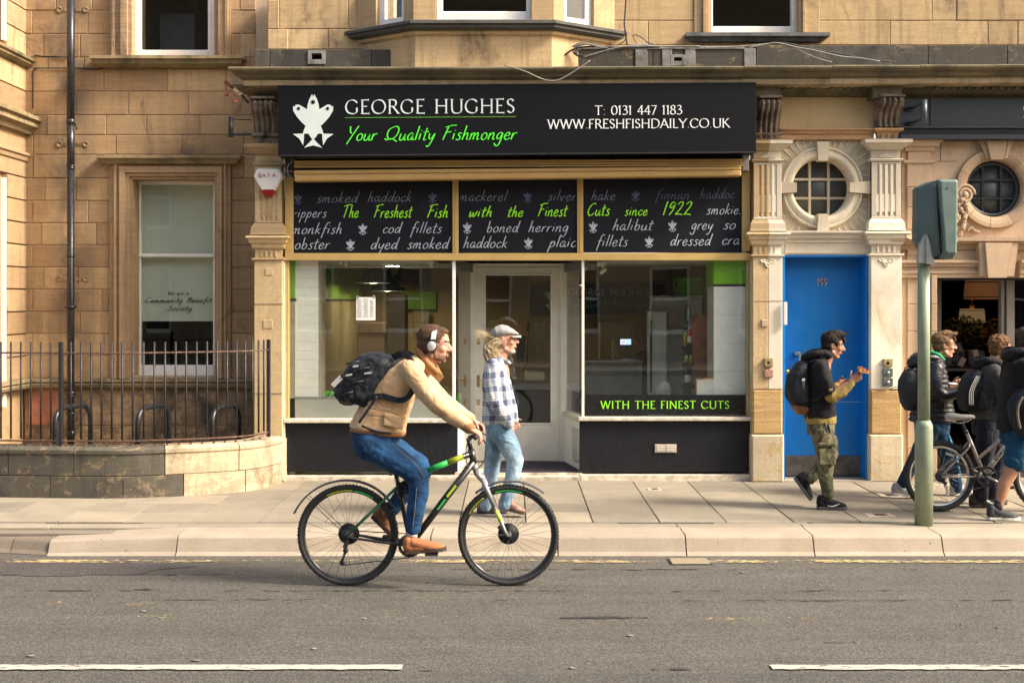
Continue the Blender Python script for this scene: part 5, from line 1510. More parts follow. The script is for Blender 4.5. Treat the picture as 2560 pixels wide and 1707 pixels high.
# corner posts
MB().fbox(sx(1130.5),sx(1138.5),YS-.005,YS+.04,sz(1048),sz(650),.003).build('corner_post',W_PAINT,shop)
MB().fbox(sx(1454),sx(1460.5),YS-.005,YS+.04,sz(1044),sz(650),.003).build('corner_post',W_PAINT,shop)
# recess: splayed side lights
YDd=13.70
LFx,LBx=sx(1137),PX(1184,YDd);RFx,RBx=sx(1456),PX(1409,YDd)
zc=2.42
zsil=sz(1046)
def splay(x0,x1,z0,z1,th,mat,name,t0=0.,t1=1.,side=1,par=None,off=0.):
    a=Vector((x0,YS+.02,0));b=Vector((x1,YDd,0));d=(b-a);n_=Vector((-d.y,d.x,0)).normalized()*(1 if side>0 else-1)
    p=a+d*t0+n_*off;q=a+d*t1+n_*off
    m=MB();f=[p,q,q+n_*th,p+n_*th]
    m.hexa([v+Vector((0,0,z0)) for v in f]+[v+Vector((0,0,z1)) for v in f]);return m.build(name,mat,par or shop)
for (x0,x1,sd) in ((LFx,LBx,1),(RFx,RBx,-1)):
    splay(x0,x1,zsil,zc,.005,GLASSD,'side_pane',.02,.985,sd,off=.02)
    splay(x0,x1,zsil-.05,zsil,.09,SILL,'side_sill',0,1,sd,off=-.015)
    splay(x0,x1,.235,zsil-.05,.05,W_FRAME if sd<0 else W_FRAME,'side_riser',.0,1,sd)
    splay(x0,x1,.30,zsil-.12,.006,GLASSD if sd<0 else W_FRAME,'side_riser_panel',.12,.5,sd,off=-.006)
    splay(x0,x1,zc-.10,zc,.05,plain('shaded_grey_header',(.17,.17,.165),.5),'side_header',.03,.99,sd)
    MB().fbox(x1-.035,x1+.035,YDd-.03,YDd+.05,.2,zc,.004).build('door_post',W_FRAME,shop)
MB().box(LFx,RFx,YS+.0,YDd+.3,.12,.222).build('threshold',PLINTH,shop)
mat_=MB().box(sx(1250),sx(1446),YS+.03,YDd-.03,.222,.232)
k=0
for i in range(46):
    xx_=sx(1252)+i*.0172
    if xx_<sx(1445): mat_.box(xx_,xx_+.008,YS+.035,YDd-.035,.232,.238)
mo=mat_.build('door_mat',plain('purple_black_rubber',(.060,.050,.075),.75,var=.2,scale=20,bump=.2));tag(mo,'ribbed dark purple rubber mat in front of the recessed shop door','door mat')
MB().box(LBx-.4,RBx+.4,YS+.05,YDd+.2,zc,zc+.05).build('soffit',W_FRAME,shop)
# the door
xd=lambda p: PX(p,YDd);zd=lambda y: PZ(y,YDd)
dm=MB()
dm.fbox(xd(1188),xd(1212),YDd,YDd+.05,.235,zd(668),.003);dm.fbox(xd(1379),xd(1402),YDd,YDd+.05,.235,zd(668),.003)
dm.fbox(xd(1212),xd(1379),YDd+.001,YDd+.05,zd(688),zd(668),.003);dm.fbox(xd(1212),xd(1379),YDd+.001,YDd+.05,zd(1068),zd(1060),.003)
sd_=dm.build('door',W_FRAME,shop)
MB().fbox(xd(1190),xd(1400),YDd-.006,YDd+.04,.24,zd(1067),.004).build('door_kick_panel',W_FRAME,sd_)
MB().box(xd(1211),xd(1380),YDd+.02,YDd+.025,zd(1062),zd(686)).build('door_pane',GLASSD,sd_)
for (a,b,c,d) in ((1212,1380,684.5,688.5),(1212,1214.5,688,1061),(1376.5,1380,688,1061),(1212,1380,1057,1061)):
    MB().fbox(xd(a),xd(b),YDd-.008,YDd+.02,zd(d),zd(c),.002).build('glazing_bead',W_PAINT,sd_)
MB().fbox(xd(1184),xd(1406),YDd+.004,YDd+.06,zd(667),zc,.004).build('door_head',W_FRAME,shop)
for (y0,y1) in ((847,861),(937,967),(998,1012)):
    MB().fbox(xd(1191.5),xd(1200),YDd-.006,YDd,zd(y1),zd(y0),.002).build('lock_plate',BRASSP,sd_)
MB().tube([(xd(1196),YDd-.006,zd(950)),(xd(1196),YDd-.045,zd(950)),(xd(1210),YDd-.05,zd(950))],.006,8).build('lever_handle',plain('brass',(.62,.45,.18),.3),sd_)
# black vinyl strip with green words across the right window
vs_=MB().box(sx(1462),sx(1864),YS+.024,YS+.028,sz(1036),sz(987)).build('vinyl_strip',plain('black_vinyl',(.012,.013,.015),.25,var=.05,bump=0),shop)
m=MB();s=YS/FPX
text_mesh(m,'WITH THE FINEST CUTS',SER,(PX(1502,YS),YS+.022,PZ(1021.5,YS)),(1,0,.001),(0,0,1),18.5*s,fit=322*s,nib=15,thin=.35,track=12,lift=Vector((0,-.0012,0)));m.build('lettering',LIME,vs_)
# same words on the left window's splay, seen edge on
vm=splay(RFx,RBx,sz(1036),sz(987) ,.003,plain('black_vinyl',(.012,.013,.015),.25),'vinyl_strip',.03,.62,-1,off=.014)
nt=MB().box(PX(890,YS),PX(938,YS),YS+.020,YS+.024,PZ(801,YS),PZ(743,YS)).build('paper_notice',plain('notice_paper',(.82,.82,.80),.8,var=.02,bump=0));tag(nt,'white handwritten paper notice taped inside the left shop window','notice')
m=MB()
for r_ in range(9):
    for c_ in range(3):
        if r_==0 and c_==2: continue
        x0=PX(892.5+c_*16,YS);yb=751+r_*5.3-c_*.9
        text_mesh(m,random.choice(['mon','tues','close','open','hours','noon'])[: 4 if c_<2 else 3].replace('z','s'),HND,(x0,YS+.020,PZ(yb,YS)),(1,0,0),(0,0,1),4.4*s,fit=(11 if c_<2 else 8)*s,nib=12,thin=.7,serif=False,track=4,lift=Vector((0,-.0008,0)))
tag(m.build('handwriting',INK,nt),kind='stuff')
for (a,b) in ((893,743),(934,742)): MB().box(PX(a-3,YS),PX(a+3,YS),YS+.0185,YS+.0195,PZ(b+4,YS),PZ(b-4,YS)).build('tape',plain('tape',(.3,.3,.27),.3),nt)

# ---- inside the shop
TILE=plain('cream_tiles',(.93,.92,.86),.25,var=.04,scale=3,bump=0)
TILEG=plain('green_tiles',(.20,.55,.01),.3,var=.08,scale=2,bump=0)
TILEGD=plain('olive_green_wall',(.16,.36,.02),.5,var=.12,scale=2,bump=0)
BEIGE=plain('beige_shop_wall',(.44,.33,.21),.7,var=.12,scale=1.4,bump=0)
CEIL=plain('shop_ceiling',(.62,.60,.55),.7,var=.06,bump=0)
FLOORI=plain('shop_floor_tiles',(.16,.15,.14),.5,var=.2,scale=4,bump=0)
STEEL=plain('stainless_steel',(.42,.43,.42),.35,metal=.6,var=.12,scale=3,bump=.05)
inn=thing('shop_interior','shop interior seen through the glass with white tiled piers and green bands','shop interior',(0,14,.2))
IX0,IX1,IY1=-2.32,2.50,19.0
MB().box(IX0,IX1,YS+.08,IY1,.05,.16).build('floor',FLOORI,inn)
MB().box(IX0,IX1,YDd+.25,15.3,zc,zc+.06).build('low_ceiling',CEIL,inn)
MB().box(IX0,IX1,YS+.06,YDd+.25,zc,zc+.05).build('low_ceiling',CEIL,inn)
MB().box(IX0,IX1,15.3,IY1,3.1,3.15).build('high_ceiling',BEIGE,inn)
MB().box(IX0,IX1,15.3,15.34,zc,3.1).build('bulkhead',CEIL,inn)
MB().box(IX0,IX0+.06,YS+.06,IY1,.1,2.0).build('tiled_side_wall',plain('grey_beige_tiles',(.38,.33,.26),.35),inn)
MB().box(IX0,IX0+.06,YS+.06,IY1,2.03,2.7).build('green_band',TILEGD,inn)
MB().box(IX0,IX0+.07,YS+.06,IY1,2.0,2.03).build('dark_trim',DARKIN,inn)
MB().box(IX0,IX0+.06,YS+.06,IY1,2.7,3.1).build('upper_wall',BEIGE,inn)
MB().box(IX1-.06,IX1,YS+.06,IY1,.1,3.1).build('tiled_side_wall',plain('grey_beige_tiles',(.38,.33,.26),.35),inn)
MB().box(IX0,IX1,IY1-.05,IY1,.1,3.1).build('back_wall',BEIGE,inn)
MB().box(PX(1010,18.9),PX(1090,18.9),18.88,18.94,PZ(773,18.9),PZ(728,18.9)).build('green_band',TILEGD,inn)
MB().box(PX(1010,18.9),PX(1090,18.9),18.87,18.94,PZ(776,18.9),PZ(773,18.9)).build('dark_trim',DARKIN,inn)
# tiled piers just behind the glass
def tiled(x0,x1,y0,y1,z0,z1,mat,tw,thh,name,face='y'):
    n_z=max(1,round((z1-z0)/thh));h=(z1-z0)/n_z;n_x=max(1,round((x1-x0)/tw));w=(x1-x0)/n_x
    MB().box(x0+.003,x1-.003,y0+.004,y1,z0,z1).build('pier_core',plain('pale_grout',(.55,.54,.49),.6,bump=0),inn)
    for i in range(n_z):
        for j in range(n_x):
            MB().fbox(x0+j*w+.0015,x0+(j+1)*w-.0015,y0,y0+.008,z0+i*h+.0015,z0+(i+1)*h-.0015,.002).build(name,mat,inn)
yp=YS+.09
tiled(PX(722,yp),PX(796,yp),yp,yp+.45,PZ(992,yp),PZ(650,yp),TILE,.32,.098,'wall_tile')
tiled(PX(1784,yp),PX(1866,yp),yp,yp+.45,PZ(1000,yp),PZ(716,yp),TILE,.34,.27,'wall_tile')
tiled(PX(1784,yp),PX(1866,yp),yp,yp+.45,PZ(710.5,yp),PZ(650,yp),TILEG,.34,.15,'green_tile')
MB().fbox(PX(1783,yp),PX(1867,yp),yp-.004,yp+.45,PZ(716,yp),PZ(710.5,yp),.002).build('dark_trim',DARKIN,inn)
MB().box(PX(796,yp)+.001,PX(796,yp)+.008,yp+.01,yp+.45,.9,zc).build('pier_side',plain('grey_beige_tiles',(.38,.33,.26),.35),inn)
MB().box(PX(1784,yp)-.008,PX(1784,yp)-.001,yp+.01,yp+.45,PZ(716,yp),zc).build('pier_side_green',TILEGD,inn)
yg=14.6
MB().box(PX(1698,yg),PX(1756,yg),yg,yg+.5,PZ(738,yg),PZ(695,yg)).build('green_band',TILEG,inn)
MB().box(PX(1660,yg),PX(1760,yg),yg+.01,yg+.5,.2,PZ(738,yg)).build('pier_core',BEIGE,inn)
# display ledge behind the left window
MB().box(PX(720,YS),PX(1131,YS),YS+.06,YS+.10,sz(1048),sz(996)).build('display_front',plain('ribbed_pale_steel',(.48,.47,.42),.4,var=.1,scale=5,bump=.1),inn)
MB().box(PX(720,YS),PX(1131,YS),YS+.10,YS+.75,sz(996)-.02,sz(996)).build('display_tray',STEEL,inn)
MB().fbox(PX(720,YS),PX(1131,YS),YS+.055,YS+.075,sz(997),sz(993),.002).build('display_rim',SILV,inn)
# garnish left in the tray
gm=MB()
for k in range(60):
    c=Vector((PX(random.uniform(812,845),13.1),random.uniform(13.05,13.2),sz(996)+random.uniform(.005,.05)))
    a=Vector((random.uniform(-1,1),random.uniform(-1,1),random.uniform(0,1))).normalized()*.02;b=a.orthogonal().normalized()*.012
    gm.add([c-a,c+b,c+a+Vector((0,0,.008)),c-b],[(0,1,2,3)])
o=gm.build('parsley',plain('parsley_green',(.08,.35,.02),.6));tag(o,'bright green parsley garnish in the window display tray','garnish',kind='stuff')
# lights
def emit(name,col,st):
    m=bpy.data.materials.new(name);m.use_nodes=True;b=m.node_tree.nodes['Principled BSDF'];b.inputs['Base Color'].default_value=(*col,1);b.inputs['Emission Color'].default_value=(*col,1);b.inputs['Emission Strength'].default_value=st;return m
GLOWW=emit('downlight_glow',(1,.95,.82),26.0)
GLOWY=emit('warm_bulb_glow',(1,.78,.35),25.0)
for k,(px,yy_,lab) in enumerate(((981,14.3,'round downlight glowing in the shop ceiling behind the left window'),)):
    o=MB().lathe((PX(px,yy_),yy_,zc-.004),[(.085,0),(.085,-.006),(.078,-.012)],24).build('downlight',W_PAINT);tag(o,lab,'ceiling light')
    MB().lathe((PX(px,yy_),yy_,zc-.0175),[(.076,0),(.076,-.002)],24).build('diffuser',GLOWW,o)
PEND=plain('blue_black_enamel',(.035,.07,.10),.25,var=.1,bump=0)
for (px,py,w_,yy_,lab) in ((934,708,88,15.9,'nearer blue enamel pendant lamp inside the left shop window'),(968,728,96,17.0,'farther and lower blue enamel pendant lamp inside the left shop window'),(1005,712,60,18.0,'small far pendant lamp behind the two blue enamel lamps')):
    c=P(px,py,yy_);r=w_/2*yy_/FPX
    o=thing('pendant_lamp',lab,'pendant lamp',c,'enamel pendant lamps in the shop')
    MB().lathe(c,[(r*.99,0),(r,.008),(r*.72,.09),(r*.42,.17),(r*.22,.22),(r*.2,.30),(r*.12,.34),(.01,.35)],32,cap=False).build('lamp_shade',PEND,o)
    MB().cone(c+Vector((0,0,.35)),Vector((c.x,c.y,3.1)),.006,.006,6).build('lamp_cord',IRON,o)
    MB().ell(c+Vector((0,0,.03)),(r*.5,r*.5,.03),None,16,8).build('bulb',GLOWY,o)
# ceiling clips and spotlight
for (px,yy_) in ((848,656),(861,661),(1071,658),(1076,665)):
    MB().fbox(PX(px,13.2),PX(px+6,13.2),13.2,13.24,PZ(yy_+5,13.2),zc,.002).build('rail_clip',W_PAINT,inn)
MB().cone((PX(815,13.3),13.3,PZ(668,13.3)),(PX(1128,13.3),13.3,PZ(668,13.3)),.006,.006,8).build('curtain_rail',W_PAINT,inn)
o=thing('spotlight','small white spotlight under the ceiling of the right shop window','spotlight',P(1503,660,13.2))
MB().fbox(PX(1492,13.2),PX(1513,13.2),13.18,13.26,PZ(666,13.2),zc,.003).build('mount_box',W_FRAME,o)
a=P(1515,672,13.2);b=P(1500,683,13.2);MB().cone(a,b,.022,.024,16).cone(P(1506,665,13.22),P(1508,675,13.22),.008,.008,8).build('lamp_head',W_FRAME,o)
# indoor sign board over the back opening
yb_=16.4
ib=thing('indoor_sign','black indoor sign over the preparation room with dim GEORGE HUGHES lettering','sign',P(1500,747,yb_))
MB().fbox(PX(1326,yb_),PX(1664,yb_),yb_,yb_+.05,PZ(787,yb_),PZ(709,yb_),.004).build('board',plain('indoor_black_board',(.014,.016,.02),.4),ib)
DIML=plain('dim_sign_letters',(.75,.78,.76),.5,bump=0);DIMG=plain('dim_green_letters',(.10,.45,.04),.5,bump=0)
s2=yb_/FPX
m=MB();text_mesh(m,'GEORGE HUGHES',SER,(PX(1420,yb_),yb_,PZ(738,yb_)),(1,0,0),(0,0,1),16*s2,fit=200*s2,nib=15,thin=.35,track=12);m.build('lettering',DIML,ib)
m=MB();text_mesh(m,'Your Quality Fishmonger',HND,(PX(1415,yb_),yb_,PZ(768,yb_)),(1,0,0),(0,0,1),17*s2,fit=205*s2,slant=.18,nib=12,thin=.5,serif=False);m.build('lettering',DIMG,ib)
m=MB();e=MB();emblem(m,1385,716,62,yb_,e,.003);m.build('fish_emblem',DIML,ib);e.build('fish_eye',DARKIN,ib)
for (a,b,c,d) in ((1320,1668,787,793),(1320,1326,700,793),(1326,1668,702,709)):
    MB().fbox(PX(a,yb_),PX(b,yb_),yb_-.02,yb_+.06,PZ(d,yb_),PZ(c,yb_),.004).build('board_frame',plain('varnished_frame',(.30,.19,.08),.45),ib)
MB().box(PX(1326,yb_),PX(1664,yb_),yb_+.02,yb_+.06,PZ(709,yb_),3.1).build('upper_partition',BEIGE,inn)
MB().box(PX(1318,yb_),PX(1340,yb_),yb_+.03,yb_+.1,.2,PZ(793,yb_)).build('partition_post',BEIGE,inn)
# prep room items
CREAM=plain('cream_cupboard',(.68,.60,.40),.5,var=.1,bump=0)
BOXC=plain('brown_cardboard',(.50,.32,.18),.8,var=.1,scale=3,bump=.1)
def item(name,lab,cat,a,b,c,d,Y,dep,mat,ch=.006,group=None):
    return tag(MB().fbox(PX(a,Y),PX(b,Y),Y,Y+dep,PZ(d,Y),PZ(c,Y),ch).build(name,mat),lab,cat,group)
item('prep_counter','long grey steel counter inside the shop behind the door glass','counter',1214,1600,958,975,15.0,.7,STEEL)
MB().fbox(PX(1214,15.05),PX(1600,15.05),15.05,15.6,.16,PZ(975,15.05),.006).build('counter_base',plain('dark_cabinet',(.07,.065,.06),.5),inn)
o=item('scales','cream shop weighing scales standing on the counter behind the door','scales',1312,1362,930,951,14.7,.3,CREAM,.01)
MB().ell(P(1336,930,14.85),(.11,.09,.04),None,18,8).build('weighing_pan',SILV,o)
o=item('screen','small lit till screen glowing above the inner counter','screen',1548,1580,845,864,15.6,.03,IRON,.002)
MB().box(PX(1550.5,15.598),PX(1577.5,15.598),15.594,15.598,PZ(861.5,15.6),PZ(847.5,15.6)).build('display',emit('screen_glow',(.35,.5,.75),.9),o)
MB().ell(P(1558,855,15.592),(.03,.001,.02),None,10,6).build('screen_picture',emit('screen_pink',(.8,.45,.45),.7),o)
item('cream_cupboard','cream painted cupboard glimpsed through the right shop window','cupboard',1500,1590,806,900,16.9,.3,CREAM)
item('card_reader','cream card machine on a stand beside the till screen','card machine',1531,1547,850,900,15.7,.1,CREAM)
item('glass_counter','grey glazed serving counter inside the right shop window','counter',1462,1606,902,990,14.6,.6,plain('grey_counter_front',(.28,.28,.27),.3,bump=0))
MB().box(PX(1462,14.55),PX(1606,14.55),14.5,14.6,PZ(905,14.55),PZ(900,14.55)).build('counter_top',STEEL,inn)
# tall fridge cabinet
fr=thing('fridge_cabinet','tall grey steel fridge cabinet with a curved glass side beside the white pier','fridge',P(1690,990,14.0))
MB().fbox(PX(1642,14.2),PX(1757,14.2),14.2,14.9,.3,PZ(739,14.2),.01).build('cabinet_body',plain('grey_steel_cabinet',(.52,.53,.53),.45,var=.1,bump=0),fr)
MB().fbox(PX(1622,14.0),PX(1669,14.0),14.0,14.2,.3,PZ(778,14.0),.015).build('fridge_door',plain('grey_green_door',(.55,.57,.52),.4,bump=0),fr)
MB().fbox(PX(1640,14.19),PX(1757,14.19),14.17,14.2,PZ(749,14.19),PZ(740,14.19),.004).build('cabinet_head',STEEL,fr)
MB().box(PX(1625,13.99),PX(1630,13.99),13.985,14.0,PZ(980,14),PZ(800,14)).build('fridge_edge',DARKIN,fr)
m=MB()
for k in range(5): m.fbox(PX(1674,13.98),PX(1688,13.98),13.96,13.98,PZ(791+k*6.0,13.98),PZ(786.5+k*6.0,13.98),.001)
tag(m.build('stickers',plain('coloured_stickers',(.45,.25,.2),.6,var=.6,scale=60),fr),kind='stuff')
# wooden board and bottles
WOODR=plain('red_brown_wood',(.30,.11,.06),.5,var=.35,scale=5,bump=.2)
yw_=13.5
poly=[(1731,790),(1738,784),(1745,788),(1753,791),(1762,787),(1768,784),(1777,787),(1777,940),(1740,940),(1735,900),(1731,860)]
tag(MB().prism([(PX(a,yw_),PZ(b,yw_)) for a,b in poly],yw_,yw_+.03).build('wooden_board',WOODR),'red brown wooden board with a notched top leaning in the right shop window','wooden board')
tag(MB().prism([(PX(a,yw_),PZ(b,yw_)) for a,b in [(1777.5,745),(1783,742),(1786,940),(1779,940)]],yw_-.02,yw_+.0).build('wooden_strip',plain('tan_wood',(.36,.17,.07),.5,var=.2)),'narrow tan wooden strip leaning against the white tiled pier','wooden strip')
def bottle(px,ybot,h,w_,mat,lab,capm,Y=13.62,labm=None):
    o=thing('bottle',lab,'bottle',P(px,ybot,Y),'bottles on the rack in the right shop window')
    r=w_/2*Y/FPX;H=h*Y/FPX;c=P(px,ybot,Y)
    MB().lathe(c,[(r,0),(r,H*.6),(r*.8,H*.7),(r*.4,H*.82),(r*.38,H*.9)],16).build('bottle_body',mat,o)
    MB().lathe(c+Vector((0,0,H*.9)),[(r*.45,0),(r*.45,H*.1)],12).build('cap',capm,o)
    if labm: MB().lathe(c+Vector((0,0,H*.12)),[(r*1.03,0),(r*1.03,H*.38)],16,cap=False).build('paper_label',labm,o)
RED=plain('red_plastic',(.55,.03,.04),.4);YEL=plain('mustard_label',(.55,.42,.05),.5);GRN=plain('green_plastic',(.03,.5,.15),.4)
WPL=plain('white_plastic',(.75,.73,.7),.4);BLKG=plain('black_glass',(.02,.02,.022),.2)
bottle(1713,864,42,9,YEL,'yellow sauce bottle on the upper rack shelf beside the wooden board',BLKG)
bottle(1725,862,44,15,RED,'red and white sauce bottle next to the yellow one on the rack',WPL,labm=WPL)
bottle(1716,905,20,10,WPL,'white tub with a green lid on the middle rack shelf',GRN,labm=YEL)
bottle(1728,908,26,12,YEL,'short yellow jar on the middle rack shelf',BLKG)
bottle(1720,960,46,17,BLKG,'large black bottle with a pale label on the lowest rack shelf',IRON,labm=WPL)
o=thing('bottle_rack','dark rack of shelves standing between fridge and wooden board','rack',P(1720,980,13.6))
for yy_ in (866,910,962): MB().fbox(PX(1706,13.6),PX(1736,13.6),13.55,13.7,PZ(yy_+8,13.6),PZ(yy_,13.6),.003).build('shelf',IRON,o)
MB().fbox(PX(1707,13.72),PX(1730,13.72),13.71,13.74,.3,PZ(820,13.7),.003).build('rack_back',plain('rack_grey',(.12,.13,.14),.5),o)
c=P(1720,785,13.7);MB().ell(c,(.035,.02,.115),None,16,10).build('hanging_wreath',IRON,o);MB().ell(c+Vector((0,-.012,0)),(.022,.014,.09),None,14,10).build('wreath_centre',plain('pale_netting',(.4,.42,.38),.8,var=.4,scale=60),o)
# whiteboard
YW=YS+.10
poly=[(1437,545),(1843,517),(1843,677),(1437,677)]
def q3(a,b): return (1300+a/3.2667,780+b/3.2667)
pts=[q3(*p) for p in poly]
wb=tag(MB().prism([(PX(a,YW),PZ(b,YW)) for a,b in pts],YW,YW+.02).build('whiteboard',plain('pine_edge',(.48,.28,.13),.5)),'small wood framed whiteboard propped in the right corner of the right shop window','whiteboard')
ins=[(pts[0][0]+3.5,pts[0][1]+4),(pts[1][0]-3.5,pts[1][1]+4.5),(pts[2][0]-3.5,pts[2][1]),(pts[3][0]+2.5,pts[3][1])]
MB().prism([(PX(a,YW),PZ(b,YW)) for a,b in ins],YW-.003,YW).build('board_face',plain('whiteboard_face',(.80,.80,.76),.3,var=.02,bump=0),wb)
m=MB()
for (a,b,w_) in ((1747,958,32),(1803,957,48),(1801,968,50),(1746,970,8),(1806,945,24)):
    text_mesh(m,'noted here also'[:max(3,int(w_/4))].strip(),HND,(PX(a,YW),YW-.003,PZ(b,YW)),(1,0,.02),(0,0,1),6*s,fit=w_*s,nib=8,thin=.7,serif=False,lift=Vector((0,-.001,0)))
tag(m.build('faint_writing',plain('faint_marker',(.45,.46,.45),.6,bump=0),wb),kind='stuff')
# cardboard boxes and tall cream cabinet behind the left window
item('cardboard_box','large brown cardboard box, lower of the two behind the left shop window','cardboard box',893,961,833,960,14.6,.35,BOXC,.004,'cardboard boxes in the shop')
item('cardboard_box','flat brown cardboard box on top of the larger one behind the left shop window','cardboard box',896,964,807,832,14.58,.36,BOXC,.004,'cardboard boxes in the shop')
item('tall_cabinet','tall beige cabinet under the pendant lamps behind the left shop window','cabinet',968,1012,737,960,15.4,.5,plain('beige_cabinet',(.32,.26,.18),.6,bump=0))
item('menu_sheet','blue lined sheet on the back wall of the shop','poster',1033,1073,777,830,18.8,.01,plain('sheet_beige',(.36,.31,.24),.8,bump=0))
m=MB()
for (a,b,c,d) in ((1033,1034.5,777,830),(1071.5,1073,777,830),(1033,1073,779,780.5),(1033,1073,804,805.5)): m.box(PX(a,18.79),PX(b,18.79),18.785,18.795,PZ(d,18.79),PZ(c,18.79))
tag(m.build('blue_rules',plain('blue_rule',(.10,.22,.35),.6,bump=0),bpy.data.objects['menu_sheet']),kind='stuff')
# broom seen through the door, dark vent case, hanging black case
o=thing('broom','long wooden broom handle leaning inside the shop behind the door glass','broom',P(1312,950,15.0));MB().cone(P(1310,930,15),P(1321,822,15.2),.012,.012,8).build('broom_handle',plain('tan_wood',(.36,.17,.07),.5),o);MB().cone(P(1319,828,15.18),P(1321,808,15.2),.02,.018,8).build('grip',IRON,o)
item('dark_case','large dark brown case high on the wall behind the left shop window','case',1002,1073,672,718,16.2,.4,plain('dark_brown_case',(.07,.045,.04),.6,bump=0))
item('till','dark till on the inner counter behind the man in the cap','till',1292,1320,842,905,15.4,.3,plain('dark_till',(.06,.06,.065),.5,bump=0))
item('white_door','pale inner door behind the shop door glass','door',1339,1362,806,900,16.6,.05,plain('pale_inner_door',(.7,.71,.65),.5,bump=0))
for (px,yy_) in ((-.5,13.9),): pass
# plastic bag and green rolls at the window
o=MB().ell(P(1660,975,13.4),(.08,.05,.10),None,14,10).ell(P(1664,985,13.4),(.06,.05,.06),None,12,8).build('plastic_bag',plain('white_bag',(.42,.44,.40),.5,var=.2,scale=20,bump=.6,bscale=20));tag(o,'crumpled white plastic bag at the foot of the fridge in the right shop window','plastic bag')
o=MB().box(PX(1142,13.3),PX(1152,13.3),13.25,13.5,PZ(1025,13.3),PZ(985,13.3)).build('green_crate',plain('grass_green_plastic',(.10,.40,.03),.5));tag(o,'green plastic edging behind the white corner post of the left window','display trim')
# ------------------------------------------------------------------ cafe front at the right edge
YR=12.86
cafe=thing('cafe_building','pinkish stone cafe front with a round dark window above a wide dark doorway','building',(3.8,YR,.15))
rx=lambda p,Y=YR: PX(p,Y)
rz=lambda y,Y=YR: PZ(y,Y)
cx2,cz2,rw2,ro2=rx(2487),rz(471.5),68*YR/FPX,99*YR/FPX
# wall field round the window: six dressed stones cut to the ring (radial joints)
MB().plate_hole(cx2,cz2,ro2*1.004,rx(2322),rx(2662),rz(597),rz(350),YR+.004,.2).build('wall_field',S_PINK,cafe)
for (a,b,c,d) in ((2351,2352.2,352,403),(2326,2392,403,404.2),(2326,2380,468,469)):
    MB().box(rx(a),rx(b),YR-.0005,YR+.01,rz(d),rz(c)).build('joint',plain('dark_joint',(.2,.13,.08),.9,bump=0),cafe)
# ring of voussoirs
N=10
for k in range(N):
    a0=2*pi*k/N+radians(9)+.006;a1=2*pi*(k+1)/N+radians(9)-.006
    if radians(72)<.5*(a0+a1)<radians(108): pass
    m=MB();n=10;prof=[(1.0,.02),(1.0,-.03),(.985,-.04),(.90,-.04),(.80,-.028),(.735,-.01),(.72,.0),(.70,.12)]
    R=[]
    for i in range(n+1):
        a=a0+(a1-a0)*i/n
        R.append([(cx2+ro2*q*cos(a),YR+y_,cz2+ro2*q*sin(a)) for q,y_ in prof])
    L_=len(prof);vs=[p for r in R for p in r];fs=[]
    for i in range(n):
        for j in range(L_-1): fs.append((i*L_+j,i*L_+j+1,(i+1)*L_+j+1,(i+1)*L_+j))
    m.add(vs,fs,0,False);m.build('voussoir',S_PINK,cafe)
MB().lathe((cx2,YR+.06,cz2),[(ro2*1.0,0),(ro2*1.0,.01),(ro2*.7,.01),(ro2*.7,0)],64,ax='y',cap=False).build('ring_core',S_PINK,cafe)
for (poly) in ([(2468,352),(2534-15,352),(2510,399),(2478,399)],[(2450,352),(2466,352),(2476,397),(2467,399)],[(2521,352),(2533,352),(2518,396),(2512,397)]):
    pr=.085 if poly[0][0]==2468 else .06
    MB().prism([(rx(a,YR-pr),rz(b,YR-pr)) for a,b in poly],YR-pr,YR+.05).build('keystone',S_PINK,cafe)
GDARK=plain('blue_black_paint',(.018,.026,.034),.35,var=.1,bump=.05)
w2=MB().lathe((cx2,YR+.10,cz2),[(rw2*1.06,0),(rw2*1.06,-.03),(rw2*.9,-.03),(rw2*.88,0)],64,ax='y',cap=False).build('round_window',GDARK,cafe)
MB().lathe((cx2,YR+.105,cz2),[(rw2*1.0,0),(rw2*1.0,.01)],64,ax='y').build('pane',FROST,w2)
for k in (-1,1):
    h=rw2*.9
    MB().fbox(cx2+k*rw2*.34-.014,cx2+k*rw2*.34+.014,YR+.075,YR+.10,cz2-h,cz2+h,.004).build('glazing_bar',GDARK,w2)
    MB().fbox(cx2-h,cx2+h,YR+.078,YR+.10,cz2+k*rw2*.34-.014,cz2+k*rw2*.34+.014,.004).build('glazing_bar',GDARK,w2)
# side pilaster strip with capital
pb=MB().fbox(rx(2254),rx(2268),YR,YR+.2,.15,rz(350),.004).build('corner_strip',S_PINK,cafe)
ysr=[368,404,448,505,560]
for a,b in zip([404,468,519,575,640][:-1],[404,468,519,575,640][1:]):
    MB().fbox(rx(2266),rx(2326),YR-.03,YR+.1,rz(b)+.002,rz(a)-.002,.004).build('pilaster_block',S_PINK,cafe)
m=MB();m.mould(rx(2272),rx(2322),YR,[(0,rz(350)),(.11,rz(351)),(.11,rz(357)),(.09,rz(359)),(.085,rz(367)),(.05,rz(370)),(.045,rz(378)),(.03,rz(380)),(0,rz(381))]);m.build('capital',S_PINK,cafe)
MB().fbox(rx(2268),rx(2324),YR-.028,YR+.1,rz(403),rz(380),.004).build('pilaster_block',S_PINK,cafe)
m=MB();m.mould(rx(2268),rx(2322),YR,[(0,rz(400)),(.05,rz(402)),(.05,rz(408)),(.03,rz(411)),(0,rz(412))]);m.build('neck_moulding',S_PINK,cafe)
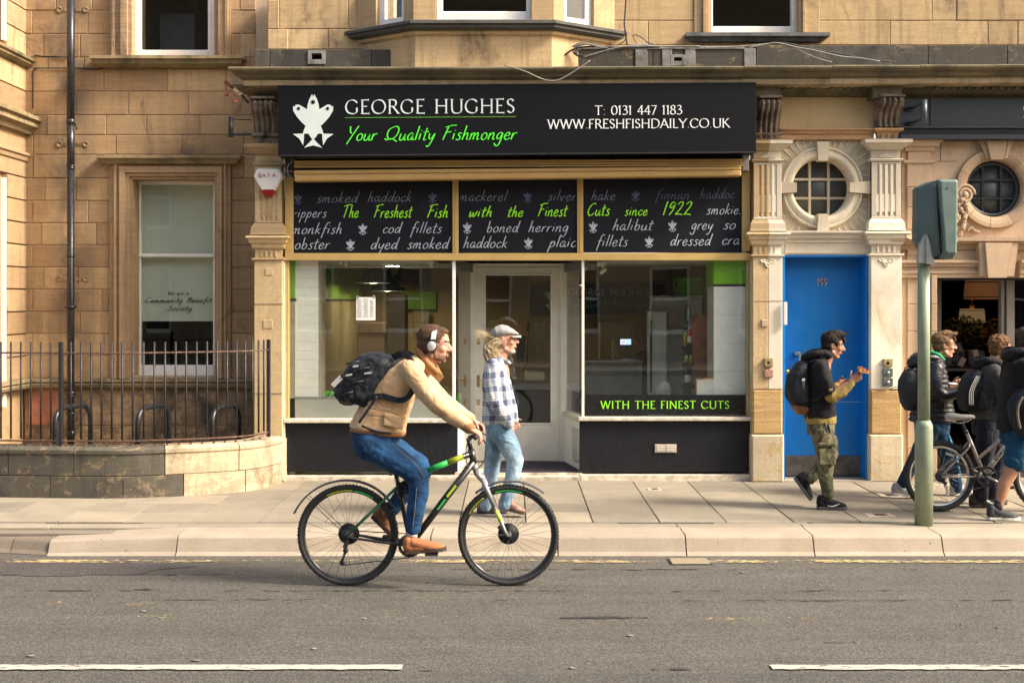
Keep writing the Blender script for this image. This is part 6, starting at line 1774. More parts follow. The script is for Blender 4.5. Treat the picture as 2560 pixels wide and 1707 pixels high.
# cornice over the doorway and broken curved pediment
m=MB();m.mould(rx(2257),rx(2660),YR,[(0,rz(593)),(.15,rz(595)),(.15,rz(604)),(.12,rz(607)),(.05,rz(612)),(.04,rz(624)),(0,rz(626))]);m.build('door_cornice',S_PINK,cafe)
for sgn,x0 in ((1,2250),(-1,2560+160)):
    pp_=crom([(x0,581),(x0+sgn*10,590),(x0+sgn*28,588),(x0+sgn*45,578),(x0+sgn*64,560),(x0+sgn*90,535)],False,5)
    mm_=MB();pr=[(0,-.0),(-.16,-.0),(-.17,-.04),(-.12,-.07),(-.05,-.09),(0,-.10)]
    R=[[(rx(a),YR+y_,rz(b)+z_) for y_,z_ in pr] for a,b in pp_];mm_.rings(R,0,False);mm_.build('curved_pediment',S_PINK,cafe)
MB().fbox(rx(2266),rx(2460),YR-.02,YR+.1,rz(650),rz(626),.004).build('frieze_block',S_PINK,cafe)
# carved scroll and fruit drop
cd=MB()
c=Vector((rx(2408),YR-.03,rz(487)))
cd.tube([c+Vector((cos(a)*.105*(1-a/17),-.01,sin(a)*.105*(1-a/17))) for a in [.4*q for q in range(34)]],.017,8)
cd.ell(c,(.035,.05,.035),None,12,8)
cd.build('carved_scroll',S_PINK,cafe)
fd=MB();random.seed(5)
for k in range(60):
    t_=random.random();wv_=(.03+.09*sin(pi*min(1,t_*1.1))) 
    fd.ell(P(2405+random.uniform(-1,1)*wv_*150-t_*10,500+t_*88,YR-.03)+Vector((0,random.uniform(-.03,0),0)),(random.uniform(.014,.03),)*3,None,8,6)
fd.tube([P(a,b,YR-.02) for a,b in crom([(2418,578),(2428,570),(2438,578),(2448,580)],False,4)],[.014]*13,6)
tag(fd.build('carved_fruit_drop',S_PINK,cafe),kind='stuff')
# door architrave, entablature, keystone
for (a,b,pr) in ((2268,2306,.02),(2306,2316,.05),(2316,2324,.03),(2324,2338,.06)):
    yts={2268: 668,2306: 655,2316: 672,2324: 688}[a]
    ys_=[yts,760,828,896,965,1040,1120,1215]
    if a in (2268,2324):
        for c,d in zip(ys_[:-1],ys_[1:]): MB().fbox(rx(a),rx(b),YR-pr,YR+.2,max(.15,rz(d)+.0015),rz(c)-.0015,.005).build('jamb_block',S_PINK,cafe)
    else: MB().fbox(rx(a),rx(b),YR-pr,YR+.2,.15,rz(yts),.004).build('jamb_moulding',S_PINK,cafe)
m=MB();m.mould(rx(2262),rx(2452),YR,[(0,rz(649)),(.10,rz(651)),(.10,rz(657)),(.07,rz(661)),(.075,rz(666)),(.045,rz(668)),(.045,rz(677)),(.065,rz(679)),(.065,rz(683)),(.05,rz(685)),(.05,rz(694)),(0,rz(695))],rret=False);m.build('door_head_moulding',S_PINK,cafe)
m=MB();m.mould(rx(2545),rx(2660),YR,[(0,rz(649)),(.10,rz(651)),(.10,rz(657)),(.07,rz(661)),(.075,rz(666)),(.045,rz(668)),(.045,rz(677)),(.065,rz(679)),(.065,rz(683)),(.05,rz(685)),(.05,rz(694)),(0,rz(695))],lret=False);m.build('door_head_moulding',S_PINK,cafe)
MB().box(rx(2338),rx(2660),YR+.02,YR+.2,rz(694),rz(620)).build('lintel',S_PINK,cafe)
for poly,pr in (([(2464,607),(2532,607),(2517,694),(2471,694)],.17),([(2448,607),(2463,607),(2470,691),(2453,691)],.13),([(2533,607),(2546,607),(2535,690),(2518,690)],.13)):
    MB().prism([(PX(a,YR-pr),PZ(b,YR-pr)) for a,b in poly],YR-pr,YR+.05).build('keystone',S_PINK,cafe)
# doorway: dark frame, grey post, glass, dim room
MB().fbox(rx(2338),rx(2660),YR+.10,YR+.16,rz(700),rz(694),.003).build('door_head',GDARK,cafe)
gp=plain('grey_brown_post',(.20,.18,.155),.55,var=.08,bump=0)
MB().fbox(PX(2503,13.02),PX(2512,13.02),13.02,13.1,.15,PZ(699,13.02),.004).build('door_post',gp,cafe)
MB().fbox(PX(2512,13.05),PX(2532,13.05),13.0,13.1,.15,PZ(699,13.05),.004).build('door_post',gp,cafe)
MB().box(PX(2532,13.1),PX(2700,13.1),13.06,13.065,.15,PZ(699,13.1)).build('pane',GLASS,cafe)
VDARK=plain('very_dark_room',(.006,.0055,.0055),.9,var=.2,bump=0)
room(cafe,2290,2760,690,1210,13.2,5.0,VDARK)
MB().box(PX(2338,13.15),PX(2351,13.15),13.12,13.16,.9,PZ(700,13.15)).build('inner_panel',plain('dim_grey_panel',(.08,.075,.065),.7),cafe)
MB().box(rx(2250),rx(2800),12.80,13.3,.10,.156).build('door_step',KERBM,cafe)
SHADE=emit('lit_orange_shade',(.30,.12,.045),.10)
SHADED=plain('faint_glow_shade',(.16,.12,.075),.8,var=.05,bump=0,emit=((.5,.33,.15),.12))  # beige shade with a faint glow put into its own material
for (px,yt,yb2,wt,wb_,mt,lab,Yl) in ((2457,700,748,84,92,SHADE,'large orange drum lampshade hanging in the cafe doorway',14.0),(2430,772,806,58,64,SHADED,'small beige lampshade glowing underneath, below the large orange one',15.0)):
    c=P(px,yb2,Yl);H=(yb2-yt)*Yl/FPX;r0=wb_/2*Yl/FPX;r1=wt/2*Yl/FPX
    o=thing('lampshade',lab,'pendant lamp',c)
    MB().lathe(c,[(r0,0),(r1,H)],36,cap=False).build('lamp_shade',mt,o)
    for f in (.08,.86): MB().lathe(c+Vector((0,0,H*f)),[(r0+(r1-r0)*f+.003,0),(r0+(r1-r0)*(f+.05)+.003,H*.05)],36,cap=False).build('band',DARKIN,o)
    MB().lathe(c+Vector((0,0,.012)),[(r0*.96,0),(r0*.96,.004)],30).build('glow_disc',emit('amber_glow',(1,.5,.12),1.6 if mt is SHADED else .8),o)
    MB().cone(c+Vector((0,0,H)),Vector((c.x,c.y,2.9)),.008,.008,6).ell(c+Vector((0,0,H+.03)),(.03,.03,.05),None,10,8).build('cord',plain('amber_cord',(.25,.12,.04),.6),o)
# dim plants and wrapped boxes inside
def leafy(c,R,n,mat,name,lab,seed):
    rnd=random.Random(seed);m=MB();c=Vector(c)
    for k in range(n):
        d=Vector((rnd.gauss(0,1),rnd.gauss(0,1),rnd.gauss(0,1))).normalized()*rnd.random()**.4
        p=c+Vector((d.x*R[0],d.y*R[1],d.z*R[2]));a=Vector((rnd.uniform(-1,1),rnd.uniform(-1,1),rnd.uniform(-1,1))).normalized()*.035;b=a.orthogonal().normalized()*.016
        m.add([p-a,p-a*.2+b,p+a,p-a*.2-b],[(0,1,2,3)])
    o=thing(name,lab,'plant',c-Vector((0,0,R[2])))
    tag(m.build('foliage',mat,o),kind='stuff')
    sm_=MB()
    for k in range(7): a=rnd.uniform(0,6.28);sm_.tube([c-Vector((0,0,R[2]*1.5)),c+Vector((cos(a)*R[0]*.3,sin(a)*.1,-R[2]*.3)),c+Vector((cos(a)*R[0]*.7,sin(a)*.2,R[2]*.5))],.005,5)
    sm_.build('stems',mat,o);return o
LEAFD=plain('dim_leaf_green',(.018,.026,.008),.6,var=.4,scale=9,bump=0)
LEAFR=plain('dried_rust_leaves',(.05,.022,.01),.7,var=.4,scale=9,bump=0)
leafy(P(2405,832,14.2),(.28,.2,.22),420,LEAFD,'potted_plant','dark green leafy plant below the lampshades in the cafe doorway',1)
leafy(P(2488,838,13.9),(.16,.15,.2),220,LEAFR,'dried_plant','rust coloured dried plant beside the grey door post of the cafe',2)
leafy(P(1348-55,1000,14.9),(.05,.05,.05),30,LEAFD,'herb_pot','small green herbs on the inner counter behind the shop door',3) if False else None
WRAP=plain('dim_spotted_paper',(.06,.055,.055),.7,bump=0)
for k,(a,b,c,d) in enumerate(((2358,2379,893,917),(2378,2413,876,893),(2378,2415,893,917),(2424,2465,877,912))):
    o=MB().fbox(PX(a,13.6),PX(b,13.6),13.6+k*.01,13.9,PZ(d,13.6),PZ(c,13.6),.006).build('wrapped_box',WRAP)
    tag(o,('small grey wrapped box at the left end of the dark cafe shelf','flat spotted box lying on top of the wider one on the cafe shelf','wide spotted box under the flat one on the cafe shelf','separate wrapped box at the right on the cafe shelf')[k],'box','wrapped boxes on the cafe shelf')
    if k in (1,2):
        for i in range(2): MB().lathe(P(a+9+18*i,(c+d)/2,13.598),[(.022,0),(.022,-.002)],12,ax='y').build('rosette',DARKIN,o)
for k,(a,b,rot_,mt) in enumerate(((2398,868,.35,WRAP),(2405,905,-.5,plain('dim_pink_tag',(.25,.17,.17),.7)),(2440,885,.3,plain('dim_tan_tag',(.30,.24,.18),.7)))):
    cc=P(a,b,13.55);u=Vector((cos(rot_),0,sin(rot_)));v_=Vector((-sin(rot_),0,cos(rot_)))
    o=MB().obox(cc,u*.03,Vector((0,.002,0)),v_*.05).build('gift_tag',mt);tag(o,('pale swing tag hanging highest by the walking boy with glasses','pinkish tag leaning against the wide spotted box','tan tag standing above the separate wrapped box')[k],'tag')
MB().fbox(PX(2350,13.7),PX(2503,13.7),13.5,14.0,PZ(925,13.7),PZ(918,13.7),.004).build('cafe_shelf',plain('dim_shelf_wood',(.05,.035,.025),.6),cafe)
stones(cafe,courses([350,430,510,594,695,800,905,1010,1115,1212],2655,3290,{},120,200),YR,.25,S_PINK,gap=.004,name='ashlar_block')
MB().box(rx(2655),rx(3288),YR+.02,YR+.3,.1,rz(351)).build('wall_core',S_PINK,cafe)
# blue grey fascia with mouldings
FAS=plain('blue_grey_fascia',(.030,.040,.053),.5,var=.12,scale=1.5,bump=.05)
fs_=thing('cafe_fascia','blue grey painted fascia board above the cafe, cut by the right photo edge','sign',(3.9,12.75,3.7))
yfz=12.76
MB().fbox(PX(2247,yfz),PX(2324,yfz),yfz,yfz+.1,PZ(318,yfz),PZ(246,yfz),.003).build('fascia_panel',FAS,fs_)
MB().fbox(PX(2325.5,yfz),PX(3280,yfz),yfz-.004,yfz+.1,PZ(318,yfz),PZ(246,yfz),.003).build('fascia_panel',FAS,fs_)
m=MB();m.mould(PX(2249,yfz),PX(3280,yfz),yfz+.1,[(.0,PZ(317,yfz)),(.16,PZ(318,yfz)),(.16,PZ(322,yfz)),(.12,PZ(324,yfz)),(.12,PZ(329,yfz)),(.135,PZ(331,yfz)),(.125,PZ(337,yfz)),(.15,PZ(338,yfz)),(.15,PZ(349,yfz)),(0,PZ(351,yfz))],lret=False);m.build('lower_moulding',FAS,fs_)
for (a,b) in ((2328,252),(2328,316)): MB().lathe(P(a,b,yfz-.004),[(.006,0),(.005,-.004)],8,ax='y').build('screw',IRON,fs_)
m=MB();text_mesh(m,'S',SER,(PX(2556,yfz),yfz-.004,PZ(296,yfz)),(1,0,0),(0,0,1),32*yfz/FPX,nib=14,thin=.35,track=6);m.build('lettering',plain('pale_grey_letter',(.55,.58,.62),.5,bump=0),fs_)
# hanging sign arm on the fascia
ha=thing('sign_bracket','dark metal hanging sign bracket fixed to the blue grey cafe fascia','bracket',P(2290,280,12.7))
MB().cone(P(2311,250,12.5),P(2311,307,12.5),.028,.028,16).build('tube',plain('painted_tube',(.10,.12,.14),.3,metal=.3),ha)
for yy_ in (272,308):
    MB().tube([P(2268,yy_,12.74),P(2285,yy_-2,12.68),P(2306,yy_-(14 if yy_<300 else 10),12.52)],.012,8).build('arm',GDARK,ha);MB().fbox(PX(2264,12.74),PX(2284,12.74),12.735,12.76,PZ(yy_+5,12.74),PZ(yy_-3,12.74),.002).build('base_plate',GDARK,ha)
# left pilaster brackets
hb=thing('sign_bracket','black bracket of a missing hanging sign beside the left scrolled console','bracket',P(600,318,12.7))
MB().cone(P(577,293,12.6),P(577,343,12.6),.026,.026,14).build('tube',IRON,hb)
MB().cone(P(577,299,12.6),P(628,300,12.75),.006,.006,8).build('arm',IRON,hb);MB().fbox(PX(582,12.6),PX(628,12.6),12.59,12.62,PZ(339,12.6),PZ(333,12.6),.002).build('arm',IRON,hb)
hc=thing('rusty_arm','rusty red and white bracket arm with two small clips above the left console','bracket',P(590,230,12.6))
RW=plain('rust_red_paint',(.30,.09,.06),.7,var=.6,scale=25,bump=.3);WR=plain('flaked_white_paint',(.55,.48,.40),.7,var=.5,scale=25,bump=.3)
def arm(a,b,w_,mt,nm): 
    A=P(a[0],a[1],12.5);B=P(b[0],b[1],12.62);d=(B-A);up=Vector((-d.z,0,d.x)).normalized()*w_;MB().obox((A+B)/2,d/2,Vector((0,.012,0)),up).build(nm,mt,hc)
arm((562,205),(585,222),.016,RW,'arm');arm((585,222),(606,240),.016,WR,'arm');arm((604,238),(622,258),.012,IRON,'arm')
for (a,b) in ((566,232),(587,248)): MB().fbox(PX(a-1.5,12.5),PX(a+1.5,12.5),12.49,12.51,PZ(b,12.5),PZ(b-18,12.5),.001).fbox(PX(a-5,12.5),PX(a+5,12.5),12.48,12.52,PZ(b+8,12.5),PZ(b-1,12.5),.002).build('clip',RW,hc)

# alarm box
YAb=12.72
ab=thing('alarm_box','white shield shaped alarm box with red AFA lettering on the left pilaster','alarm box',P(671,455,YAb))
poly=[(648,421),(694,421),(701,425),(708,441),(705,447),(687,477),(655,477),(637,447),(634,441),(641,425)]
inn_=[(671+(a-671)*.9,450+(b-450)*.9) for a,b in poly]
m=MB();A_=[(PX(a,YAb),YAb+.05,PZ(b,YAb)) for a,b in poly];B_=[(PX(a,YAb),YAb-.0,PZ(b,YAb)) for a,b in poly];C_=[(PX(a,YAb),YAb-.025,PZ(b,YAb)) for a,b in inn_]
m.rings([A_,B_,C_],0,False);m.build('box_shell',plain('white_plastic_box',(.80,.77,.72),.35,var=.04,bump=0),ab)
poly=[(655,476),(687,476),(685,485),(676,491),(671,487),(666,491),(657,485)]
MB().prism([(PX(a,YAb),PZ(b,YAb)) for a,b in poly],YAb-.022,YAb+.045).build('strobe',plain('dark_red_lens',(.30,.012,.015),.15,bump=0),ab)
m=MB();text_mesh(m,'AFA',SER,(PX(656,YAb),YAb-.026,PZ(444,YAb)),(1,0,0),(0,0,1),8.5*YAb/FPX,fit=35*YAb/FPX,nib=13,thin=.8,serif=False,track=40);m.build('lettering',plain('alarm_red_ink',(.50,.05,.07),.5,bump=0),ab)
m=MB();m.torus((PX(654,YAb),YAb-.028,PZ(439,YAb)),.026,.0035,'y',20,6,0,pi*.62,pi*1.4);m.build('red_arc',plain('alarm_red_ink',(.50,.05,.07),.5),ab)
m=MB();m.torus((PX(657,YAb),YAb-.028,PZ(440,YAb)),.019,.003,'y',20,6,0,pi*.62,pi*1.4);m.build('dark_arc',IRON,ab)

# ------------------------------------------------------------------ signal pole with the head seen from behind
YT=10.28
SAGE=plain('sage_green_paint',(.235,.285,.195),.42,var=.10,scale=9,bump=.12,bscale=60)
SAGED=plain('dark_teal_plastic',(.065,.105,.098),.42,var=.08,scale=5,bump=.06,bscale=80)
tp=thing('signal_pole','sage green traffic signal pole seen from behind with a dark teal signal head','traffic signal',P(2310,1312,YT))
cxp=PX(2309.5,YT)
m=MB();m.lathe((cxp,YT,.148),[(.0735,0),(.0725,PZ(1066,YT)-.148),(.068,PZ(1060,YT)-.148),(.051,PZ(1050,YT)-.148)],40);m.build('lower_pole',SAGE,tp)
m=MB();m.lathe((cxp,YT,PZ(1051,YT)),[(.0495,0),(.0485,PZ(640,YT)-PZ(1051,YT))],36);m.build('upper_pole',SAGE,tp)
MB().lathe((cxp,YT,PZ(660,YT)),[(.050,0),(.051,.003),(.051,.10),(.047,.11)],36).build('cap',plain('grey_cast_bracket',(.34,.35,.34),.5,var=.1),tp)
for (a,b) in ((2299,670),(2308,669)): MB().lathe((PX(a,YT),YT-.047,PZ(b,YT)),[(.005,0),(.004,-.004)],10,ax='y').build('bolt',IRON,tp)
GB=plain('grey_cast_bracket',(.34,.35,.34),.5,var=.1)
for (pl,y0,y1) in (([(2287,654),(2292,618),(2303,588),(2310,588),(2310,658),(2290,658)],YT-.085,YT-.03),([(2306,588),(2312,600),(2326,655),(2326,663),(2306,660)],YT-.10,YT+.02)):
    MB().prism([(PX(a,YT),PZ(b,YT)) for a,b in pl],y0,y1).build('mount_bracket',GB,tp)
# head: housing turned, side and back shell
def shell(sections,mat,name,bev=.0):
    """stack of plan rings given as lists of (px, dy) per photo row"""
    R=[]
    for y,pts in sections: R.append([(PX(a,YT),YT+dy,PZ(y,YT)) for a,dy in pts])
    m=MB();m.rings(R,0,False);o=m.build(name,mat,tp)
    bv=o.modifiers.new('bevel','BEVEL');bv.width=.008;bv.segments=2;bv.limit_method='ANGLE';return o
shell([(472,[(2292,.12),(2292,-.02),(2326,-.13),(2332,-.13),(2332,.12)]),(468,[(2296,.12),(2296,-.02),(2326,-.13),(2332,-.13),(2332,.12)]),(455,[(2320,.10),(2320,-.02),(2326,-.12),(2332,-.13),(2332,.10)])][::-1]+[(598,[(2290.5,.12),(2290.5,-.02),(2322,-.13),(2332,-.13),(2332,.12)]),(642,[(2312,.10),(2312,-.03),(2322,-.11),(2332,-.12),(2332,.10)])],SAGED,'head_side')
shell([(453,[(2331,.12),(2331,-.14),(2336,-.15),(2374,-.145),(2379,-.13),(2379,.12)]),(458,[(2330,.13),(2330,-.155),(2336,-.165),(2375,-.16),(2380,-.14),(2380,.13)]),(520,[(2334,.13),(2334,-.16),(2338,-.17),(2374,-.165),(2379,-.14),(2379,.13)]),(580,[(2340,.13),(2340,-.16),(2344,-.17),(2373,-.165),(2378,-.14),(2378,.13)]),(634,[(2343,.13),(2343,-.15),(2347,-.165),(2372,-.16),(2377,-.14),(2377,.13)]),(648,[(2336,.10),(2336,-.12),(2340,-.13),(2368,-.13),(2372,-.11),(2372,.10)])],plain('teal_rear_shell',(.105,.16,.145),.38,var=.08,scale=5,bump=.06,bscale=80),'head_back')
for (x_,y_) in ((2346,470),(2346,628),(2368,470),(2368,630)): MB().lathe((PX(x_,YT-.16),YT-.168,PZ(y_,YT-.16)),[(.006,.006),(.006,-.002),(.003,-.004)],10,ax='y').build('bolt',IRON,tp)
MB().tube([P(a_,b_,YT-.165) for a_,b_ in crom([(2336,458),(2337,510),(2343,560),(2346,600),(2347,640)],False,4)],.003,6).build('door_seam',IRON,tp)
for y_ in (500,600): MB().fbox(PX(2375,YT),PX(2381,YT),YT-.12,YT-.06,PZ(y_+8,YT),PZ(y_-8,YT),.002).build('hinge',GB,tp)
m=MB()
for k in range(7): m.box(PX(2326+k*4,YT),PX(2328+k*4,YT),YT-.1,YT+.08,PZ(649,YT),PZ(644,YT))
tag(m.build('lower_visor_ribs',IRON,tp),kind='stuff')

# ------------------------------------------------------------------ the terrace across the street (seen mirrored in the glass)
YO=-12.5
opp=thing('opposite_tenement','tan sandstone tenement across the street, mirrored in the shop windows','building',(0,YO,0))
OPS=stone('opposite_stone',[(.36,.27,.17),(.42,.31,.2)],soot=.2,sootcol=(.12,.1,.07),bed=.1)
m=MB()
cols_=[(-15+2.75*i) for i in range(12)]
def obox_(x0,x1,z0,z1,d=0,dd=.3): m.box(x0,x1,YO-dd,YO+d,z0,z1)
prev=-24
for c in cols_:
    obox_(prev,c,0,12.5);prev=c+1.25
    for z0,z1 in ((0,1.0),(3.1,4.3),(6.5,7.7),(9.9,12.5)): obox_(c,c+1.25,z0,z1)
obox_(prev,24,0,12.5)
m.build('facade',OPS,opp)
m=MB();m.box(-24,24,YO,YO+.25,3.55,3.8);m.box(-24,24,YO,YO+.35,12.2,12.5);m.build('string_courses',OPS,opp)
owm=MB();owm.box(0,.09,0,.1,0,2.1);owm.box(1.16,1.25,0,.1,0,2.1);owm.box(.09,1.16,0,.1,2.0,2.1);owm.box(.09,1.16,0,.1,0,.14);owm.box(.09,1.16,0.0,.12,1.02,1.1)
w0=None
for c in cols_:
    for z0 in (1.0,4.3,7.7):
        if w0 is None: w0=owm.build('window',W_PAINT,opp);q=w0;p0=MB().box(.05,1.2,.02,.03,0,2.1).build('pane',plain('dark_pane',(.03,.035,.04),.1,bump=0),w0);
        else:
            q=w0.copy();COL.objects.link(q);pc=p0.copy();COL.objects.link(pc);pc.parent=q
        q.location=(c,YO-.2,z0)
m=MB().box(-24,24,YO-9,YO-.3,0,12.5).build('building_core',OPS,opp)
tag(MB().box(-40,40,YO,-7.4,-.02,.14).build('far_pavement',SLABM),kind='structure')
# ------------------------------------------------------------------ cloth, skin, hair materials
def cloth(name,col,var=.18,scale=5,fold=.5,rough=.85,weave=260,col2=None,fscale=(1,1,1)):
    if name in MATS: return MATS[name]
    m,t=newmat(name)
    v=t.pos(fscale)
    c2=col2 or tuple(min(1,q*(1+var)) for q in col)
    c=t.ramp(t.noise(v,scale,6,.6,.6),[(.32,tuple(q*(1-var) for q in col)),(.68,c2)])
    t.link(c,t.bsdf.inputs['Base Color']);t.bsdf.inputs['Roughness'].default_value=rough
    t.bsdf.inputs['Specular IOR Level'].default_value=.25;t.bsdf.inputs['Sheen Weight'].default_value=.03
    rg=t.math('ABSOLUTE',t.math('SUBTRACT',t.noise(t.pos((1,1,1.25)),5.2,1.5,.4,1.3),.5))
    rg=t.math('POWER',t.math('MULTIPLY',rg,3.2,True),.6)
    f=t.mix(.12,rg,t.noise(v,weave,2));t.bump(f,min(1,fold*.42),.022)
    MATS[name]=m;return m
def skin(name,col):
    if name in MATS: return MATS[name]
    m,t=newmat(name)
    v=t.pos()
    c=t.ramp(t.noise(v,16,4,.55),[(.35,(col[0]*.88,col[1]*.76,col[2]*.72)),(.65,col)])
    t.link(c,t.bsdf.inputs['Base Color']);t.bsdf.inputs['Roughness'].default_value=.5
    t.bsdf.inputs['Subsurface Weight'].default_value=.12;t.bsdf.inputs['Subsurface Radius'].default_value=(.012,.004,.002);t.bsdf.inputs['Subsurface Scale'].default_value=.5
    t.bump(t.noise(v,160,3),.1,.002);MATS[name]=m;return m
def hairmat(name,c1,c2,stretch=(30,30,200),scale=1.0):
    m,t=newmat(name)
    v=t.pos(stretch)
    c=t.ramp(t.noise(v,scale,4,.6,.5),[(.35,c1),(.65,c2)])
    t.link(c,t.bsdf.inputs['Base Color']);t.bsdf.inputs['Roughness'].default_value=.75;t.bsdf.inputs['Specular IOR Level'].default_value=.25;t.bump(t.noise(v,scale*1.6,3),.8,.01)
    return m
SK1=skin('fair_skin',(.50,.28,.19));SK2=skin('tanned_skin',(.40,.215,.135));SK3=skin('rosy_skin',(.52,.285,.205))
LIPS=plain('lip_skin',(.42,.16,.13),.5,bump=0);EYEW=plain('eye_white',(.6,.58,.55),.2,bump=0);EYED=plain('eye_dark',(.03,.02,.018),.2,bump=0)

CLOUD={}
def cloudtex(size):
    if size not in CLOUD:
        t=bpy.data.textures.new('folds_%g'%size,'CLOUDS');t.noise_scale=size;t.noise_depth=2;CLOUD[size]=t
    return CLOUD[size]
def soft(o,voxel=.008,smooth=3,disp=0.0,dsize=.06,fac=.6):
    """fuse the overlapping limbs of a mesh into one continuous skin"""
    r=o.modifiers.new('fuse','REMESH');r.mode='VOXEL';r.voxel_size=voxel;r.use_smooth_shade=True
    if smooth: s_=o.modifiers.new('relax','SMOOTH');s_.iterations=smooth;s_.factor=fac
    if disp: d=o.modifiers.new('folds','DISPLACE');d.texture=cloudtex(dsize);d.strength=disp;d.mid_level=.5;d.texture_coords='LOCAL'
    return o

def hand(mb,W,d,palm,curl,side_v,s=1.0,thumb=1,spread=.0,curls=None):
    """palm and five fingers. W wrist, d pointing direction, palm = palm normal, side_v = towards the thumb"""
    W=Vector(W);d=Vector(d).normalized();n=Vector(palm).normalized();sv=Vector(side_v);sv=(sv-d*sv.dot(d)).normalized()
    n=(n-d*n.dot(d)-sv*n.dot(sv)).normalized()
    L=.085*s
    for k,o_ in enumerate((-.03,-.012,.008,.028)):
        b=W+d*L+sv*o_*s;mb.capsule(W+d*.01+sv*o_*.6*s,b,.014*s,.0125*s,8)
    lens=(.058,.072,.078,.070)
    for k,o_ in enumerate((-.032,-.011,.010,.031)):
        p=W+d*(L+(-.008 if k==0 else 0))+sv*(o_*(1+spread))*s;a=0;cc=(curls[k] if curls else curl)
        segs=[lens[k]*.45,lens[k]*.32,lens[k]*.23]
        for j,l in enumerate(segs):
            a+=cc*(1.0,1.1,.8)[j]
            q=p+(d*cos(a)+n*sin(a)+sv*spread*.35*(k-1.5)) .normalized()*l*s*1.0
            mb.capsule(p,q,(.0092-j*.0008)*s,(.0088-j*.0009)*s,8);p=q
    t0=W+d*.022*s+sv*.026*s;td=(d*.65+sv*.75*thumb+n*.35).normalized()
    t1=t0+td*.040*s;t2=t1+(td*.7+d*.4+n*.45).normalized()*.032*s
    mb.capsule(t0,t1,.0135*s,.011*s,8);mb.capsule(t1,t2,.0105*s,.009*s,8)

def head_frame(pitch,yaw=0.0):
    """columns: forward, right(-Y, towards the camera when facing +X), up"""
    return Matrix.Rotation(yaw,3,'Z')@Matrix.Rotation(pitch,3,'Y')
def head_parts(mb,C,R,s=1.0,nose=1.0,chin=1.0):
    def T(v): return C+R@(Vector(v)*s)
    mb.ell(T((-.012,0,.030)),(.098*s,.076*s,.088*s),R,18,12)
    mb.ell(T((.030,0,.030)),(.060*s,.068*s,.070*s),R,16,10)
    mb.ell(T((.028,0,-.040)),(.056*s,.056*s,.072*s),R,16,10)
    mb.ell(T((.055,0,-.012)),(.034*s,.048*s,.050*s),R,14,9)
    mb.ell(T((.060,0,-.098)),(.024*s*chin,.026*s,.020*s),R,12,8)
    mb.capsule(T((.0,-.045,-.070)),T((.050,-.018,-.100)),.024*s,.018*s);mb.capsule(T((.0,.045,-.070)),T((.050,.018,-.100)),.024*s,.018*s)
    mb.ell(T((.078,0,.034)),(.016*s,.046*s,.012*s),R,12,8)
    mb.capsule(T((.086,0,.016)),T((.110+.004*nose,0,-.024)),.0085*s,.0125*s,10)
    mb.ell(T((.096,0,-.028)),(.016*s,.017*s,.010*s),R,10,7)
    mb.ell(T((.086,0,-.054)),(.012*s,.024*s,.006*s),R,10,7);mb.ell(T((.084,0,-.067)),(.012*s,.021*s,.007*s),R,10,7)
    for sd in (-1,1):
        mb.ell(T((.052,sd*.040,-.022)),(.028*s,.020*s,.026*s),R,12,8)
        mb.torus(T((-.010,sd*.076,-.014)),.020*s,.0055*s,'y',16,6);mb.ell(T((-.010,sd*.072,-.016)),(.018*s,.008*s,.024*s),R,10,7)
def face_bits(root,C,R,s,sk,browm,glasses=None,brow=True):
    def T(v): return C+R@(Vector(v)*s)
    for sd in (-1,1):
        MB().ell(T((.070,sd*.031,.010)),(.014*s,.014*s,.0085*s),R,12,8).build('eye',EYEW,root)
        MB().ell(T((.0785,sd*.031,.010)),(.006*s,.0065*s,.0072*s),R,10,7).build('iris',EYED,root)
        if brow: MB().capsule(T((.090,sd*.018,.031)),T((.070,sd*.054,.030)),.0045*s,.004*s,6).build('eyebrow',browm,root)
    MB().ell(T((.0945,0,-.0575)),(.0065*s,.020*s,.0042*s),R,12,7).ell(T((.0925,0,-.0655)),(.0065*s,.018*s,.0048*s),R,12,7).build('lips',LIPS,root)
    if glasses:
        g=MB()
        for sd in (-1,1): g.tube([T((.094-abs(y)*.25+0,sd*.032+y*1.0,z)) for y,z in [(.021*cos(a),.008+.0155*sin(a)) for a in [2*pi*q/14 for q in range(14)]]],.0019*s,5,closed=True);g.tube([T((.086,sd*.054,.012)),T((.04,sd*.074,.010)),T((-.012,sd*.080,.004))],.002*s,5)
        g.tube([T((.098,-.012,.012)),T((.1,0,.014)),T((.098,.012,.012))],.002*s,5)
        g.build('glasses',glasses,root)

def ring_body(mb,secs,Y,n=20,e=2.4,dyc=0.0):
    """stack of superellipse sections: (back px, back py, front px, front py, half width m[, dy])"""
    R=[]
    for sct in secs:
        bx,by,fx_,fy,w=sct[:5];dy=sct[5] if len(sct)>5 else dyc
        B=P(bx,by,Y,dy);F=P(fx_,fy,Y,dy);C=(B+F)/2;a=(F-B)/2
        ring=[]
        for j in range(n):
            t=2*pi*j/n;c,q=cos(t),sin(t)
            ring.append(C+a*(abs(c)**(2/e)*(1 if c>=0 else-1))+Vector((0,w,0))*(abs(q)**(2/e)*(1 if q>=0 else-1)))
        R.append(ring)
    mb.rings(R,0,True);return mb

def limb(mb,Y,pts,n=14):
    """pts: (px, py, dy, radius m)"""
    mb.chain([P(a,b,Y,d) for a,b,d,r in pts],[r for a,b,d,r in pts],n);return mb

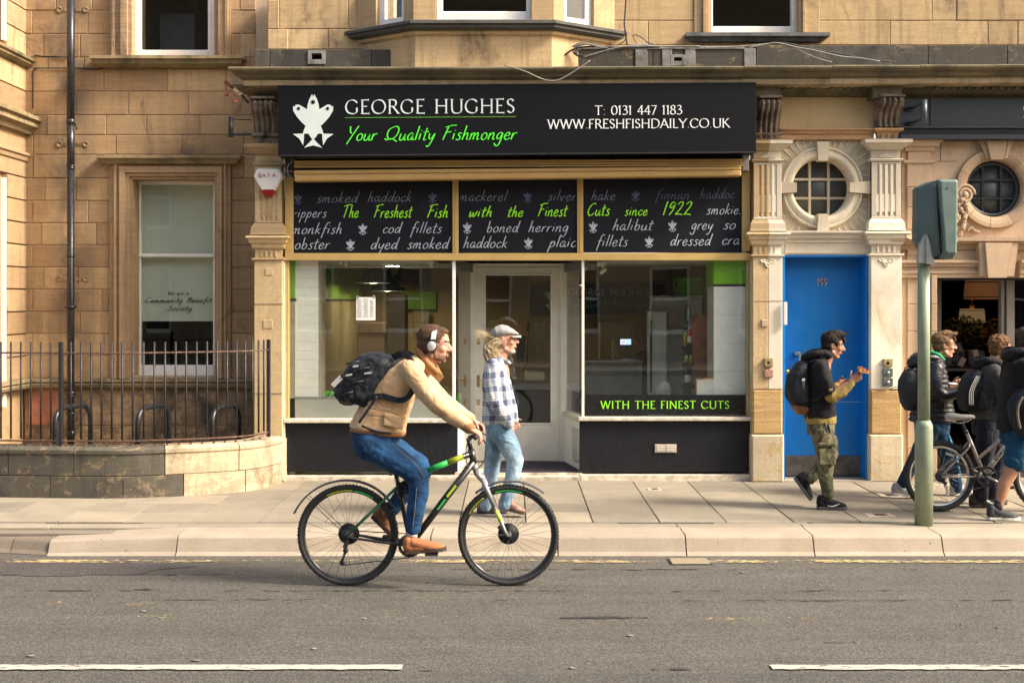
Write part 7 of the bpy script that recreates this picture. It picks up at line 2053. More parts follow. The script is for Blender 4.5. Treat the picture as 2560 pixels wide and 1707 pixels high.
def shoe(root,heel,toe,dy,Y,up_mat,sole_mat,h=.085,name='shoe',w=.045,ankle=None,laces=None,logo=None):
    """heel and toe: photo pixels of the sole ends; returns the shoe object"""
    H=P(heel[0],heel[1],Y,dy);T=P(toe[0],toe[1],Y,dy);d=(T-H);L=d.length;d.normalize();up=Vector((-d.z,0,d.x));sd=Vector((0,1,0))
    def Q(a,b,c=0): return H+d*(a*L)+up*b+sd*c
    sl=MB();R=[]
    outline=[(0.0,.020),(.06,.033),(.2,.036),(.4,.033),(.6,.042),(.78,.046),(.92,.036),(1.0,.014)]
    pts=[Q(a,0,-c) for a,c in outline]+[Q(a,0,c) for a,c in reversed(outline)]
    top=[p+up*(.022 if i not in (7,8) else .028) for i,p in enumerate(pts)]
    sl.rings([pts,[p+up*.003+(p-Q(.5,0))*.03 for p in pts],[p+(p-Q(.5,0))*.01 for p in top],top],0,False)
    so=sl.build(name,sole_mat,root)
    u=MB()
    u.ell(Q(.16,.045),(.040,w*.78,.042));u.chain([Q(.10,.05),Q(.12,h)],[.036,.036]);u.chain([Q(.24,.075),Q(.46,.052),Q(.72,.034),Q(.88,.028)],[.040,.038,.034,.026]);u.ell(Q(.70,.030),(.075,w*.95,.024),Matrix.Rotation(-math.atan2(d.z,d.x),3,'Y'));u.ell(Q(.35,.035),(.09,w*.8,.03),Matrix.Rotation(-math.atan2(d.z,d.x),3,'Y'))
    up_=u.build('upper',up_mat,so);soft(up_,.005,4)
    if laces:
        l=MB()
        for k in range(4): a=.38+k*.08;l.tube([Q(a,.088-k*.008,-.018),Q(a+.01,.096-k*.009,0),Q(a,.088-k*.008,.018)],.0026,5)
        l.build('laces',laces,so)
    if logo:
        l=MB();pts=crom([Q(.30,.038,-w*.98),Q(.42,.028,-w*1.02),Q(.56,.036,-w*1.0),Q(.72,.052,-w*.86)],False,4);l.tube(pts,[.002+.004*sin(pi*min(1,i/len(pts)*1.1)) for i in range(len(pts))],6);l.build('swoosh',logo,so)
    return so

def backpack(name,lab,secs,Y,mat,wfac,extra=None,group='backpacks carried by the passers-by'):
    o=thing(name,lab,'backpack',P((secs[0][0]+secs[0][2])/2,secs[-1][1],Y),group)
    m=MB();ring_body(m,secs,Y,20,3.0);b=m.build('bag_body',mat,o);soft(b,.010,5,.010,.09)
    return o

# ================================================================== cyclist
YCY=8.73
JKT=cloth('tan_jacket',(.50,.31,.155),var=.12,scale=4,fold=.9,col2=(.66,.47,.29))
JEAN=cloth('blue_denim',(.006,.034,.095),var=.3,scale=5,fold=.9,col2=(.016,.075,.19))
SUEDE=plain('orange_suede',(.36,.135,.05),.8,var=.15,scale=14,bump=.4)
SOLEB=plain('brown_sole',(.05,.03,.02),.8,bump=.1);SOLEK=plain('dark_sole',(.03,.03,.032),.7,bump=.1);SOLEW=plain('white_sole',(.62,.60,.57),.6,bump=.1)
cy=thing('person','cyclist in a tan jacket and blue jeans wearing headphones, riding the black and green bicycle','person',(PX(1010,YCY),YCY,0))
HC=P(1086,860,YCY);HR=head_frame(radians(8));hs=1.10
b=MB();head_parts(b,HC,HR,hs)
limb(b,YCY,[(1078,890,0,.060),(1058,925,0,.065),(1020,960,0,.09),(970,1020,0,.10),(930,1085,0,.12)])
limb(b,YCY,[(1032,938,-.17,.050),(1090,1010,-.21,.040),(1170,1058,-.24,.030)]);limb(b,YCY,[(1040,935,.17,.050),(1100,1005,.21,.040),(1172,1056,.25,.030)])
limb(b,YCY,[(925,1110,-.09,.075),(1048,1185,-.10,.050),(1030,1318,-.11,.036)]);limb(b,YCY,[(925,1110,.09,.075),(1052,1180,.10,.050),(962,1285,.11,.036)])
hand(b,P(1172,1058,YCY,-.24),Vector((.75,-.0,-.45)),(-.4,0,-1),.75,(0,1,.2),1.12,curls=(.55,.6,.65,.7))
hand(b,P(1174,1056,YCY,.25),Vector((.75,.0,-.45)),(-.4,0,-1),.75,(0,-1,.2),1.12)
soft(b.build('body',SK3,cy),.0065,3)
face_bits(cy,HC,HR,hs,SK3,plain('dark_brown_hair',(.05,.03,.02),.6))
HCY=hairmat('short_brown_hair',(.035,.02,.013),(.13,.07,.04),(60,60,60),1.5)
h=MB()
def HT(v,C=HC,R=HR,s=hs): return C+R@(Vector(v)*s)
h.ell(HT((-.018,0,.040)),(.102*hs,.081*hs,.086*hs),HR,20,12);h.ell(HT((-.050,0,-.010)),(.062*hs,.072*hs,.070*hs),HR,16,10);h.ell(HT((.020,0,.088)),(.062*hs,.060*hs,.028*hs),HR,16,8)
soft(h.build('hair',HCY,cy),.006,2,.006,.02)
BRD=hairmat('short_beard',(.07,.04,.025),(.22,.12,.08),(60,60,60),1.5)
bd=MB();bd.ell(HT((.030,0,-.078)),(.056*hs,.058*hs,.036*hs),HR,16,10);bd.ell(HT((.064,0,-.098)),(.026*hs,.030*hs,.024*hs),HR,12,8);bd.capsule(HT((.0,-.062,-.03)),HT((.02,-.052,-.08)),.012,.016);bd.ell(HT((.090,0,-.045)),(.010*hs,.024*hs,.006*hs),HR,10,6)
soft(bd.build('beard',BRD,cy),.005,2,.004,.015)
# headphones
hp=thing('headphones','silver and black over-ear headphones on the cyclist head','headphones',HT((0,0,.12)))
SILP=plain('silver_plastic',(.55,.55,.54),.3,metal=.3,bump=0)
for sd in (-1,1):
    c=HT((-.012,sd*.086,-.014));e=MB();e.ell(c,(.040,.018,.046),HR,18,10);e.build('ear_cushion',IRON,hp)
    MB().ell(c+Vector((.002,sd*.014,.004)),(.030,.012,.034),HR,18,10).build('ear_cup',SILP,hp)
pts=[HT((-.006,.096*cos(a),.028+.104*sin(a)-.03)) for a in [pi*q/20 for q in range(21)]]
m=MB();R=[]
for i,p in enumerate(pts):
    a=pi*i/20;nn=Vector((0,cos(a),sin(a)));fw=Vector((1,0,0));R.append([p+fw*.017,p+fw*.017+nn*.009,p-fw*.017+nn*.009,p-fw*.017])
m.rings(R,0,False);m.build('headband',IRON,hp)
m=MB();m.rings([[p+Vector((0,-.003,0)) for p in r] for r in R[13:19]],0,False);m.build('band_trim',SILP,hp)
# jacket
j=MB()
ring_body(j,[(872,1066,1012,1086,.165),(884,1040,1020,1052,.165),(905,1000,1030,1020,.165),(935,955,1040,985,.175),(972,918,1052,955,.185),(1012,896,1062,930,.165),(1040,886,1072,915,.10)],YCY,22,2.4)
for sd in (-1,1):
    limb(j,YCY,[(1028,922,sd*.150,.076),(1062,965,sd*.195,.073),(1100,1006,sd*.215,.066),(1140,1036,sd*.225,.057),(1170,1055,sd*.235,.048)])
jo=j.build('jacket',JKT,cy);soft(jo,.009,4,.016,.12)
m=MB();limb(m,YCY,[(1161,1049,-.232,.046),(1176,1060,-.238,.043)]);m.build('cuff',plain('brown_corduroy',(.30,.15,.06),.9,var=.15,bump=.5,bscale=90),cy)
cl=MB()
cl.tube([P(a,b,YCY,d) for a,b,d in [(1050,880,-.055),(1070,905,-.075),(1094,930,-.07),(1100,940,-.02),(1098,938,.03),(1080,905,.075),(1056,878,.06),(1044,870,0)]],.022,8,closed=True)
cl.obox(P(1086,928,YCY,-.075),Vector((.055,0,-.055)),Vector((0,.008,0)),Vector((.018,0,.022)))
cl.build('collar',plain('brown_corduroy',(.30,.15,.06),.9),cy)
m=MB();ring_body(m,[(874,1074,1012,1090,.168),(880,1062,1016,1078,.168)],YCY,22,2.4);m.build('hem_band',plain('brown_corduroy',(.30,.15,.06),.9),cy)
# jeans
tr=MB()
ring_body(tr,[(884,1108,990,1120,.165),(876,1084,1000,1096,.17),(880,1070,1004,1080,.165)],YCY,20,2.3)
limb(tr,YCY,[(926,1106,-.085,.115),(975,1135,-.095,.102),(1020,1162,-.10,.088),(1048,1186,-.10,.078),(1050,1225,-.105,.070),(1042,1270,-.11,.063),(1036,1312,-.11,.058)])
limb(tr,YCY,[(926,1106,.085,.115),(980,1130,.095,.100),(1040,1166,.10,.085),(1050,1186,.10,.076),(1020,1225,.105,.066),(988,1262,.11,.058),(974,1280,.11,.054)])
soft(tr.build('jeans',JEAN,cy),.009,3,.018,.10)
m=MB();limb(m,YCY,[(1034,1320,-.11,.040),(1032,1336,-.11,.040)]);m.build('sock',plain('grey_sock',(.42,.42,.42),.9,var=.1,bump=.4),cy)
shoe(cy,(1014,1375),(1118,1366),-.13,YCY,SUEDE,SOLEB,.09,laces=plain('tan_laces',(.45,.33,.2),.8,bump=0))
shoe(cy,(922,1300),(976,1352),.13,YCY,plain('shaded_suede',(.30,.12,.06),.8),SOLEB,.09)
# flap pocket, side seam and back yoke of the jacket
m=MB();m.obox(P(990,1046,YCY,-.176),(P(1012,1050,YCY)-P(985,1044,YCY))*.9,(0,.006,0),Vector((.004,0,.045)));soft(m.build('pocket_flap',JKT,cy),.006,3)
# seams of the jeans
for pts in (((985,1098,-.19),(1020,1130,-.188),(1050,1158,-.18),(1062,1186,-.165)),((1046,1210,-.178),(1042,1260,-.175),(1036,1310,-.168))):
    MB().tube([P(x_,y_,YCY,z_) for x_,y_,z_ in crom(list(pts),False,4)],.0028,5).build('seam',plain('denim_stitching',(.10,.12,.14),.9,bump=0),cy)
# backpack
BPK=cloth('black_nylon',(.007,.009,.014),var=.3,scale=9,fold=.9,rough=.6,col2=(.016,.020,.028))
bp=thing('backpack','bulky black backpack on the cyclist back','backpack',P(905,1020,YCY),'backpacks carried by the passers-by')
m=MB();ring_body(m,[(868,1000,940,1024,.14),(842,975,945,1010,.155),(852,940,965,975,.16),(878,905,985,945,.155),(905,884,1000,915,.135),(940,878,1005,898,.09)],YCY,22,2.8)
m.ell(P(870,975,YCY),(.10,.13,.11),None,16,10)
soft(m.build('bag_body',BPK,bp),.010,4,.026,.07)
GRT=plain('grey_reflective_trim',(.42,.42,.42),.5,bump=0)
m=MB()
for (a,b,c,d) in ((872,908,905,900),(848,945,885,935),(880,960,915,948),(900,925,930,915),(862,985,890,975)):
    m.tube([P(a,b,YCY,-.15),P((a+c)/2,(b+d)/2-2,YCY,-.165),P(c,d,YCY,-.155)],.0055,6)
tag(m.build('strap_web',IRON,bp),kind='stuff')
m=MB()
for (a,b,c,d) in ((918,930,936,928),(890,913,903,911),(872,935,888,932)): m.obox(P((a+c)/2,(b+d)/2,YCY,-.168),(P(c,d,YCY)-P(a,b,YCY))/2,(0,.003,0),(0,0,.006))
tag(m.build('reflective_tabs',GRT,bp),kind='stuff')
m=MB();m.obox(P(850,950,YCY,-.16),Vector((.03,0,.03)),Vector((0,.004,0)),Vector((-.012,0,.012)));m.build('side_patch',GRT,bp)
for sd in (-1,1):
    pts=crom([P(a,b,YCY,d*sd) for a,b,d in [(985,893,.10),(1010,884,.13),(1034,900,.155),(1044,935,.19),(1035,975,.20),(1008,995,.185),(960,985,.165),(930,990,.15)]],False,5)
    R=[]
    for i,p in enumerate(pts):
        a=pts[max(0,i-1)];c=pts[min(len(pts)-1,i+1)];dd=(Vector(c)-Vector(a)).normalized();up=Vector((-dd.z,0,dd.x));p=Vector(p);o_=Vector((0,sd,0))
        w_=.020 if i>4 else .026
        R.append([p+up*w_+o_*.004,p+up*w_+o_*.014,p-up*w_+o_*.014,p-up*w_+o_*.004])
    m=MB();m.rings(R,0,False);m.build('shoulder_strap',BPK,bp)
m=MB();m.tube([P(a,b,YCY,d) for a,b,d in crom([(905,1050,-.17),(925,1022,-.178),(950,985,-.175)],False,4)],.010,6);m.tube([P(a,b,YCY,-.176) for a,b in crom([(912,1058),(950,1072),(985,1076)],False,4)],.009,6);m.build('hip_strap',BPK,bp)

# ================================================================== bicycles
TYRE=plain('black_rubber',(.022,.023,.025),.75,var=.25,scale=20,bump=.3)
TREADM=TYRE
BFR=plain('black_frame_paint',(.016,.017,.020),.25,coat=.5,bump=0)
ALU=plain('grey_alloy',(.36,.36,.35),.35,metal=.7,bump=0)
CHR=plain('bright_alloy',(.6,.6,.6),.22,metal=.9,bump=0)
def spokes(m,c,R,r0,n,w=.03):
    for k in range(n):
        a=2*pi*k/n+.1;sd=1 if k%2 else-1;b=a+(.5 if (k//2)%2 else-.5)
        m.cone(c+Vector((r0*cos(b),sd*w,r0*sin(b))),c+Vector((R*cos(a),0,R*sin(a))),.0012,.0012,4)
    return m
def wheel(par,c,R,tr,rimm,name='wheel',arcs=(),knob=False,spm=None,refl=None):
    c=Vector(c)
    w=MB().torus(c,R-tr,tr,'y',96,10,ry=tr).build(name,TYRE,par)
    if knob:
        k_=MB();n=90
        for i in range(n):
            a=2*pi*i/n;u=Vector((cos(a),0,sin(a)));t_=Vector((-sin(a),0,cos(a)))
            for dy in ((-.55,.55) if i%2 else (0,-.85,.85)): k_.obox(c+u*(R-tr+tr*(1.0 if abs(dy)<.8 else .55))+Vector((0,dy*tr,0)),u*.0022,Vector((0,tr*.2,0)),t_*.005)
        tag(k_.build('tread',TYRE,w),kind='stuff')
    Rr=R-2*tr
    MB().lathe(c,[(Rr+.006,-.011),(Rr+.006,.011),(Rr-.014,.010),(Rr-.016,0),(Rr-.014,-.010),(Rr+.006,-.011)],96,ax='y',cap=False).build('rim',rimm,w)
    for a0,a1,mt in arcs:
        for sd in (-1,1): MB().torus(c+Vector((0,sd*.0115,0)),Rr-.003,.0055,'y',26,5,0,a0,a1,ry=.0012).build('rim_stripe',mt,w)
    tag(spokes(MB(),c,Rr-.01,.024,32).build('spokes',spm or IRON,w),kind='stuff')
    MB().lathe(c,[(.010,-.055),(.010,-.04),(.026,-.036),(.026,-.028),(.015,-.024),(.015,.024),(.026,.028),(.026,.036),(.010,.04),(.010,.055)],20,ax='y').build('hub',IRON,w)
    return w
def tube_on(par,name,pts,r,mat,n=12,Y=YCY):
    return MB().tube([P(a,b,Y,d) for a,b,d in pts],r,n).build(name,mat,par)
bike=thing('bicycle','black hybrid bicycle with green and yellow accents ridden along the kerb','bicycle',P(1070,1463,YCY))
RW_=.355
cr=P(870,1337,YCY);cf=P(1271,1337,YCY);cr.z=cf.z=RW_+.001
NEON=plain('neon_green_paint',(.03,.50,.10),.35,bump=0);NEOY=plain('neon_yellow_paint',(.45,.55,.03),.35,bump=0)
wheel(bike,cr,RW_,.0195,BFR,arcs=((radians(55),radians(82),NEON),(radians(84),radians(118),NEOY)),knob=True)
wheel(bike,cf,RW_,.0195,BFR,arcs=((radians(72),radians(108),NEON),(radians(124),radians(152),NEOY)),knob=True)
BB=P(1026,1360,YCY)
f=MB()
f.tube([P(1177,1122,YCY),P(1185,1158,YCY)],.024,14)                      # head tube
f.tube([P(1176,1134,YCY),P(1068,1176,YCY),P(998,1212,YCY)],[.021,.019,.015],12)
f.tube([P(1184,1154,YCY),P(1110,1250,YCY),P(1030,1356,YCY)],[.026,.026,.024],12)
f.tube([P(1026,1358,YCY),P(996,1214,YCY),P(990,1186,YCY)],.0165,12)
f.lathe(BB,[(.024,-.036),(.024,.036)],16,ax='y')
for sd in (-1,1):
    f.tube([BB+Vector((-.02,sd*.02,.0)),P(960,1352,YCY,sd*.045),P(884,1340,YCY,sd*.062),cr+Vector((0,sd*.062,0))],[.013,.011,.009,.009],8)
f.build('frame',BFR,bike)
for sd in (-1,1): MB().tube([P(998,1212,YCY,sd*.018),P(950,1258,YCY,sd*.045),cr+Vector((.01,sd*.062,.012))],[.010,.009,.008],8).build('seat_stay',plain('dark_green_frame',(.02,.16,.06),.35,bump=0),bike)
def stripe(a,b,wpx,mat,name,dy=-.0225,t=.004):
    A=P(*a,YCY,dy);B=P(*b,YCY,dy);d=(B-A)/2;u=Vector((-d.z,0,d.x)).normalized()*wpx;return MB().obox((A+B)/2,d,(0,t,0),u).build(name,mat,bike)
def wrap(a,b,r,mat,name): return MB().cone(P(*a,YCY),P(*b,YCY),r,r,14).build(name,mat,bike)
wrap((1070,1175.5),(1120,1155.5),.0205,NEON,'green_decal');wrap((1120,1155.6),(1158,1141),.0212,NEOY,'yellow_decal')
stripe((1140,1212),(1118,1240),.008,NEOY,'yellow_decal',-.026);stripe((1114,1246),(1094,1272),.006,NEON,'green_decal',-.026)
# fork, stem, bars
fk=MB();crown=P(1190,1180,YCY)
fk.tube([P(1186,1160,YCY),crown],.022,12)
for sd in (-1,1):
    fk.tube([crown+Vector((0,sd*.028,0)),P(1206,1196,YCY,sd*.052)],.020,10);fk.tube([P(1205,1192,YCY,sd*.054),P(1236,1262,YCY,sd*.056)],.0175,10)
fk.tube([P(1205,1192,YCY,-.054),P(1205,1190,YCY,.054)],.017,10)
fko=fk.build('fork',plain('grey_fork_paint',(.30,.30,.30),.35,metal=.3,bump=0),bike)
for sd in (-1,1): MB().tube([P(1234,1258,YCY,sd*.056),P(1262,1322,YCY,sd*.058),cf+Vector((-.004,sd*.060,0))],[.014,.012,.011],10).build('fork_leg',ALU,fko)
for sd in (-1,): MB().cone(P(1240,1272,YCY,-.057),P(1252,1300,YCY,-.058),.0145,.0135,12).build('fork_decal',NEOY,fko)
st_=MB();st_.tube([P(1177,1124,YCY),P(1171,1095,YCY)],.017,12);st_.tube([P(1171,1096,YCY),P(1192,1084,YCY)],.016,12);st_.build('stem',BFR,bike)
hb_=MB();hb_.tube([P(1192,1084,YCY,-.10),P(1192,1084,YCY,.10)],.014,10)
for sd in (-1,1): hb_.tube([P(1192,1084,YCY,sd*.10),P(1194,1080,YCY,sd*.20),P(1193,1081,YCY,sd*.31)],.011,10)
hbo=hb_.build('handlebar',IRON,bike)
for sd in (-1,1):
    MB().cone(P(1194,1081,YCY,sd*.19),P(1192,1081.5,YCY,sd*.32),.016,.016,12).build('grip',TYRE,hbo)
    MB().tube([P(1197,1084,YCY,sd*.17),P(1212,1094,YCY,sd*.20),P(1216,1098,YCY,sd*.27)],.005,6).build('brake_lever',IRON,hbo)
MB().tube([P(a,b,YCY,-.06) for a,b in crom([(1200,1085),(1215,1110),(1210,1150),(1192,1170)],False,5)],.0035,5).build('brake_cable',IRON,bike)
MB().tube([P(a,b,YCY,-.03) for a,b in crom([(1186,1090),(1168,1110),(1166,1150),(1172,1166)],False,5)],.0035,5).build('brake_cable',IRON,bike)
# seat post and saddle
MB().tube([P(992,1192,YCY),P(968,1118,YCY)],.0145,12).build('seat_post',BFR,bike)
m=MB();R=[]
for x_,w_,z_ in ((890,.065,1116),(905,.078,1114),(930,.060,1116),(955,.030,1118),(976,.018,1119),(984,.012,1121)):
    C=P(x_,z_,YCY);R.append([C+Vector((0,w_*cos(a),.018*sin(a)-(.02 if sin(a)<0 else 0)*0)) for a in [2*pi*q/14 for q in range(14)]])
m.rings(R,0,True);m.build('saddle',plain('black_saddle_cover',(.02,.02,.022),.5,bump=.1),bike)
m=MB();m.obox(P(980,1176,YCY,-.03),Vector((.02,0,.006)),Vector((0,.01,0)),Vector((-.006,0,.028)));m.build('seat_reflector',plain('grey_reflector',(.25,.25,.25),.3,bump=0),bike)
MB().ell(P(1004,1224,YCY,-.005),(.03,.035,.055),None,14,9).build('under_saddle_bag',BPK,bike)
# drivetrain
cs=MB();R0=.082
cs.torus(BB+Vector((0,-.048,0)),R0-.012,.010,'y',48,6,ry=.0025)
for k in range(40): a=2*pi*k/40;u=Vector((cos(a),0,sin(a)));cs.obox(BB+Vector((0,-.048,0))+u*R0,u*.004,Vector((0,.0015,0)),Vector((-u.z,0,u.x))*.003)
for k in range(5): a=2*pi*k/5+.3;u=Vector((cos(a),0,sin(a)));cs.cone(BB+Vector((0,-.048,0)),BB+Vector((0,-.048,0))+u*(R0-.015),.008,.006,6)
tag(cs.build('chainring',IRON,bike),kind='stuff')
pf=P(1082,1374,YCY);pr_=P(968,1350,YCY)
for sd,q in ((-1,pf),(1,pr_)):
    c=MB().cone(BB+Vector((0,sd*.062,0)),Vector((q.x,YCY+sd*.075,q.z)),.013,.009,10).build('crank_arm',BFR,bike)
    MB().fbox(q.x-.045,q.x+.045,YCY+sd*.13-.04,YCY+sd*.13+.04,q.z-.009,q.z+.009,.004).build('pedal',IRON,c)
MB().lathe(cr+Vector((0,-.040,0)),[(.048,0),(.048,-.004),(.040,-.006),(.040,-.010),(.032,-.012),(.032,-.016),(.024,-.018),(.024,-.022)],40,ax='y').build('cassette',IRON,bike)
MB().lathe(cr+Vector((0,.045,0)),[(.075,0),(.075,.002)],40,ax='y').build('brake_disc',IRON,bike)
MB().lathe(cf+Vector((0,.045,0)),[(.075,0),(.075,.002)],40,ax='y').build('brake_disc',IRON,bike)
MB().obox(cf+Vector((-.045,.05,.05)),(.02,0,.02),(0,.014,0),(-.014,0,.014)).build('brake_caliper',IRON,bike)
dr=MB();j0=P(866,1372,YCY,-.045);j1=P(858,1402,YCY,-.045)
dr.lathe(j0,[(.018,-.004),(.018,.004)],16,ax='y').lathe(j1,[(.020,-.004),(.020,.004)],16,ax='y').obox((j0+j1)/2+Vector((0,-.008,0)),(j1-j0)/2,(0,.002,0),Vector((.008,0,.003)));dr.obox(P(868,1355,YCY,-.05),(.012,0,.03),(0,.012,0),(.014,0,-.006))
dr.build('derailleur',IRON,bike)
ch=MB();ch.tube([cr+Vector((.0,-.044,.040)),BB+Vector((0,-.048,R0))],.004,6);ch.tube([BB+Vector((0,-.048,-R0)),j1+Vector((0,0,-.02))],.004,6);ch.tube([j1+Vector((-.018,0,0)),j0+Vector((.018,0,0)),cr+Vector((-.035,-.044,-.01))],.004,6)
ch.build('chain',IRON,bike)
# mudguards
MG=plain('grey_black_mudguard',(.07,.07,.075),.4,bump=0)
def mud(c,R,a0,a1,name,lift=None):
    m=MB();Rg=[];n=26
    for i in range(n+1):
        a=a0+(a1-a0)*i/n;u=Vector((cos(a),0,sin(a)));rr=R+(lift(i/n) if lift else 0)
        Rg.append([c+u*(rr+.000)+Vector((0,-.026,0)),c+u*(rr+.012)+Vector((0,-.012,0)),c+u*(rr+.012)+Vector((0,.012,0)),c+u*rr+Vector((0,.026,0)),c+u*(rr+.009)+Vector((0,.011,0)),c+u*(rr+.009)+Vector((0,-.011,0))])
    m.rings(Rg,0,True);return m.build(name,MG,bike)
mud(cr,RW_+.016,radians(30),radians(158),'mudguard',lambda t: .02*t+.028*max(0,t-.6));mud(cf,RW_+.014,radians(50),radians(128),'mudguard',lambda t: .012*(1-t))
MB().tube([cr+Vector((0,-.062,0)),P(770,1240,YCY,-.045)],.0022,5).build('mudguard_stay',IRON,bike);MB().tube([cr+Vector((0,.062,0)),P(770,1240,YCY,.045)],.0022,5).build('mudguard_stay',IRON,bike)

# ================================================================== man in the flat cap
YM=10.76
def plaid(name):
    m,t=newmat(name);v=t.new('ShaderNodeNewGeometry').outputs['Position'];sp=t.new('ShaderNodeSeparateXYZ')
    mp=t.new('ShaderNodeMapping');mp.inputs['Rotation'].default_value=(0,radians(5),0);t.link(v,mp.inputs[0]);wn_=t.new('ShaderNodeVectorMath');wn_.operation='ADD'
    nz=t.new('ShaderNodeTexNoise');nz.inputs['Scale'].default_value=7;nz.inputs['Detail'].default_value=1;t.link(v,nz.inputs['Vector']);sc=t.new('ShaderNodeVectorMath');sc.operation='SCALE';sc.inputs['Scale'].default_value=.035
    t.link(nz.outputs['Color'],sc.inputs[0]);t.link(mp.outputs[0],wn_.inputs[0]);t.link(sc.outputs[0],wn_.inputs[1]);t.link(wn_.outputs[0],sp.inputs[0])
    def stripes(axis,period,off):
        a=t.math('ADD',sp.outputs[axis],off)
        if axis==0: a=t.math('ADD',a,t.math('MULTIPLY',sp.outputs[1],.55))
        return t.math('FRACT',t.math('DIVIDE',a,period))
    def bands(f,st): return t.ramp(f,st,'CONSTANT')
    zx=stripes(2,.125,10.0);xx=stripes(0,.115,10.0)
    A=bands(zx,[(0,1),(.40,0),(.50,.45),(.56,0),(.66,.5),(.72,0),(.82,.45),(.88,0)])
    B=bands(xx,[(0,1),(.38,0),(.48,.4),(.54,0),(.68,.5),(.74,0)])
    f=t.math('MULTIPLY',t.math('ADD',A,B),.5)
    c=t.ramp(f,[(0,(.56,.55,.52)),(.3,(.34,.38,.43)),(.55,(.21,.25,.33)),(1,(.065,.08,.14))])
    t.link(c,t.bsdf.inputs['Base Color']);t.bsdf.inputs['Roughness'].default_value=.9;t.bump(t.noise(v,8,3,.5,1.8),.8,.02);return m
PLAID=plaid('blue_white_check_flannel')
man=thing('person','man in a grey flat cap and blue checked shirt walking past the shop door','person',(PX(1250,YM),YM,.15))
HC=P(1262,851,YM);HR=head_frame(radians(-4));hs=1.0
b=MB();head_parts(b,HC,HR,hs)
limb(b,YM,[(1256,875,0,.055),(1250,898,0,.058),(1248,930,0,.09),(1250,1000,0,.10),(1252,1055,0,.11)])
limb(b,YM,[(1238,915,-.17,.045),(1236,990,-.20,.036),(1264,1046,-.14,.028)]);limb(b,YM,[(1250,915,.17,.045),(1246,990,.20,.038),(1275,1046,.19,.030)])
limb(b,YM,[(1255,1070,-.09,.07),(1290,1150,-.09,.048),(1270,1260,-.09,.034)]);limb(b,YM,[(1252,1070,.09,.07),(1232,1160,.09,.048),(1215,1266,.09,.034)])
hand(b,P(1266,1052,YM,-.115),Vector((.35,.1,-.9)),(0,1,0),.2,(1,0,.3),.9);hand(b,P(1278,1050,YM,.185),Vector((.5,-.3,-.8)),(0,-1,0),.5,(1,0,.3),.95)
soft(b.build('body',SK3,man),.0065,3)
face_bits(man,HC,HR,hs,SK3,plain('blond_brow',(.40,.30,.18),.8),glasses=plain('thin_red_brown_frame',(.20,.06,.04),.4,bump=0))
m=MB();m.ell(HC+HR@Vector((.062,0,-.099)),(.0245,.026,.0215),HR,12,8);m.ell(HC+HR@Vector((.045,0,-.090)),(.032,.040,.020),HR,12,8);soft(m.build('stubble',plain('white_stubble',(.66,.52,.44),.9,var=.1,bump=.4),man),.005,2)
# long wind-blown hair, strand by strand
BL=hairmat('blond_hair',(.42,.30,.15),(.72,.60,.40),(40,40,40),2.0)
random.seed(11);hm=MB()
for k in range(330):
    s0=Vector((random.uniform(-.075,.0),random.choice((-1,1))*random.uniform(.045,.080),random.uniform(-.035,.035))) if k%3 else Vector((random.uniform(-.095,-.06),random.uniform(-.06,.06),random.uniform(-.05,.03)))
    p0=HC+HR@s0;u=random.random();wl_=random.uniform(.5,1)
    fly=random.random()<.16
    if fly: pts=[p0,p0+Vector((-.05,0,.012)),p0+Vector((-.11,0,.025+.02*u)),p0+Vector((-.16-.04*u,0,.05+.03*u))]
    else: pts=[p0,p0+Vector((-.035,.0,-.022*wl_)),p0+Vector((-.060-.035*u,.005,-.075*wl_)),p0+Vector((-.075-.03*u,.0,-.13*wl_)),p0+Vector((-.05-.02*u,0,-.165*wl_)),p0+Vector((-.03+.03*u,0,-.15*wl_))]
    pts=crom([tuple(q) for q in pts],False,3);hm.tube(pts,[(.0018 if fly else .0048)*(1-.6*i/len(pts)) for i in range(len(pts))],5)
tag(hm.build('hair',BL,man),kind='stuff')
m=MB();m.ell(HC+HR@Vector((-.030,0,-.005)),(.078,.079,.060),HR,16,10);m.ell(HC+HR@Vector((-.066,0,-.050)),(.034,.052,.050),HR,14,9);soft(m.build('hair_mass',BL,man),.006,2,.012,.02)
cap_=MB();sec=[]
for x_,z0,z1,w_ in ((-.125,.030,.050,.02),(-.112,.018,.092,.062),(-.075,.014,.128,.086),(-.02,.018,.142,.094),(.035,.026,.125,.090),(.080,.036,.092,.072),(.112,.040,.064,.048),(.126,.042,.050,.026)):
    ring=[]
    for j in range(18):
        a=2*pi*j/18;c_,s_=cos(a),sin(a);zz_=(z0+z1)/2+(z1-z0)/2*s_
        ring.append(HC+HR@Vector((x_,w_*c_,zz_)))
    sec.append(ring)
cap_.rings(sec,0,True)
m_,t_=newmat('grey_herringbone_tweed');wv=t_.new('ShaderNodeTexWave',wave_type='BANDS',bands_direction='DIAGONAL');wv.inputs['Scale'].default_value=70;wv.inputs['Distortion'].default_value=1.5;t_.link(t_.pos(),wv.inputs['Vector']);t_.link(t_.ramp(wv.outputs[1],[(.3,(.20,.19,.19)),(.7,(.40,.38,.37))]),t_.bsdf.inputs['Base Color']);t_.bsdf.inputs['Roughness'].default_value=.95;t_.bump(wv.outputs[1],.3,.004)
TWEED=m_
cap_o=thing('flat_cap','grey herringbone flat cap worn by the long haired man','cap',HC+Vector((0,0,.1)))
soft(cap_.build('crown',TWEED,cap_o),.006,3,.006,.05)
m=MB();R=[]
for x_,w_ in ((.055,.078),(.085,.070),(.112,.056),(.134,.036),(.144,.014)):
    R.append([HC+HR@Vector((x_,w_*cos(a),.040-(x_-.05)*.12+.006*sin(a)-.014*abs(cos(a))**2)) for a in [2*pi*q/14 for q in range(14)]])
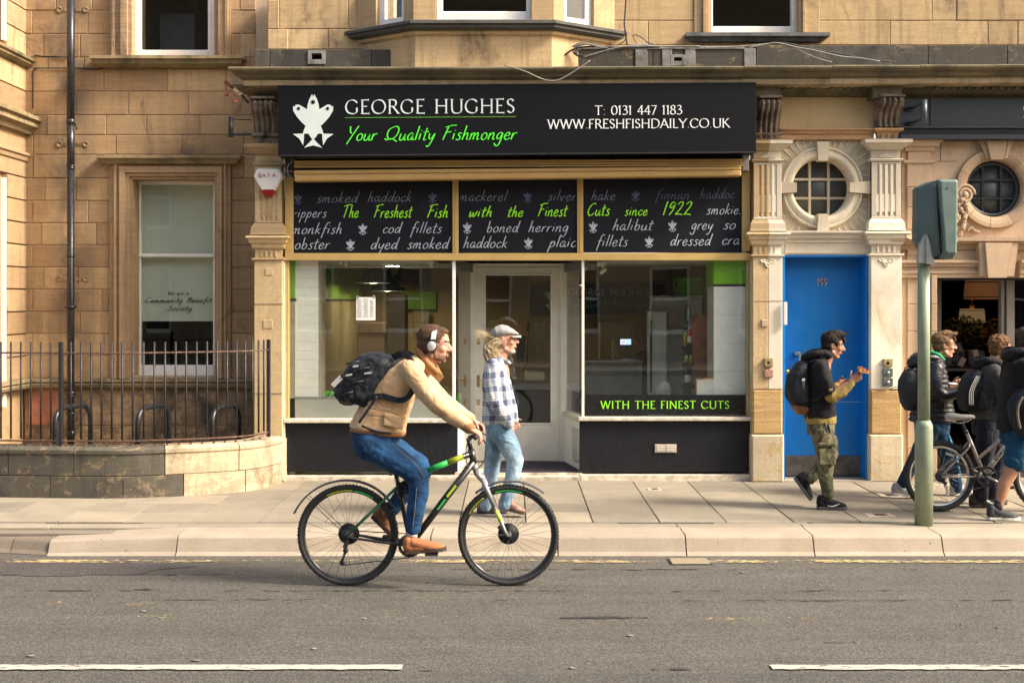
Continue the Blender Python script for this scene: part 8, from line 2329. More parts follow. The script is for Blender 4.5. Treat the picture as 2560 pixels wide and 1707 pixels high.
m.rings(R,0,True);m.build('peak',TWEED,cap_o)
# shirt, arms, jeans
s_=MB();ring_body(s_,[(1204,1060,1298,1054,.165),(1206,1030,1294,1030,.175),(1207,990,1287,992,.175),(1206,950,1277,955,.185),(1210,918,1268,925,.185),(1226,897,1262,905,.12),(1240,886,1262,896,.066)],YM,22,2.4)
limb(s_,YM,[(1232,913,-.158,.068),(1228,955,-.195,.062),(1234,995,-.21,.058),(1254,1025,-.195,.052),(1272,1054,-.165,.046)])
limb(s_,YM,[(1246,913,.158,.068),(1246,955,.19,.060),(1246,995,.20,.056),(1262,1025,.195,.050),(1278,1050,.18,.044)])
soft(s_.build('shirt',PLAID,man),.008,3,.016,.09)
m=MB();m.tube([P(a,b,YM,d) for a,b,d in [(1238,884,-.035),(1250,892,-.062),(1268,904,-.045),(1275,908,0),(1268,903,.045),(1250,888,.062),(1238,882,.03)]],.012,8);m.build('collar',PLAID,man)
LJ=cloth('washed_light_denim',(.06,.16,.28),var=.3,scale=4.5,fold=1.2,col2=(.32,.45,.54),fscale=(1,1,.6))
t_=MB();ring_body(t_,[(1216,1090,1288,1092,.16),(1212,1052,1284,1052,.165)],YM,20,2.3)
limb(t_,YM,[(1250,1070,-.080,.100),(1272,1110,-.088,.092),(1287,1145,-.09,.076),(1283,1180,-.09,.068),(1272,1225,-.09,.060),(1262,1256,-.09,.058)])
limb(t_,YM,[(1246,1070,.080,.100),(1238,1120,.09,.090),(1230,1165,.09,.070),(1222,1215,.09,.062),(1214,1266,.09,.062)])
soft(t_.build('jeans',LJ,man),.008,3,.016,.09)
BRN=plain('brown_leather',(.22,.12,.085),.5,var=.2,scale=18,bump=.3)
shoe(man,(1246,1266),(1312,1281),-.09,YM,BRN,SOLEB,.09);shoe(man,(1192,1284),(1268,1286),.09,YM,BRN,SOLEK,.08)

# ================================================================== boy eating pizza
YB=11.13
KHA=cloth('mustard_khaki_cotton',(.26,.19,.055),var=.2,scale=7,fold=.8)
BLKC=cloth('black_cotton',(.007,.007,.009),var=.25,scale=6,fold=.9,col2=(.013,.013,.016))
m_,t_=newmat('camouflage_cloth');v=t_.pos();n1=t_.noise(v,9,2,.5,1.2);n2=t_.noise(t_.pos((1,1,1.3)),13,2,.5,.8)
c=t_.ramp(n1,[(0,(.07,.075,.034)),(.46,(.15,.14,.075)),(.58,(.085,.062,.033))],'CONSTANT');c2=t_.ramp(n2,[(0,0),(.60,1)],'CONSTANT');t_.link(t_.mix(c2,c,(.028,.034,.02)),t_.bsdf.inputs['Base Color']);t_.bsdf.inputs['Roughness'].default_value=.9;t_.bump(t_.noise(v,6,3,.5,1.6),.6,.02);CAMO=m_
boy=thing('person','dark haired boy in camouflage trousers and black hoodie holding pizza before the blue door','person',(PX(2060,YB),YB,.15))
HC=P(2082,862,YB);HR=head_frame(radians(12));hs=.98
b=MB();head_parts(b,HC,HR,hs,1.0)
limb(b,YB,[(2074,885,0,.050),(2064,905,0,.052),(2052,940,0,.085),(2050,1000,0,.095),(2050,1055,0,.10)])
limb(b,YB,[(2044,925,-.15,.042),(2058,985,-.18,.036),(2112,952,-.20,.028)]);limb(b,YB,[(2062,925,.15,.042),(2070,985,.18,.036),(2100,966,.14,.028)])
limb(b,YB,[(2046,1070,-.085,.065),(2058,1150,-.085,.045),(2066,1240,-.085,.032)]);limb(b,YB,[(2054,1070,.085,.065),(2086,1140,.085,.045),(2030,1200,.085,.032)])
hand(b,P(2112,951,YB,-.20),Vector((.80,.0,.62)),(.25,.95,.1),.55,(-.5,.1,.8),1.0,curls=(.75,.6,.45,.3));hand(b,P(2101,965,YB,.14),Vector((.9,0,.2)),(0,-1,0),.6,(-.5,0,.8),.95)
soft(b.build('body',SK2,boy),.006,3)
DKH=hairmat('black_brown_hair',(.008,.006,.005),(.026,.016,.012),(40,40,40),2.0)
face_bits(boy,HC,HR,hs,SK2,DKH)
def hair_short(root,HC,HR,s,mat,top=.03,fringe=.0,tuft=True,disp=.012,seed=3,nape=-.05):
    h=MB();T=lambda v: HC+HR@(Vector(v)*s)
    h.ell(T((-.024,0,.044)),(.098*s,.082*s,.080*s),HR,20,12);h.ell(T((-.058,0,-.012+(nape+.05))),(.048*s,.068*s,.062*s),HR,16,10)
    h.ell(T((.020,0,.082)),(.075*s,.070*s,(.030+top)*s),HR,16,10)
    for sd in (-1,1): h.ell(T((.010,sd*.068,.022)),(.030*s,.018*s,.034*s),HR,12,8)
    rnd=random.Random(seed)
    for k in range(46):
        a=rnd.uniform(-1,1);x_=rnd.uniform(-.06,.085);p=T((x_,a*.06,.085+top*.5));dx=rnd.uniform(.01,.035);h.capsule(p,p+HR@Vector((dx,rnd.uniform(-.01,.01),rnd.uniform(0,.018)+top*.35))*s,.014*s,.005*s,6)
    if fringe:
        for k in range(26):
            a=rnd.uniform(-1,1);p=T((.075,a*.055,.070));h.capsule(p,T((.100+fringe*.3-abs(a)*.02,a*.062+.006,.070-fringe*rnd.uniform(.6,1.1))),.013*s,.005*s,6)
    o=h.build('hair',mat,root);soft(o,.0055,1,disp,.018);return o
hair_short(boy,HC,HR,hs,DKH,.035,.035)
# hoodie over khaki long sleeves
s_=MB();ring_body(s_,[(2012,1046,2090,1038,.155),(2014,1015,2086,1018,.165),(2014,975,2082,978,.165),(2014,940,2078,942,.17),(2020,908,2070,918,.165),(2036,888,2068,900,.09)],YB,22,2.4)
limb(s_,YB,[(2040,918,-.145,.070),(2050,950,-.175,.068),(2058,975,-.185,.064)]);limb(s_,YB,[(2058,918,.145,.066),(2066,950,.17,.062),(2070,975,.18,.058)])
soft(s_.build('hooded_top',BLKC,boy),.008,3,.018,.10)
m=MB();m.tube([P(a,b,YB,d) for a,b,d in crom([(2072,890,-.04),(2058,882,-.085),(2030,884,-.09),(2014,892,-.04),(2012,896,.02),(2026,886,.08),(2056,880,.08),(2072,888,.04)],False,4)],.033,10);m.ell(P(2028,896,YB),(.075,.085,.045),None,14,9);soft(m.build('hood',BLKC,boy),.008,3,.014,.04)
m=MB();limb(m,YB,[(2056,968,-.185,.060),(2066,988,-.188,.058),(2092,976,-.195,.046),(2112,955,-.20,.036)]);soft(m.build('sleeve',KHA,boy),.006,3,.010,.06)
m=MB();limb(m,YB,[(2070,968,.18,.056),(2078,984,.17,.054),(2088,975,.155,.044),(2100,967,.14,.034)]);soft(m.build('sleeve',KHA,boy),.006,3,.008,.06)
m=MB();ring_body(m,[(2013,1058,2088,1058,.152),(2013,1034,2088,1034,.152)],YB,20,2.4);soft(m.build('undershirt',KHA,boy),.008,2,.010,.05)
t_=MB();ring_body(t_,[(2020,1086,2084,1086,.15),(2020,1050,2084,1050,.15)],YB,20,2.4)
limb(t_,YB,[(2046,1072,-.075,.094),(2054,1110,-.085,.086),(2058,1150,-.085,.076),(2058,1190,-.085,.064),(2064,1232,-.085,.052)])
limb(t_,YB,[(2054,1072,.075,.090),(2078,1105,.085,.080),(2084,1138,.085,.068),(2056,1175,.085,.060),(2032,1200,.085,.050)])
soft(t_.build('cargo_trousers',CAMO,boy),.008,3,.020,.08)
m=MB();m.obox(P(2056,1136,YB,-.165),Vector((.075,0,0)),Vector((0,.014,0)),Vector((0,0,.075)));m.obox(P(2056,1106,YB,-.172),Vector((.080,0,0)),Vector((0,.014,0)),Vector((0,0,.018)));soft(m.build('cargo_pocket',CAMO,boy),.007,3,.008,.04)
m=MB();m.tube([P(a,b,YB,-.155) for a,b in ((2052,1052),(2054,1068),(2058,1085))],.009,6);m.tube([P(a,b,YB,-.155) for a,b in ((2060,1054),(2062,1066),(2064,1078))],.007,6);m.build('belt_straps',IRON,boy)
SWO=plain('light_grey_mark',(.55,.55,.55),.5,bump=0)
shoe(boy,(2037,1267),(2111,1268),-.085,YB,BLKC,plain('grey_black_sole',(.075,.075,.08),.7),.09,laces=IRON,logo=SWO);shoe(boy,(1990,1200),(2030,1255),.085,YB,BLKC,plain('grey_black_sole',(.075,.075,.08),.7),.09)
pz=thing('pizza_slice','slice of pizza held up in the boy hand before the blue door','pizza slice',P(2142,925,YB,-.20))
PY=-.22
m=MB();pl=[(2128,916),(2132,912),(2138,917),(2158,926),(2150,930),(2140,928),(2130,926)];m.prism([(P(a,b,YB).x,P(a,b,YB).z) for a,b in pl],YB+PY-.035,YB+PY+.035);m.build('pizza_base',plain('baked_crust',(.62,.30,.09),.7,var=.3,scale=30,bump=.4),pz)
m=MB()
for (a,b) in ((2134,915),(2141,919),(2148,923),(2139,922)): m.ell(P(a,b,YB,PY-.03),(.012,.012,.007),None,10,6)
tag(m.build('topping',plain('tomato_topping',(.55,.09,.03),.5,var=.3,scale=40,bump=0),pz),kind='stuff')
bp1=thing('backpack','black backpack with brown leather base and a water bottle on the boy eating pizza','backpack',P(2000,1035,YB),'backpacks carried by the passers-by')
m=MB();ring_body(m,[(1976,1012,2024,1022,.10),(1964,990,2026,1004,.13),(1964,960,2022,966,.135),(1974,930,2020,934,.13),(1992,906,2020,910,.10),(2004,900,2018,902,.06)],YB,20,2.8);soft(m.build('bag_body',BPK,bp1),.008,4,.012,.06)
m=MB();ring_body(m,[(1992,1036,2016,1038,.07),(1980,1020,2024,1026,.105),(1976,1008,2025,1018,.115)],YB,20,2.6);soft(m.build('leather_base',plain('brown_leather_base',(.20,.085,.04),.5,var=.2,bump=.2),bp1),.008,3)
m=MB();ring_body(m,[(1968,1000,2014,1004,.05),(1966,975,2014,976,.055),(1976,950,2012,951,.045)],YB,16,2.6,-.10);soft(m.build('side_pocket',BPK,bp1),.008,3)
wb_=MB().lathe(P(1999,962,YB,-.145),[(.016,-.03),(.016,.03),(.013,.036)],14).build('water_bottle',plain('clear_dark_bottle',(.10,.13,.14),.15,bump=0),bp1);MB().lathe(P(1999,951,YB,-.145),[(.015,0),(.015,.022),(.010,.027)],14).build('bottle_cap',W_PAINT,wb_)
for sd in (-1,1): MB().tube([P(a,b,YB,sd*d) for a,b,d in crom([(2018,905,.09),(2036,900,.13),(2052,918,.16),(2054,950,.165),(2040,985,.165),(2022,1000,.12)],False,4)],.013,8).build('shoulder_strap',BPK,bp1)

# ================================================================== boy with glasses in a quilted jacket
YG_=11.75
PUF=plain('navy_black_quilt',(.009,.011,.018),.38,var=.25,scale=8,bump=.25,bscale=40)
BTR=cloth('deep_blue_tracksuit',(.003,.030,.075),var=.25,scale=6,fold=.7)
gb=thing('person','boy with glasses in a black quilted jacket walking behind the signal pole','person',(PX(2335,YG_),YG_,.15))
HC=P(2360,862,YG_);HR=head_frame(radians(2));hs=1.02
b=MB();head_parts(b,HC,HR,hs)
limb(b,YG_,[(2350,886,0,.050),(2340,905,0,.052),(2332,940,0,.085),(2330,1000,0,.095),(2330,1055,0,.10)])
limb(b,YG_,[(2326,925,-.15,.042),(2330,985,-.19,.036),(2388,973,-.19,.028)]);limb(b,YG_,[(2340,925,.15,.042),(2346,985,.19,.036),(2396,966,.16,.028)])
limb(b,YG_,[(2328,1070,-.085,.065),(2290,1140,-.085,.045),(2246,1205,-.085,.032)]);limb(b,YG_,[(2338,1070,.085,.065),(2382,1130,.085,.045),(2398,1222,.085,.032)])
hand(b,P(2388,972,YG_,-.19),Vector((.9,.2,.35)),(0,1,.3),.5,(-.3,.2,.9),1.0);hand(b,P(2396,965,YG_,.16),Vector((.9,-.2,.35)),(0,-1,.3),.5,(-.3,-.2,.9),1.0)
soft(b.build('body',SK1,gb),.006,3)
BRH=hairmat('light_brown_hair',(.08,.045,.02),(.22,.13,.06),(40,40,40),2.0)
face_bits(gb,HC,HR,hs,SK1,BRH,glasses=IRON)
hair_short(gb,HC,HR,hs,BRH,.028,.030,seed=9)
s_=MB();secs=[]
ys_=[1054,1050,1040,1038,1028,1026,1016,1014,1004,1002,992,990,980,978,968,966,956,954,944,942,932,930,920,914,906,898]
for i,y_ in enumerate(ys_):
    t=(1054-y_)/156.0
    bk=2275+14*t+(26*max(0,t-.82)/.18);fr_=2388-30*t;g=-2.4 if i%2==0 else 2.2
    secs.append((bk-g,y_,fr_+g,y_,(.165-.06*max(0,t-.8)/.2)+g*.0022))
ring_body(s_,secs,YG_,24,2.4)
for sd in (-1,1):
    arm_=[(2328,918,.15,.072),(2320,945,.185,.070),(2322,970,.195,.066),(2338,984,.195,.062),(2360,982,.192,.054),(2384,974,.19,.046)]
    pts=[P(a,b_,YG_,sd*d) for a,b_,d,r in arm_];rr=[r for*_,r in arm_]
    cs_=crom([(*q,r) for q,r in zip(pts,rr)],False,4)
    for i,q in enumerate(cs_[:-1]):
        q2=cs_[i+1];mid_=Vector([(a+b_)/2 for a,b_ in zip(q[:3],q2[:3])]);s_.ell(mid_,q[3]*1.02,None,14,9)
pj=s_.build('quilted_jacket',PUF,gb);soft(pj,.0075,1,.006,.04)
m=MB();m.ell(P(2286,906,YG_),(.075,.085,.055),None,16,10);m.tube([P(a,b_,YG_,d) for a,b_,d in crom([(2346,902,-.05),(2330,894,-.085),(2302,892,-.085),(2284,896,0),(2302,890,.085),(2340,896,.08)],False,4)],.034,10);soft(m.build('hood',PUF,gb),.008,3,.010,.04)
m=MB();m.tube([P(a,b_,YG_,d) for a,b_,d in crom([(2356,900,-.045),(2340,886,-.068),(2324,880,-.05),(2320,878,0),(2326,878,.05),(2346,886,.06)],False,4)],.016,8);m.build('collar',plain('bright_green_fleece',(.01,.36,.12),.9,bump=.2),gb)
MB().lathe(P(2386,973,YG_,-.19),[(.040,-.006),(.040,.006)],16,ax='x').build('cuff',plain('bright_green_fleece',(.01,.36,.12),.9),gb)
t_=MB();ring_body(t_,[(2290,1086,2370,1086,.15),(2286,1048,2374,1048,.155)],YG_,20,2.4)
limb(t_,YG_,[(2322,1068,-.075,.098),(2300,1110,-.085,.084),(2280,1145,-.085,.068),(2262,1178,-.085,.058),(2250,1204,-.085,.056)])
limb(t_,YG_,[(2338,1068,.075,.098),(2362,1100,.085,.086),(2382,1140,.085,.072),(2394,1190,.085,.060),(2400,1222,.085,.058)])
soft(t_.build('tracksuit_trousers',BTR,gb),.008,3,.016,.09)
m=MB();limb(m,YG_,[(2358,1066,.03,.02),(2376,1098,.022,.016),(2392,1140,.015,.014),(2402,1190,.03,.012)]);m.build('side_stripe',plain('lighter_blue_panel',(.03,.16,.30),.7,bump=0),gb)
m=MB();m.lathe(P(2366,1078,YG_,.0),[(.024,-.008),(.024,.0),(.012,.0),(.012,-.008),(.024,-.008)],16,ax='y',cap=False);m.build('round_badge',W_PAINT,gb)
LG=plain('light_grey_mesh',(.36,.34,.33),.8,var=.15,bump=.4)
shoe(gb,(2222,1232),(2284,1241),-.085,YG_,LG,SOLEW,.085,laces=LG);shoe(gb,(2384,1240),(2446,1241),.085,YG_,LG,SOLEW,.085)
GNY=cloth('grey_nylon',(.035,.037,.042),var=.15,scale=7,fold=.7)
bp2=thing('backpack','plain dark grey backpack on the boy in the quilted jacket','backpack',P(2270,1027,YG_),'backpacks carried by the passers-by')
m=MB();ring_body(m,[(2262,1026,2278,1026,.06),(2252,1004,2296,1010,.11),(2248,975,2294,980,.13),(2249,950,2290,952,.13),(2260,930,2288,932,.11),(2274,920,2286,922,.07)],YG_,20,2.6);soft(m.build('bag_body',GNY,bp2),.008,4,.012,.07)
MB().tube([P(a,b_,YG_) for a,b_ in crom([(2262,930),(2262,920),(2272,917),(2284,922)],False,4)],.006,6).build('grab_handle',IRON,bp2)
MB().tube([P(a,b_,YG_) for a,b_ in crom([(2250,966),(2236,968),(2222,974),(2236,975),(2250,970)],False,4)],.004,5).build('loose_strap',IRON,bp2)
for sd in (-1,1): MB().tube([P(a,b_,YG_,sd*d) for a,b_,d in crom([(2286,926,.09),(2304,908,.13),(2326,908,.16),(2338,936,.185),(2320,985,.20),(2296,1004,.12)],False,4)],.014,8).build('shoulder_strap',GNY,bp2)
fo=MB().ell(P(2372,958,YG_,-.10),(.055,.04,.014),None,14,8).build('paper_napkin',plain('white_napkin',(.78,.76,.72),.8,var=.1,scale=20,bump=.4));tag(fo,'white napkin with food in front of the boy with glasses','napkin')
pa=MB().obox(P(2401,950,YG_,-.12),Vector((.035,0,.02)),Vector((0,.02,0)),Vector((-.015,0,.03))).build('paper_wrap',plain('white_napkin',(.78,.76,.72),.8));tag(pa,'crumpled white paper held in the fingers of the boy with glasses','paper')

# ================================================================== curly haired boy
YC_=11.24
NAV=cloth('dark_navy_trousers',(.010,.011,.024),var=.3,scale=6,fold=.8,col2=(.02,.02,.036))
GJ=cloth('grey_and_black_jacket',(.04,.038,.038),var=.25,scale=5,fold=.9,col2=(.075,.070,.07))
cb_=thing('person','curly haired boy in a grey jacket carrying the white striped backpack','person',(PX(2470,YC_),YC_,.15))
HC=P(2500,872,YC_);HR=head_frame(radians(8),radians(18));hs=.98
b=MB();head_parts(b,HC,HR,hs)
limb(b,YC_,[(2490,893,0,.050),(2480,912,0,.052),(2470,945,0,.085),(2468,1000,0,.095),(2466,1055,0,.10)])
limb(b,YC_,[(2470,928,-.14,.040),(2487,975,-.18,.034),(2516,1010,-.16,.028)]);limb(b,YC_,[(2484,930,.14,.040),(2506,978,.17,.034),(2498,930,.08,.026)])
limb(b,YC_,[(2464,1070,-.085,.065),(2450,1150,-.085,.045),(2440,1225,-.085,.032)]);limb(b,YC_,[(2472,1070,.085,.065),(2500,1150,.085,.045),(2488,1225,.085,.032)])
hand(b,P(2496,925,YC_,.02),Vector((.3,-.5,.8)),(-1,0,0),.7,(0,-1,0),.9);hand(b,P(2520,1010,YC_,-.16),Vector((.8,.3,-.3)),(0,1,0),.5,(0,0,1),.9)
soft(b.build('body',SK3,cb_),.006,3)
CUR=hairmat('curly_auburn_hair',(.06,.028,.012),(.22,.11,.045),(50,50,50),2.0)
face_bits(cb_,HC,HR,hs,SK3,CUR)
h=MB();random.seed(21);T=lambda v: HC+HR@(Vector(v)*hs)
h.ell(T((-.02,0,.050)),(.098*hs,.084*hs,.078*hs),HR,16,10);h.ell(T((-.055,0,-.005)),(.050*hs,.070*hs,.070*hs),HR,14,9)
for k in range(330):
    d=Vector((random.gauss(0,1),random.gauss(0,1),random.gauss(.35,.9))).normalized()
    if d.x>.55 and d.z<.35: continue
    if d.z<-.45 and d.x>-.2: continue
    p=T((-.015+d.x*.098,d.y*.084,.045+d.z*.085));h.ell(p,random.uniform(.009,.016),None,6,4)
ho=h.build('hair',CUR,cb_);soft(ho,.0052,0,.006,.012);tag(ho,kind='stuff')
s_=MB();ring_body(s_,[(2426,1046,2498,1046,.15),(2430,1010,2504,1012,.16),(2432,975,2506,978,.165),(2436,945,2504,948,.17),(2446,916,2496,922,.16),(2466,902,2494,908,.09)],YC_,22,2.4)
limb(s_,YC_,[(2470,925,-.15,.068),(2484,960,-.185,.064),(2494,995,-.19,.058),(2512,1012,-.17,.050)]);limb(s_,YC_,[(2484,925,.15,.066),(2502,965,.18,.06),(2508,980,.17,.056),(2500,940,.09,.046)])
soft(s_.build('jacket',GJ,cb_),.008,3,.016,.09)
m=MB();m.ell(P(2452,912,YC_),(.085,.09,.05),None,16,10);m.tube([P(a,b_,YC_,d) for a,b_,d in crom([(2496,916,-.05),(2484,904,-.09),(2456,900,-.09),(2440,908,0),(2456,898,.09),(2490,906,.08)],False,4)],.033,10);soft(m.build('hood',BLKC,cb_),.008,3,.012,.04)
t_=MB();ring_body(t_,[(2434,1086,2500,1086,.15),(2430,1042,2500,1042,.15)],YC_,20,2.4)
limb(t_,YC_,[(2460,1066,-.075,.100),(2456,1110,-.085,.092),(2450,1155,-.085,.078),(2446,1200,-.085,.070),(2442,1236,-.085,.068)])
limb(t_,YC_,[(2474,1066,.075,.100),(2496,1110,.085,.090),(2504,1150,.085,.076),(2496,1200,.085,.068),(2488,1236,.085,.066)])
soft(t_.build('navy_trousers',NAV,cb_),.008,3,.018,.09)
shoe(cb_,(2416,1261),(2476,1263),-.085,YC_,plain('black_shoe_leather',(.02,.02,.022),.3,bump=.1),SOLEK,.08);shoe(cb_,(2466,1262),(2526,1263),.085,YC_,plain('black_shoe_leather',(.02,.02,.022),.3),SOLEK,.08)
bp3=thing('backpack','black backpack with three white stripes on the curly haired boy','backpack',P(2430,1030,YC_),'backpacks carried by the passers-by')
m=MB();ring_body(m,[(2404,1026,2446,1030,.11),(2396,1006,2452,1014,.135),(2398,975,2452,980,.14),(2408,945,2458,950,.14),(2424,926,2462,932,.12),(2440,920,2460,924,.08)],YC_,20,2.8);soft(m.build('bag_body',BPK,bp3),.008,4,.010,.07)
STW=plain('white_stripe_tape',(.60,.58,.54),.6,bump=0)
for k in range(3):
    pts=crom([(2409+k*4.5,1009,-.150),(2408+k*4.5,985,-.152),(2411+k*4.5,968,-.152),(2420+k*4.5,950,-.148),(2427+k*4,938,-.138)],False,4)
    MB().tube([P(a,b_,YC_,d) for a,b_,d in pts],.0042,6).build('stripe',STW,bp3)
m=MB();ring_body(m,[(2430,1018,2454,1020,.03),(2432,990,2456,992,.035),(2438,972,2454,974,.03)],YC_,14,2.6,-.14);soft(m.build('side_pocket',BPK,bp3),.008,2)
for sd in (-1,1): MB().tube([P(a,b_,YC_,sd*d) for a,b_,d in crom([(2458,926,.09),(2476,914,.14),(2496,930,.165),(2500,960,.175),(2480,1000,.18),(2454,1012,.13)],False,4)],.012,8).build('shoulder_strap',BPK,bp3)

# ================================================================== boy in blue shorts at the right edge
YE_=10.58
SHO=cloth('blue_shorts_cotton',(.003,.035,.085),var=.3,scale=6,fold=.8,col2=(.006,.06,.13))
eb=thing('person','boy in blue shorts and black hoodie pushing a bicycle at the right edge','person',(PX(2540,YE_),YE_,.15))
HC=P(2578,852,YE_);HR=head_frame(radians(6));hs=1.02
b=MB();head_parts(b,HC,HR,hs)
limb(b,YE_,[(2570,880,0,.052),(2560,900,0,.055),(2548,940,0,.09),(2545,1000,0,.10),(2540,1060,0,.105)])
limb(b,YE_,[(2545,920,-.16,.045),(2556,990,-.2,.038),(2615,1000,-.2,.03)]);limb(b,YE_,[(2560,920,.16,.045),(2580,990,.2,.038),(2630,1000,.2,.03)])
limb(b,YE_,[(2538,1085,-.09,.075),(2524,1150,-.09,.062),(2514,1180,-.09,.058),(2500,1205,-.09,.056),(2492,1240,-.09,.040),(2484,1268,-.09,.032)],16)
limb(b,YE_,[(2548,1085,.09,.075),(2600,1160,.09,.056),(2650,1240,.09,.036)])
hand(b,P(2616,1000,YE_,-.2),Vector((.9,0,-.2)),(0,.3,-1),.8,(0,1,.1),1.0);hand(b,P(2632,1000,YE_,.2),Vector((.9,0,-.2)),(0,-.3,-1),.8,(0,-1,.1),1.0)
soft(b.build('body',SK2,eb),.0065,3)
face_bits(eb,HC,HR,hs,SK2,DKH)
hair_short(eb,HC,HR,hs,hairmat('dark_brown_hair_short',(.03,.02,.015),(.09,.06,.04)),.0,.0,seed=5)
s_=MB();ring_body(s_,[(2494,1076,2600,1076,.165),(2496,1030,2598,1032,.175),(2500,985,2594,990,.18),(2504,945,2590,950,.185),(2514,905,2584,915,.18),(2540,882,2578,895,.10)],YE_,22,2.4)
limb(s_,YE_,[(2545,915,-.16,.074),(2550,955,-.195,.070),(2560,990,-.205,.064),(2590,1000,-.205,.052)]);limb(s_,YE_,[(2560,915,.16,.07),(2575,990,.2,.06),(2610,1000,.2,.05)])
soft(s_.build('hooded_top',BLKC,eb),.008,3,.018,.10)
m=MB();m.ell(P(2528,892,YE_),(.09,.09,.055),None,16,10);m.tube([P(a,b_,YE_,d) for a,b_,d in crom([(2580,895,-.05),(2560,880,-.09),(2530,878,-.09),(2515,888,0),(2530,876,.09),(2570,884,.08)],False,4)],.035,10);soft(m.build('hood',BLKC,eb),.008,3,.012,.05)
t_=MB();ring_body(t_,[(2506,1110,2596,1110,.16),(2500,1056,2590,1056,.16)],YE_,20,2.4)
limb(t_,YE_,[(2540,1080,-.08,.110),(2534,1120,-.09,.104),(2528,1148,-.09,.100)]);limb(t_,YE_,[(2550,1080,.08,.110),(2580,1120,.09,.10),(2596,1144,.09,.095)])
soft(t_.build('shorts',SHO,eb),.008,3,.024,.05)
m=MB();limb(m,YE_,[(2487,1252,-.09,.037),(2483,1272,-.09,.036),(2486,1282,-.09,.036)]);m.build('sock',plain('black_sock',(.015,.015,.017),.9,bump=.3),eb)
DGR=plain('dark_grey_knit',(.035,.037,.042),.8,var=.2,bump=.4)
shoe(eb,(2458,1293),(2538,1295),-.09,YE_,DGR,SOLEW,.095,laces=IRON,logo=plain('black_mark',(.01,.01,.01),.5,bump=0));shoe(eb,(2630,1285),(2700,1294),.09,YE_,DGR,SOLEW,.09)
TAUP=cloth('taupe_panel_cloth',(.14,.115,.09),var=.15,scale=8,fold=.5)
bp4=thing('backpack','black and taupe backpack hanging low on the boy in blue shorts','backpack',P(2530,1080,YE_),'backpacks carried by the passers-by')
m=MB();ring_body(m,[(2520,1082,2585,1078,.13,-.16),(2508,1050,2596,1050,.155,-.16),(2502,1010,2596,1015,.16,-.16),(2510,985,2590,988,.15,-.16),(2526,968,2580,972,.12,-.16)],YE_,22,2.8);soft(m.build('bag_body',BPK,bp4),.008,4,.012,.07)
for pts,w_ in (([(2512,1062),(2506,1030),(2508,1005),(2518,985)],.022),([(2536,1072),(2530,1040),(2526,1010)],.020),([(2560,1072),(2552,1030),(2544,1004)],.018)):
    m=MB();m.tube([P(a,b_,YE_,-.318) for a,b_ in crom(pts,False,4)],w_*.55,8);m.build('taupe_stripe',TAUP,bp4)
m=MB();m.tube([P(a,b_,YE_,-.33) for a,b_ in crom([(2541,1000),(2546,1012),(2550,1026),(2556,1040)],False,4)],.006,6);m.build('grey_cord',GRT,bp4)
MB().tube([P(a,b_,YE_,-.20) for a,b_ in crom([(2556,900),(2552,925),(2540,945),(2534,968)],False,4)],.016,8).build('shoulder_strap',GNY,bp4)

# ================================================================== silver bicycle pushed along the pavement
YK=10.93
BSL=plain('silver_grey_frame',(.34,.32,.29),.32,metal=.5,bump=0);BSW=plain('pale_silver_frame',(.60,.59,.56),.3,metal=.3,bump=0)
b2=thing('bicycle','silver grey mountain bicycle with a pale saddle behind the signal pole','bicycle',P(2470,1277,YK))
R2=.312;c2r=P(2348,1191,YK);c2f=P(2620,1191,YK);c2r.z=c2f.z=.15+R2
wheel(b2,c2r,R2,.026,CHR,knob=True,spm=CHR);wheel(b2,c2f,R2,.026,CHR,knob=True,spm=CHR)
B2=P(2461,1188,YK)
MB().tube([P(2414,1075,YK),P(2458,1180,YK)],.0165,12).build('seat_tube',BSL,b2)
MB().tube([P(2443,1148,YK),P(2508,1092,YK),P(2568,1058,YK)],.0165,12).build('top_tube',BSL,b2)
dt=MB().tube([P(2466,1180,YK),P(2510,1120,YK),P(2574,1072,YK)],.024,14).build('down_tube',BSW,b2)
A=P(2484,1149,YK,-.0262);B=P(2530,1103,YK,-.0262);ux=(B-A).normalized();uz=Vector((-ux.z,0,ux.x))
m=MB();text_mesh(m,'GIANT',{**SER},A-uz*.012,ux,uz,.030,fit=.18,nib=26,thin=.9,serif=False,track=12,slant=.15,lift=Vector((0,-.002,0)));m.build('lettering',IRON,dt)
for sd in (-1,1):
    MB().tube([B2+Vector((-.02,sd*.03,-.005)),c2r+Vector((.03,sd*.062,-.002)),c2r+Vector((0,sd*.062,0))],.009,8).build('chain_stay',BSL,b2)
    MB().tube([P(2424,1104,YK,sd*.018),P(2416,1118,YK,sd*.05),c2r+Vector((0,sd*.062,.01))],.009,8).build('seat_stay',BSL,b2)
MB().tube([P(2414,1078,YK),P(2404,1054,YK)],.0145,12).build('seat_post',IRON,b2)
MB().lathe(P(2415,1080,YK),[(.021,-.012),(.021,.012)],14).build('seat_clamp',IRON,b2)
m=MB();R=[]
for x_,w_,z_,h_ in ((2364,.030,1041,.016),(2370,.068,1040,.028),(2385,.078,1041,.032),(2402,.055,1043,.027),(2420,.028,1042,.022),(2432,.020,1042,.018),(2437,.008,1043,.010)):
    C=P(x_,z_,YK);R.append([C+Vector((0,w_*cos(a),h_*sin(a))) for a in [2*pi*q/16 for q in range(16)]])
m.rings(R,0,True);m.build('saddle',plain('worn_grey_saddle',(.40,.38,.35),.5,var=.1,bump=.1),b2)
for sd in (-1,1): MB().tube([P(a,b_,YK,sd*.03) for a,b_ in crom([(2378,1049),(2392,1056),(2412,1054),(2424,1048)],False,4)],.004,6).build('saddle_rail',CHR,b2)
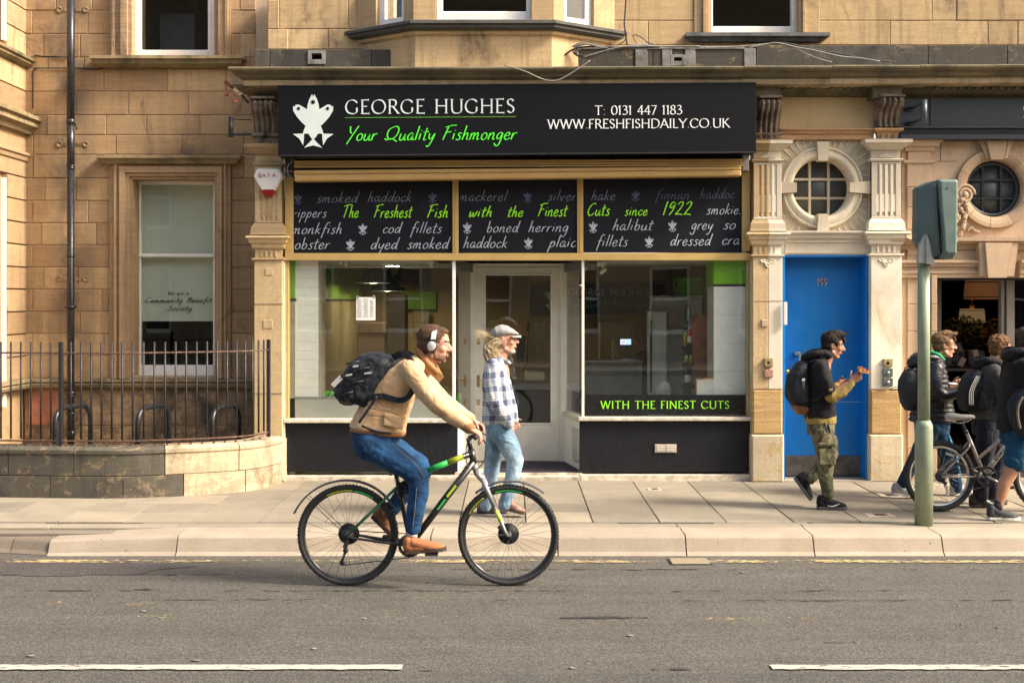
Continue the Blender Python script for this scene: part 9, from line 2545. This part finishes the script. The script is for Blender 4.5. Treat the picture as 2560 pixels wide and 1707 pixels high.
cs=MB();cs.torus(B2+Vector((0,-.05,0)),.078,.011,'y',44,6,ry=.003);cs.torus(B2+Vector((0,-.056,0)),.088,.004,'y',44,6)
for k in range(4): a=pi/2*k+.5;cs.cone(B2+Vector((0,-.05,0)),B2+Vector((.075*cos(a),-.05,.075*sin(a))),.010,.008,6)
tag(cs.build('chainring',IRON,b2),kind='stuff')
for sd,(a,b_) in ((-1,(2505,1212)),(1,(2418,1165))):
    q=P(a,b_,YK);c_=MB().cone(B2+Vector((0,sd*.065,0)),Vector((q.x,YK+sd*.075,q.z)),.012,.009,10).build('crank_arm',ALU,b2);MB().fbox(q.x-.04,q.x+.04,YK+sd*.13-.04,YK+sd*.13+.04,q.z-.012,q.z+.012,.004).build('pedal',IRON,c_)
MB().lathe(c2r+Vector((0,-.035,0)),[(.050,0),(.050,-.004),(.042,-.008),(.034,-.014),(.026,-.02)],36,ax='y').build('cassette',IRON,b2)
MB().torus(c2r+Vector((0,-.032,0)),.060,.003,'y',36,6).build('spoke_guard',plain('clear_guard',(.45,.42,.36),.3,bump=0),b2)
j0=P(2360,1213,YK,-.045);j1=P(2364,1233,YK,-.045);dr=MB()
dr.lathe(j0,[(.018,-.004),(.018,.004)],16,ax='y').lathe(j1,[(.018,-.004),(.018,.004)],16,ax='y').obox((j0+j1)/2+Vector((0,-.008,0)),(j1-j0)/2*1.3,(0,.002,0),Vector((.012,0,.002)));dr.build('derailleur',CHR,b2);MB().obox(P(2356,1204,YK,-.05),(.018,0,-.012),(0,.012,0),(.008,0,.012)).build('derailleur_body',IRON,b2)
MB().tube([c2r+Vector((0,-.04,.04)),B2+Vector((0,-.05,.085))],.004,6).build('chain',IRON,b2);MB().tube([B2+Vector((0,-.05,-.085)),j1+Vector((.0,0,-.018))],.004,6).build('chain',IRON,b2)
for sd in (-1,1): MB().tube([P(2406,1112,YK,sd*.035),P(2400,1124,YK,sd*.04),P(2395,1134,YK,sd*.03)],.007,6).build('brake_arm',IRON,b2)
MB().obox(P(2372,1135,YK,-.02),Vector((.035,0,-.012)),Vector((0,.004,0)),Vector((.004,0,.010))).build('spoke_reflector',plain('cream_reflector',(.5,.46,.4),.3,bump=0),b2)
f=MB()
for sd in (-1,1): f.tube([P(2582,1090,YK,sd*.05),P(2604,1150,YK,sd*.055),c2f+Vector((0,sd*.055,0))],.012,8)
f.tube([P(2568,1050,YK),P(2582,1092,YK)],.02,10);f.build('fork',BSL,b2)
MB().tube([P(2566,1046,YK),P(2580,1030,YK)],.016,10).build('stem',IRON,b2)
f=MB();f.tube([P(2582,1028,YK,-.30),P(2584,1030,YK,0),P(2582,1028,YK,.30)],.012,8);f.build('handlebar',IRON,b2)

# ================================================================== woman inside the shop
YI_=15.3
wo=thing('person','woman with tied pale hair in dark clothes working inside behind the right window','person',(PX(1600,YI_),YI_,.16))
HC=P(1601,850,YI_);HR=head_frame(radians(20),radians(180));hs=.92
DIM=skin('indoor_skin',(.36,.22,.16))
b=MB();head_parts(b,HC,HR,hs)
limb(b,YI_,[(1603,868,0,.05),(1606,880,0,.055),(1608,930,0,.09),(1608,1000,0,.10)]);limb(b,YI_,[(1606,895,-.15,.04),(1600,918,-.18,.035),(1572,914,-.16,.028)]);limb(b,YI_,[(1606,895,.15,.04),(1600,918,.18,.035),(1575,912,.14,.028)])
limb(b,YI_,[(1606,1000,-.08,.07),(1606,1130,-.08,.04)]);limb(b,YI_,[(1606,1000,.08,.07),(1606,1130,.08,.04)])
hand(b,P(1572,914,YI_,-.16),Vector((-1,0,0)),(0,0,-1),.4,(0,1,0),.9);hand(b,P(1575,912,YI_,.14),Vector((-1,0,0)),(0,0,-1),.4,(0,-1,0),.9)
soft(b.build('body',DIM,wo),.008,3)
hair_short(wo,HC,HR,hs,hairmat('pale_grey_blond_hair',(.22,.18,.13),(.34,.28,.20)),.01,.01,seed=8)
s_=MB();ring_body(s_,[(1586,1010,1624,1010,.15),(1588,960,1622,960,.15),(1588,920,1622,920,.155),(1590,890,1620,888,.16),(1598,876,1614,874,.08)],YI_,18,2.3);limb(s_,YI_,[(1606,893,-.15,.06),(1600,918,-.18,.052),(1578,914,-.165,.04)]);limb(s_,YI_,[(1606,893,.15,.06),(1600,918,.18,.052),(1580,914,.15,.04)])
limb(s_,YI_,[(1606,1000,-.08,.09),(1606,1120,-.08,.06)]);limb(s_,YI_,[(1606,1000,.08,.09),(1606,1120,.08,.06)])
soft(s_.build('dark_workwear',cloth('maroon_black_workwear',(.035,.020,.022),fold=.5),wo),.010,3)
shoe(wo,(1618,1140),(1590,1140),-.08,YI_,BLKC,SOLEK,.08);shoe(wo,(1618,1140),(1590,1140),.08,YI_,BLKC,SOLEK,.08)
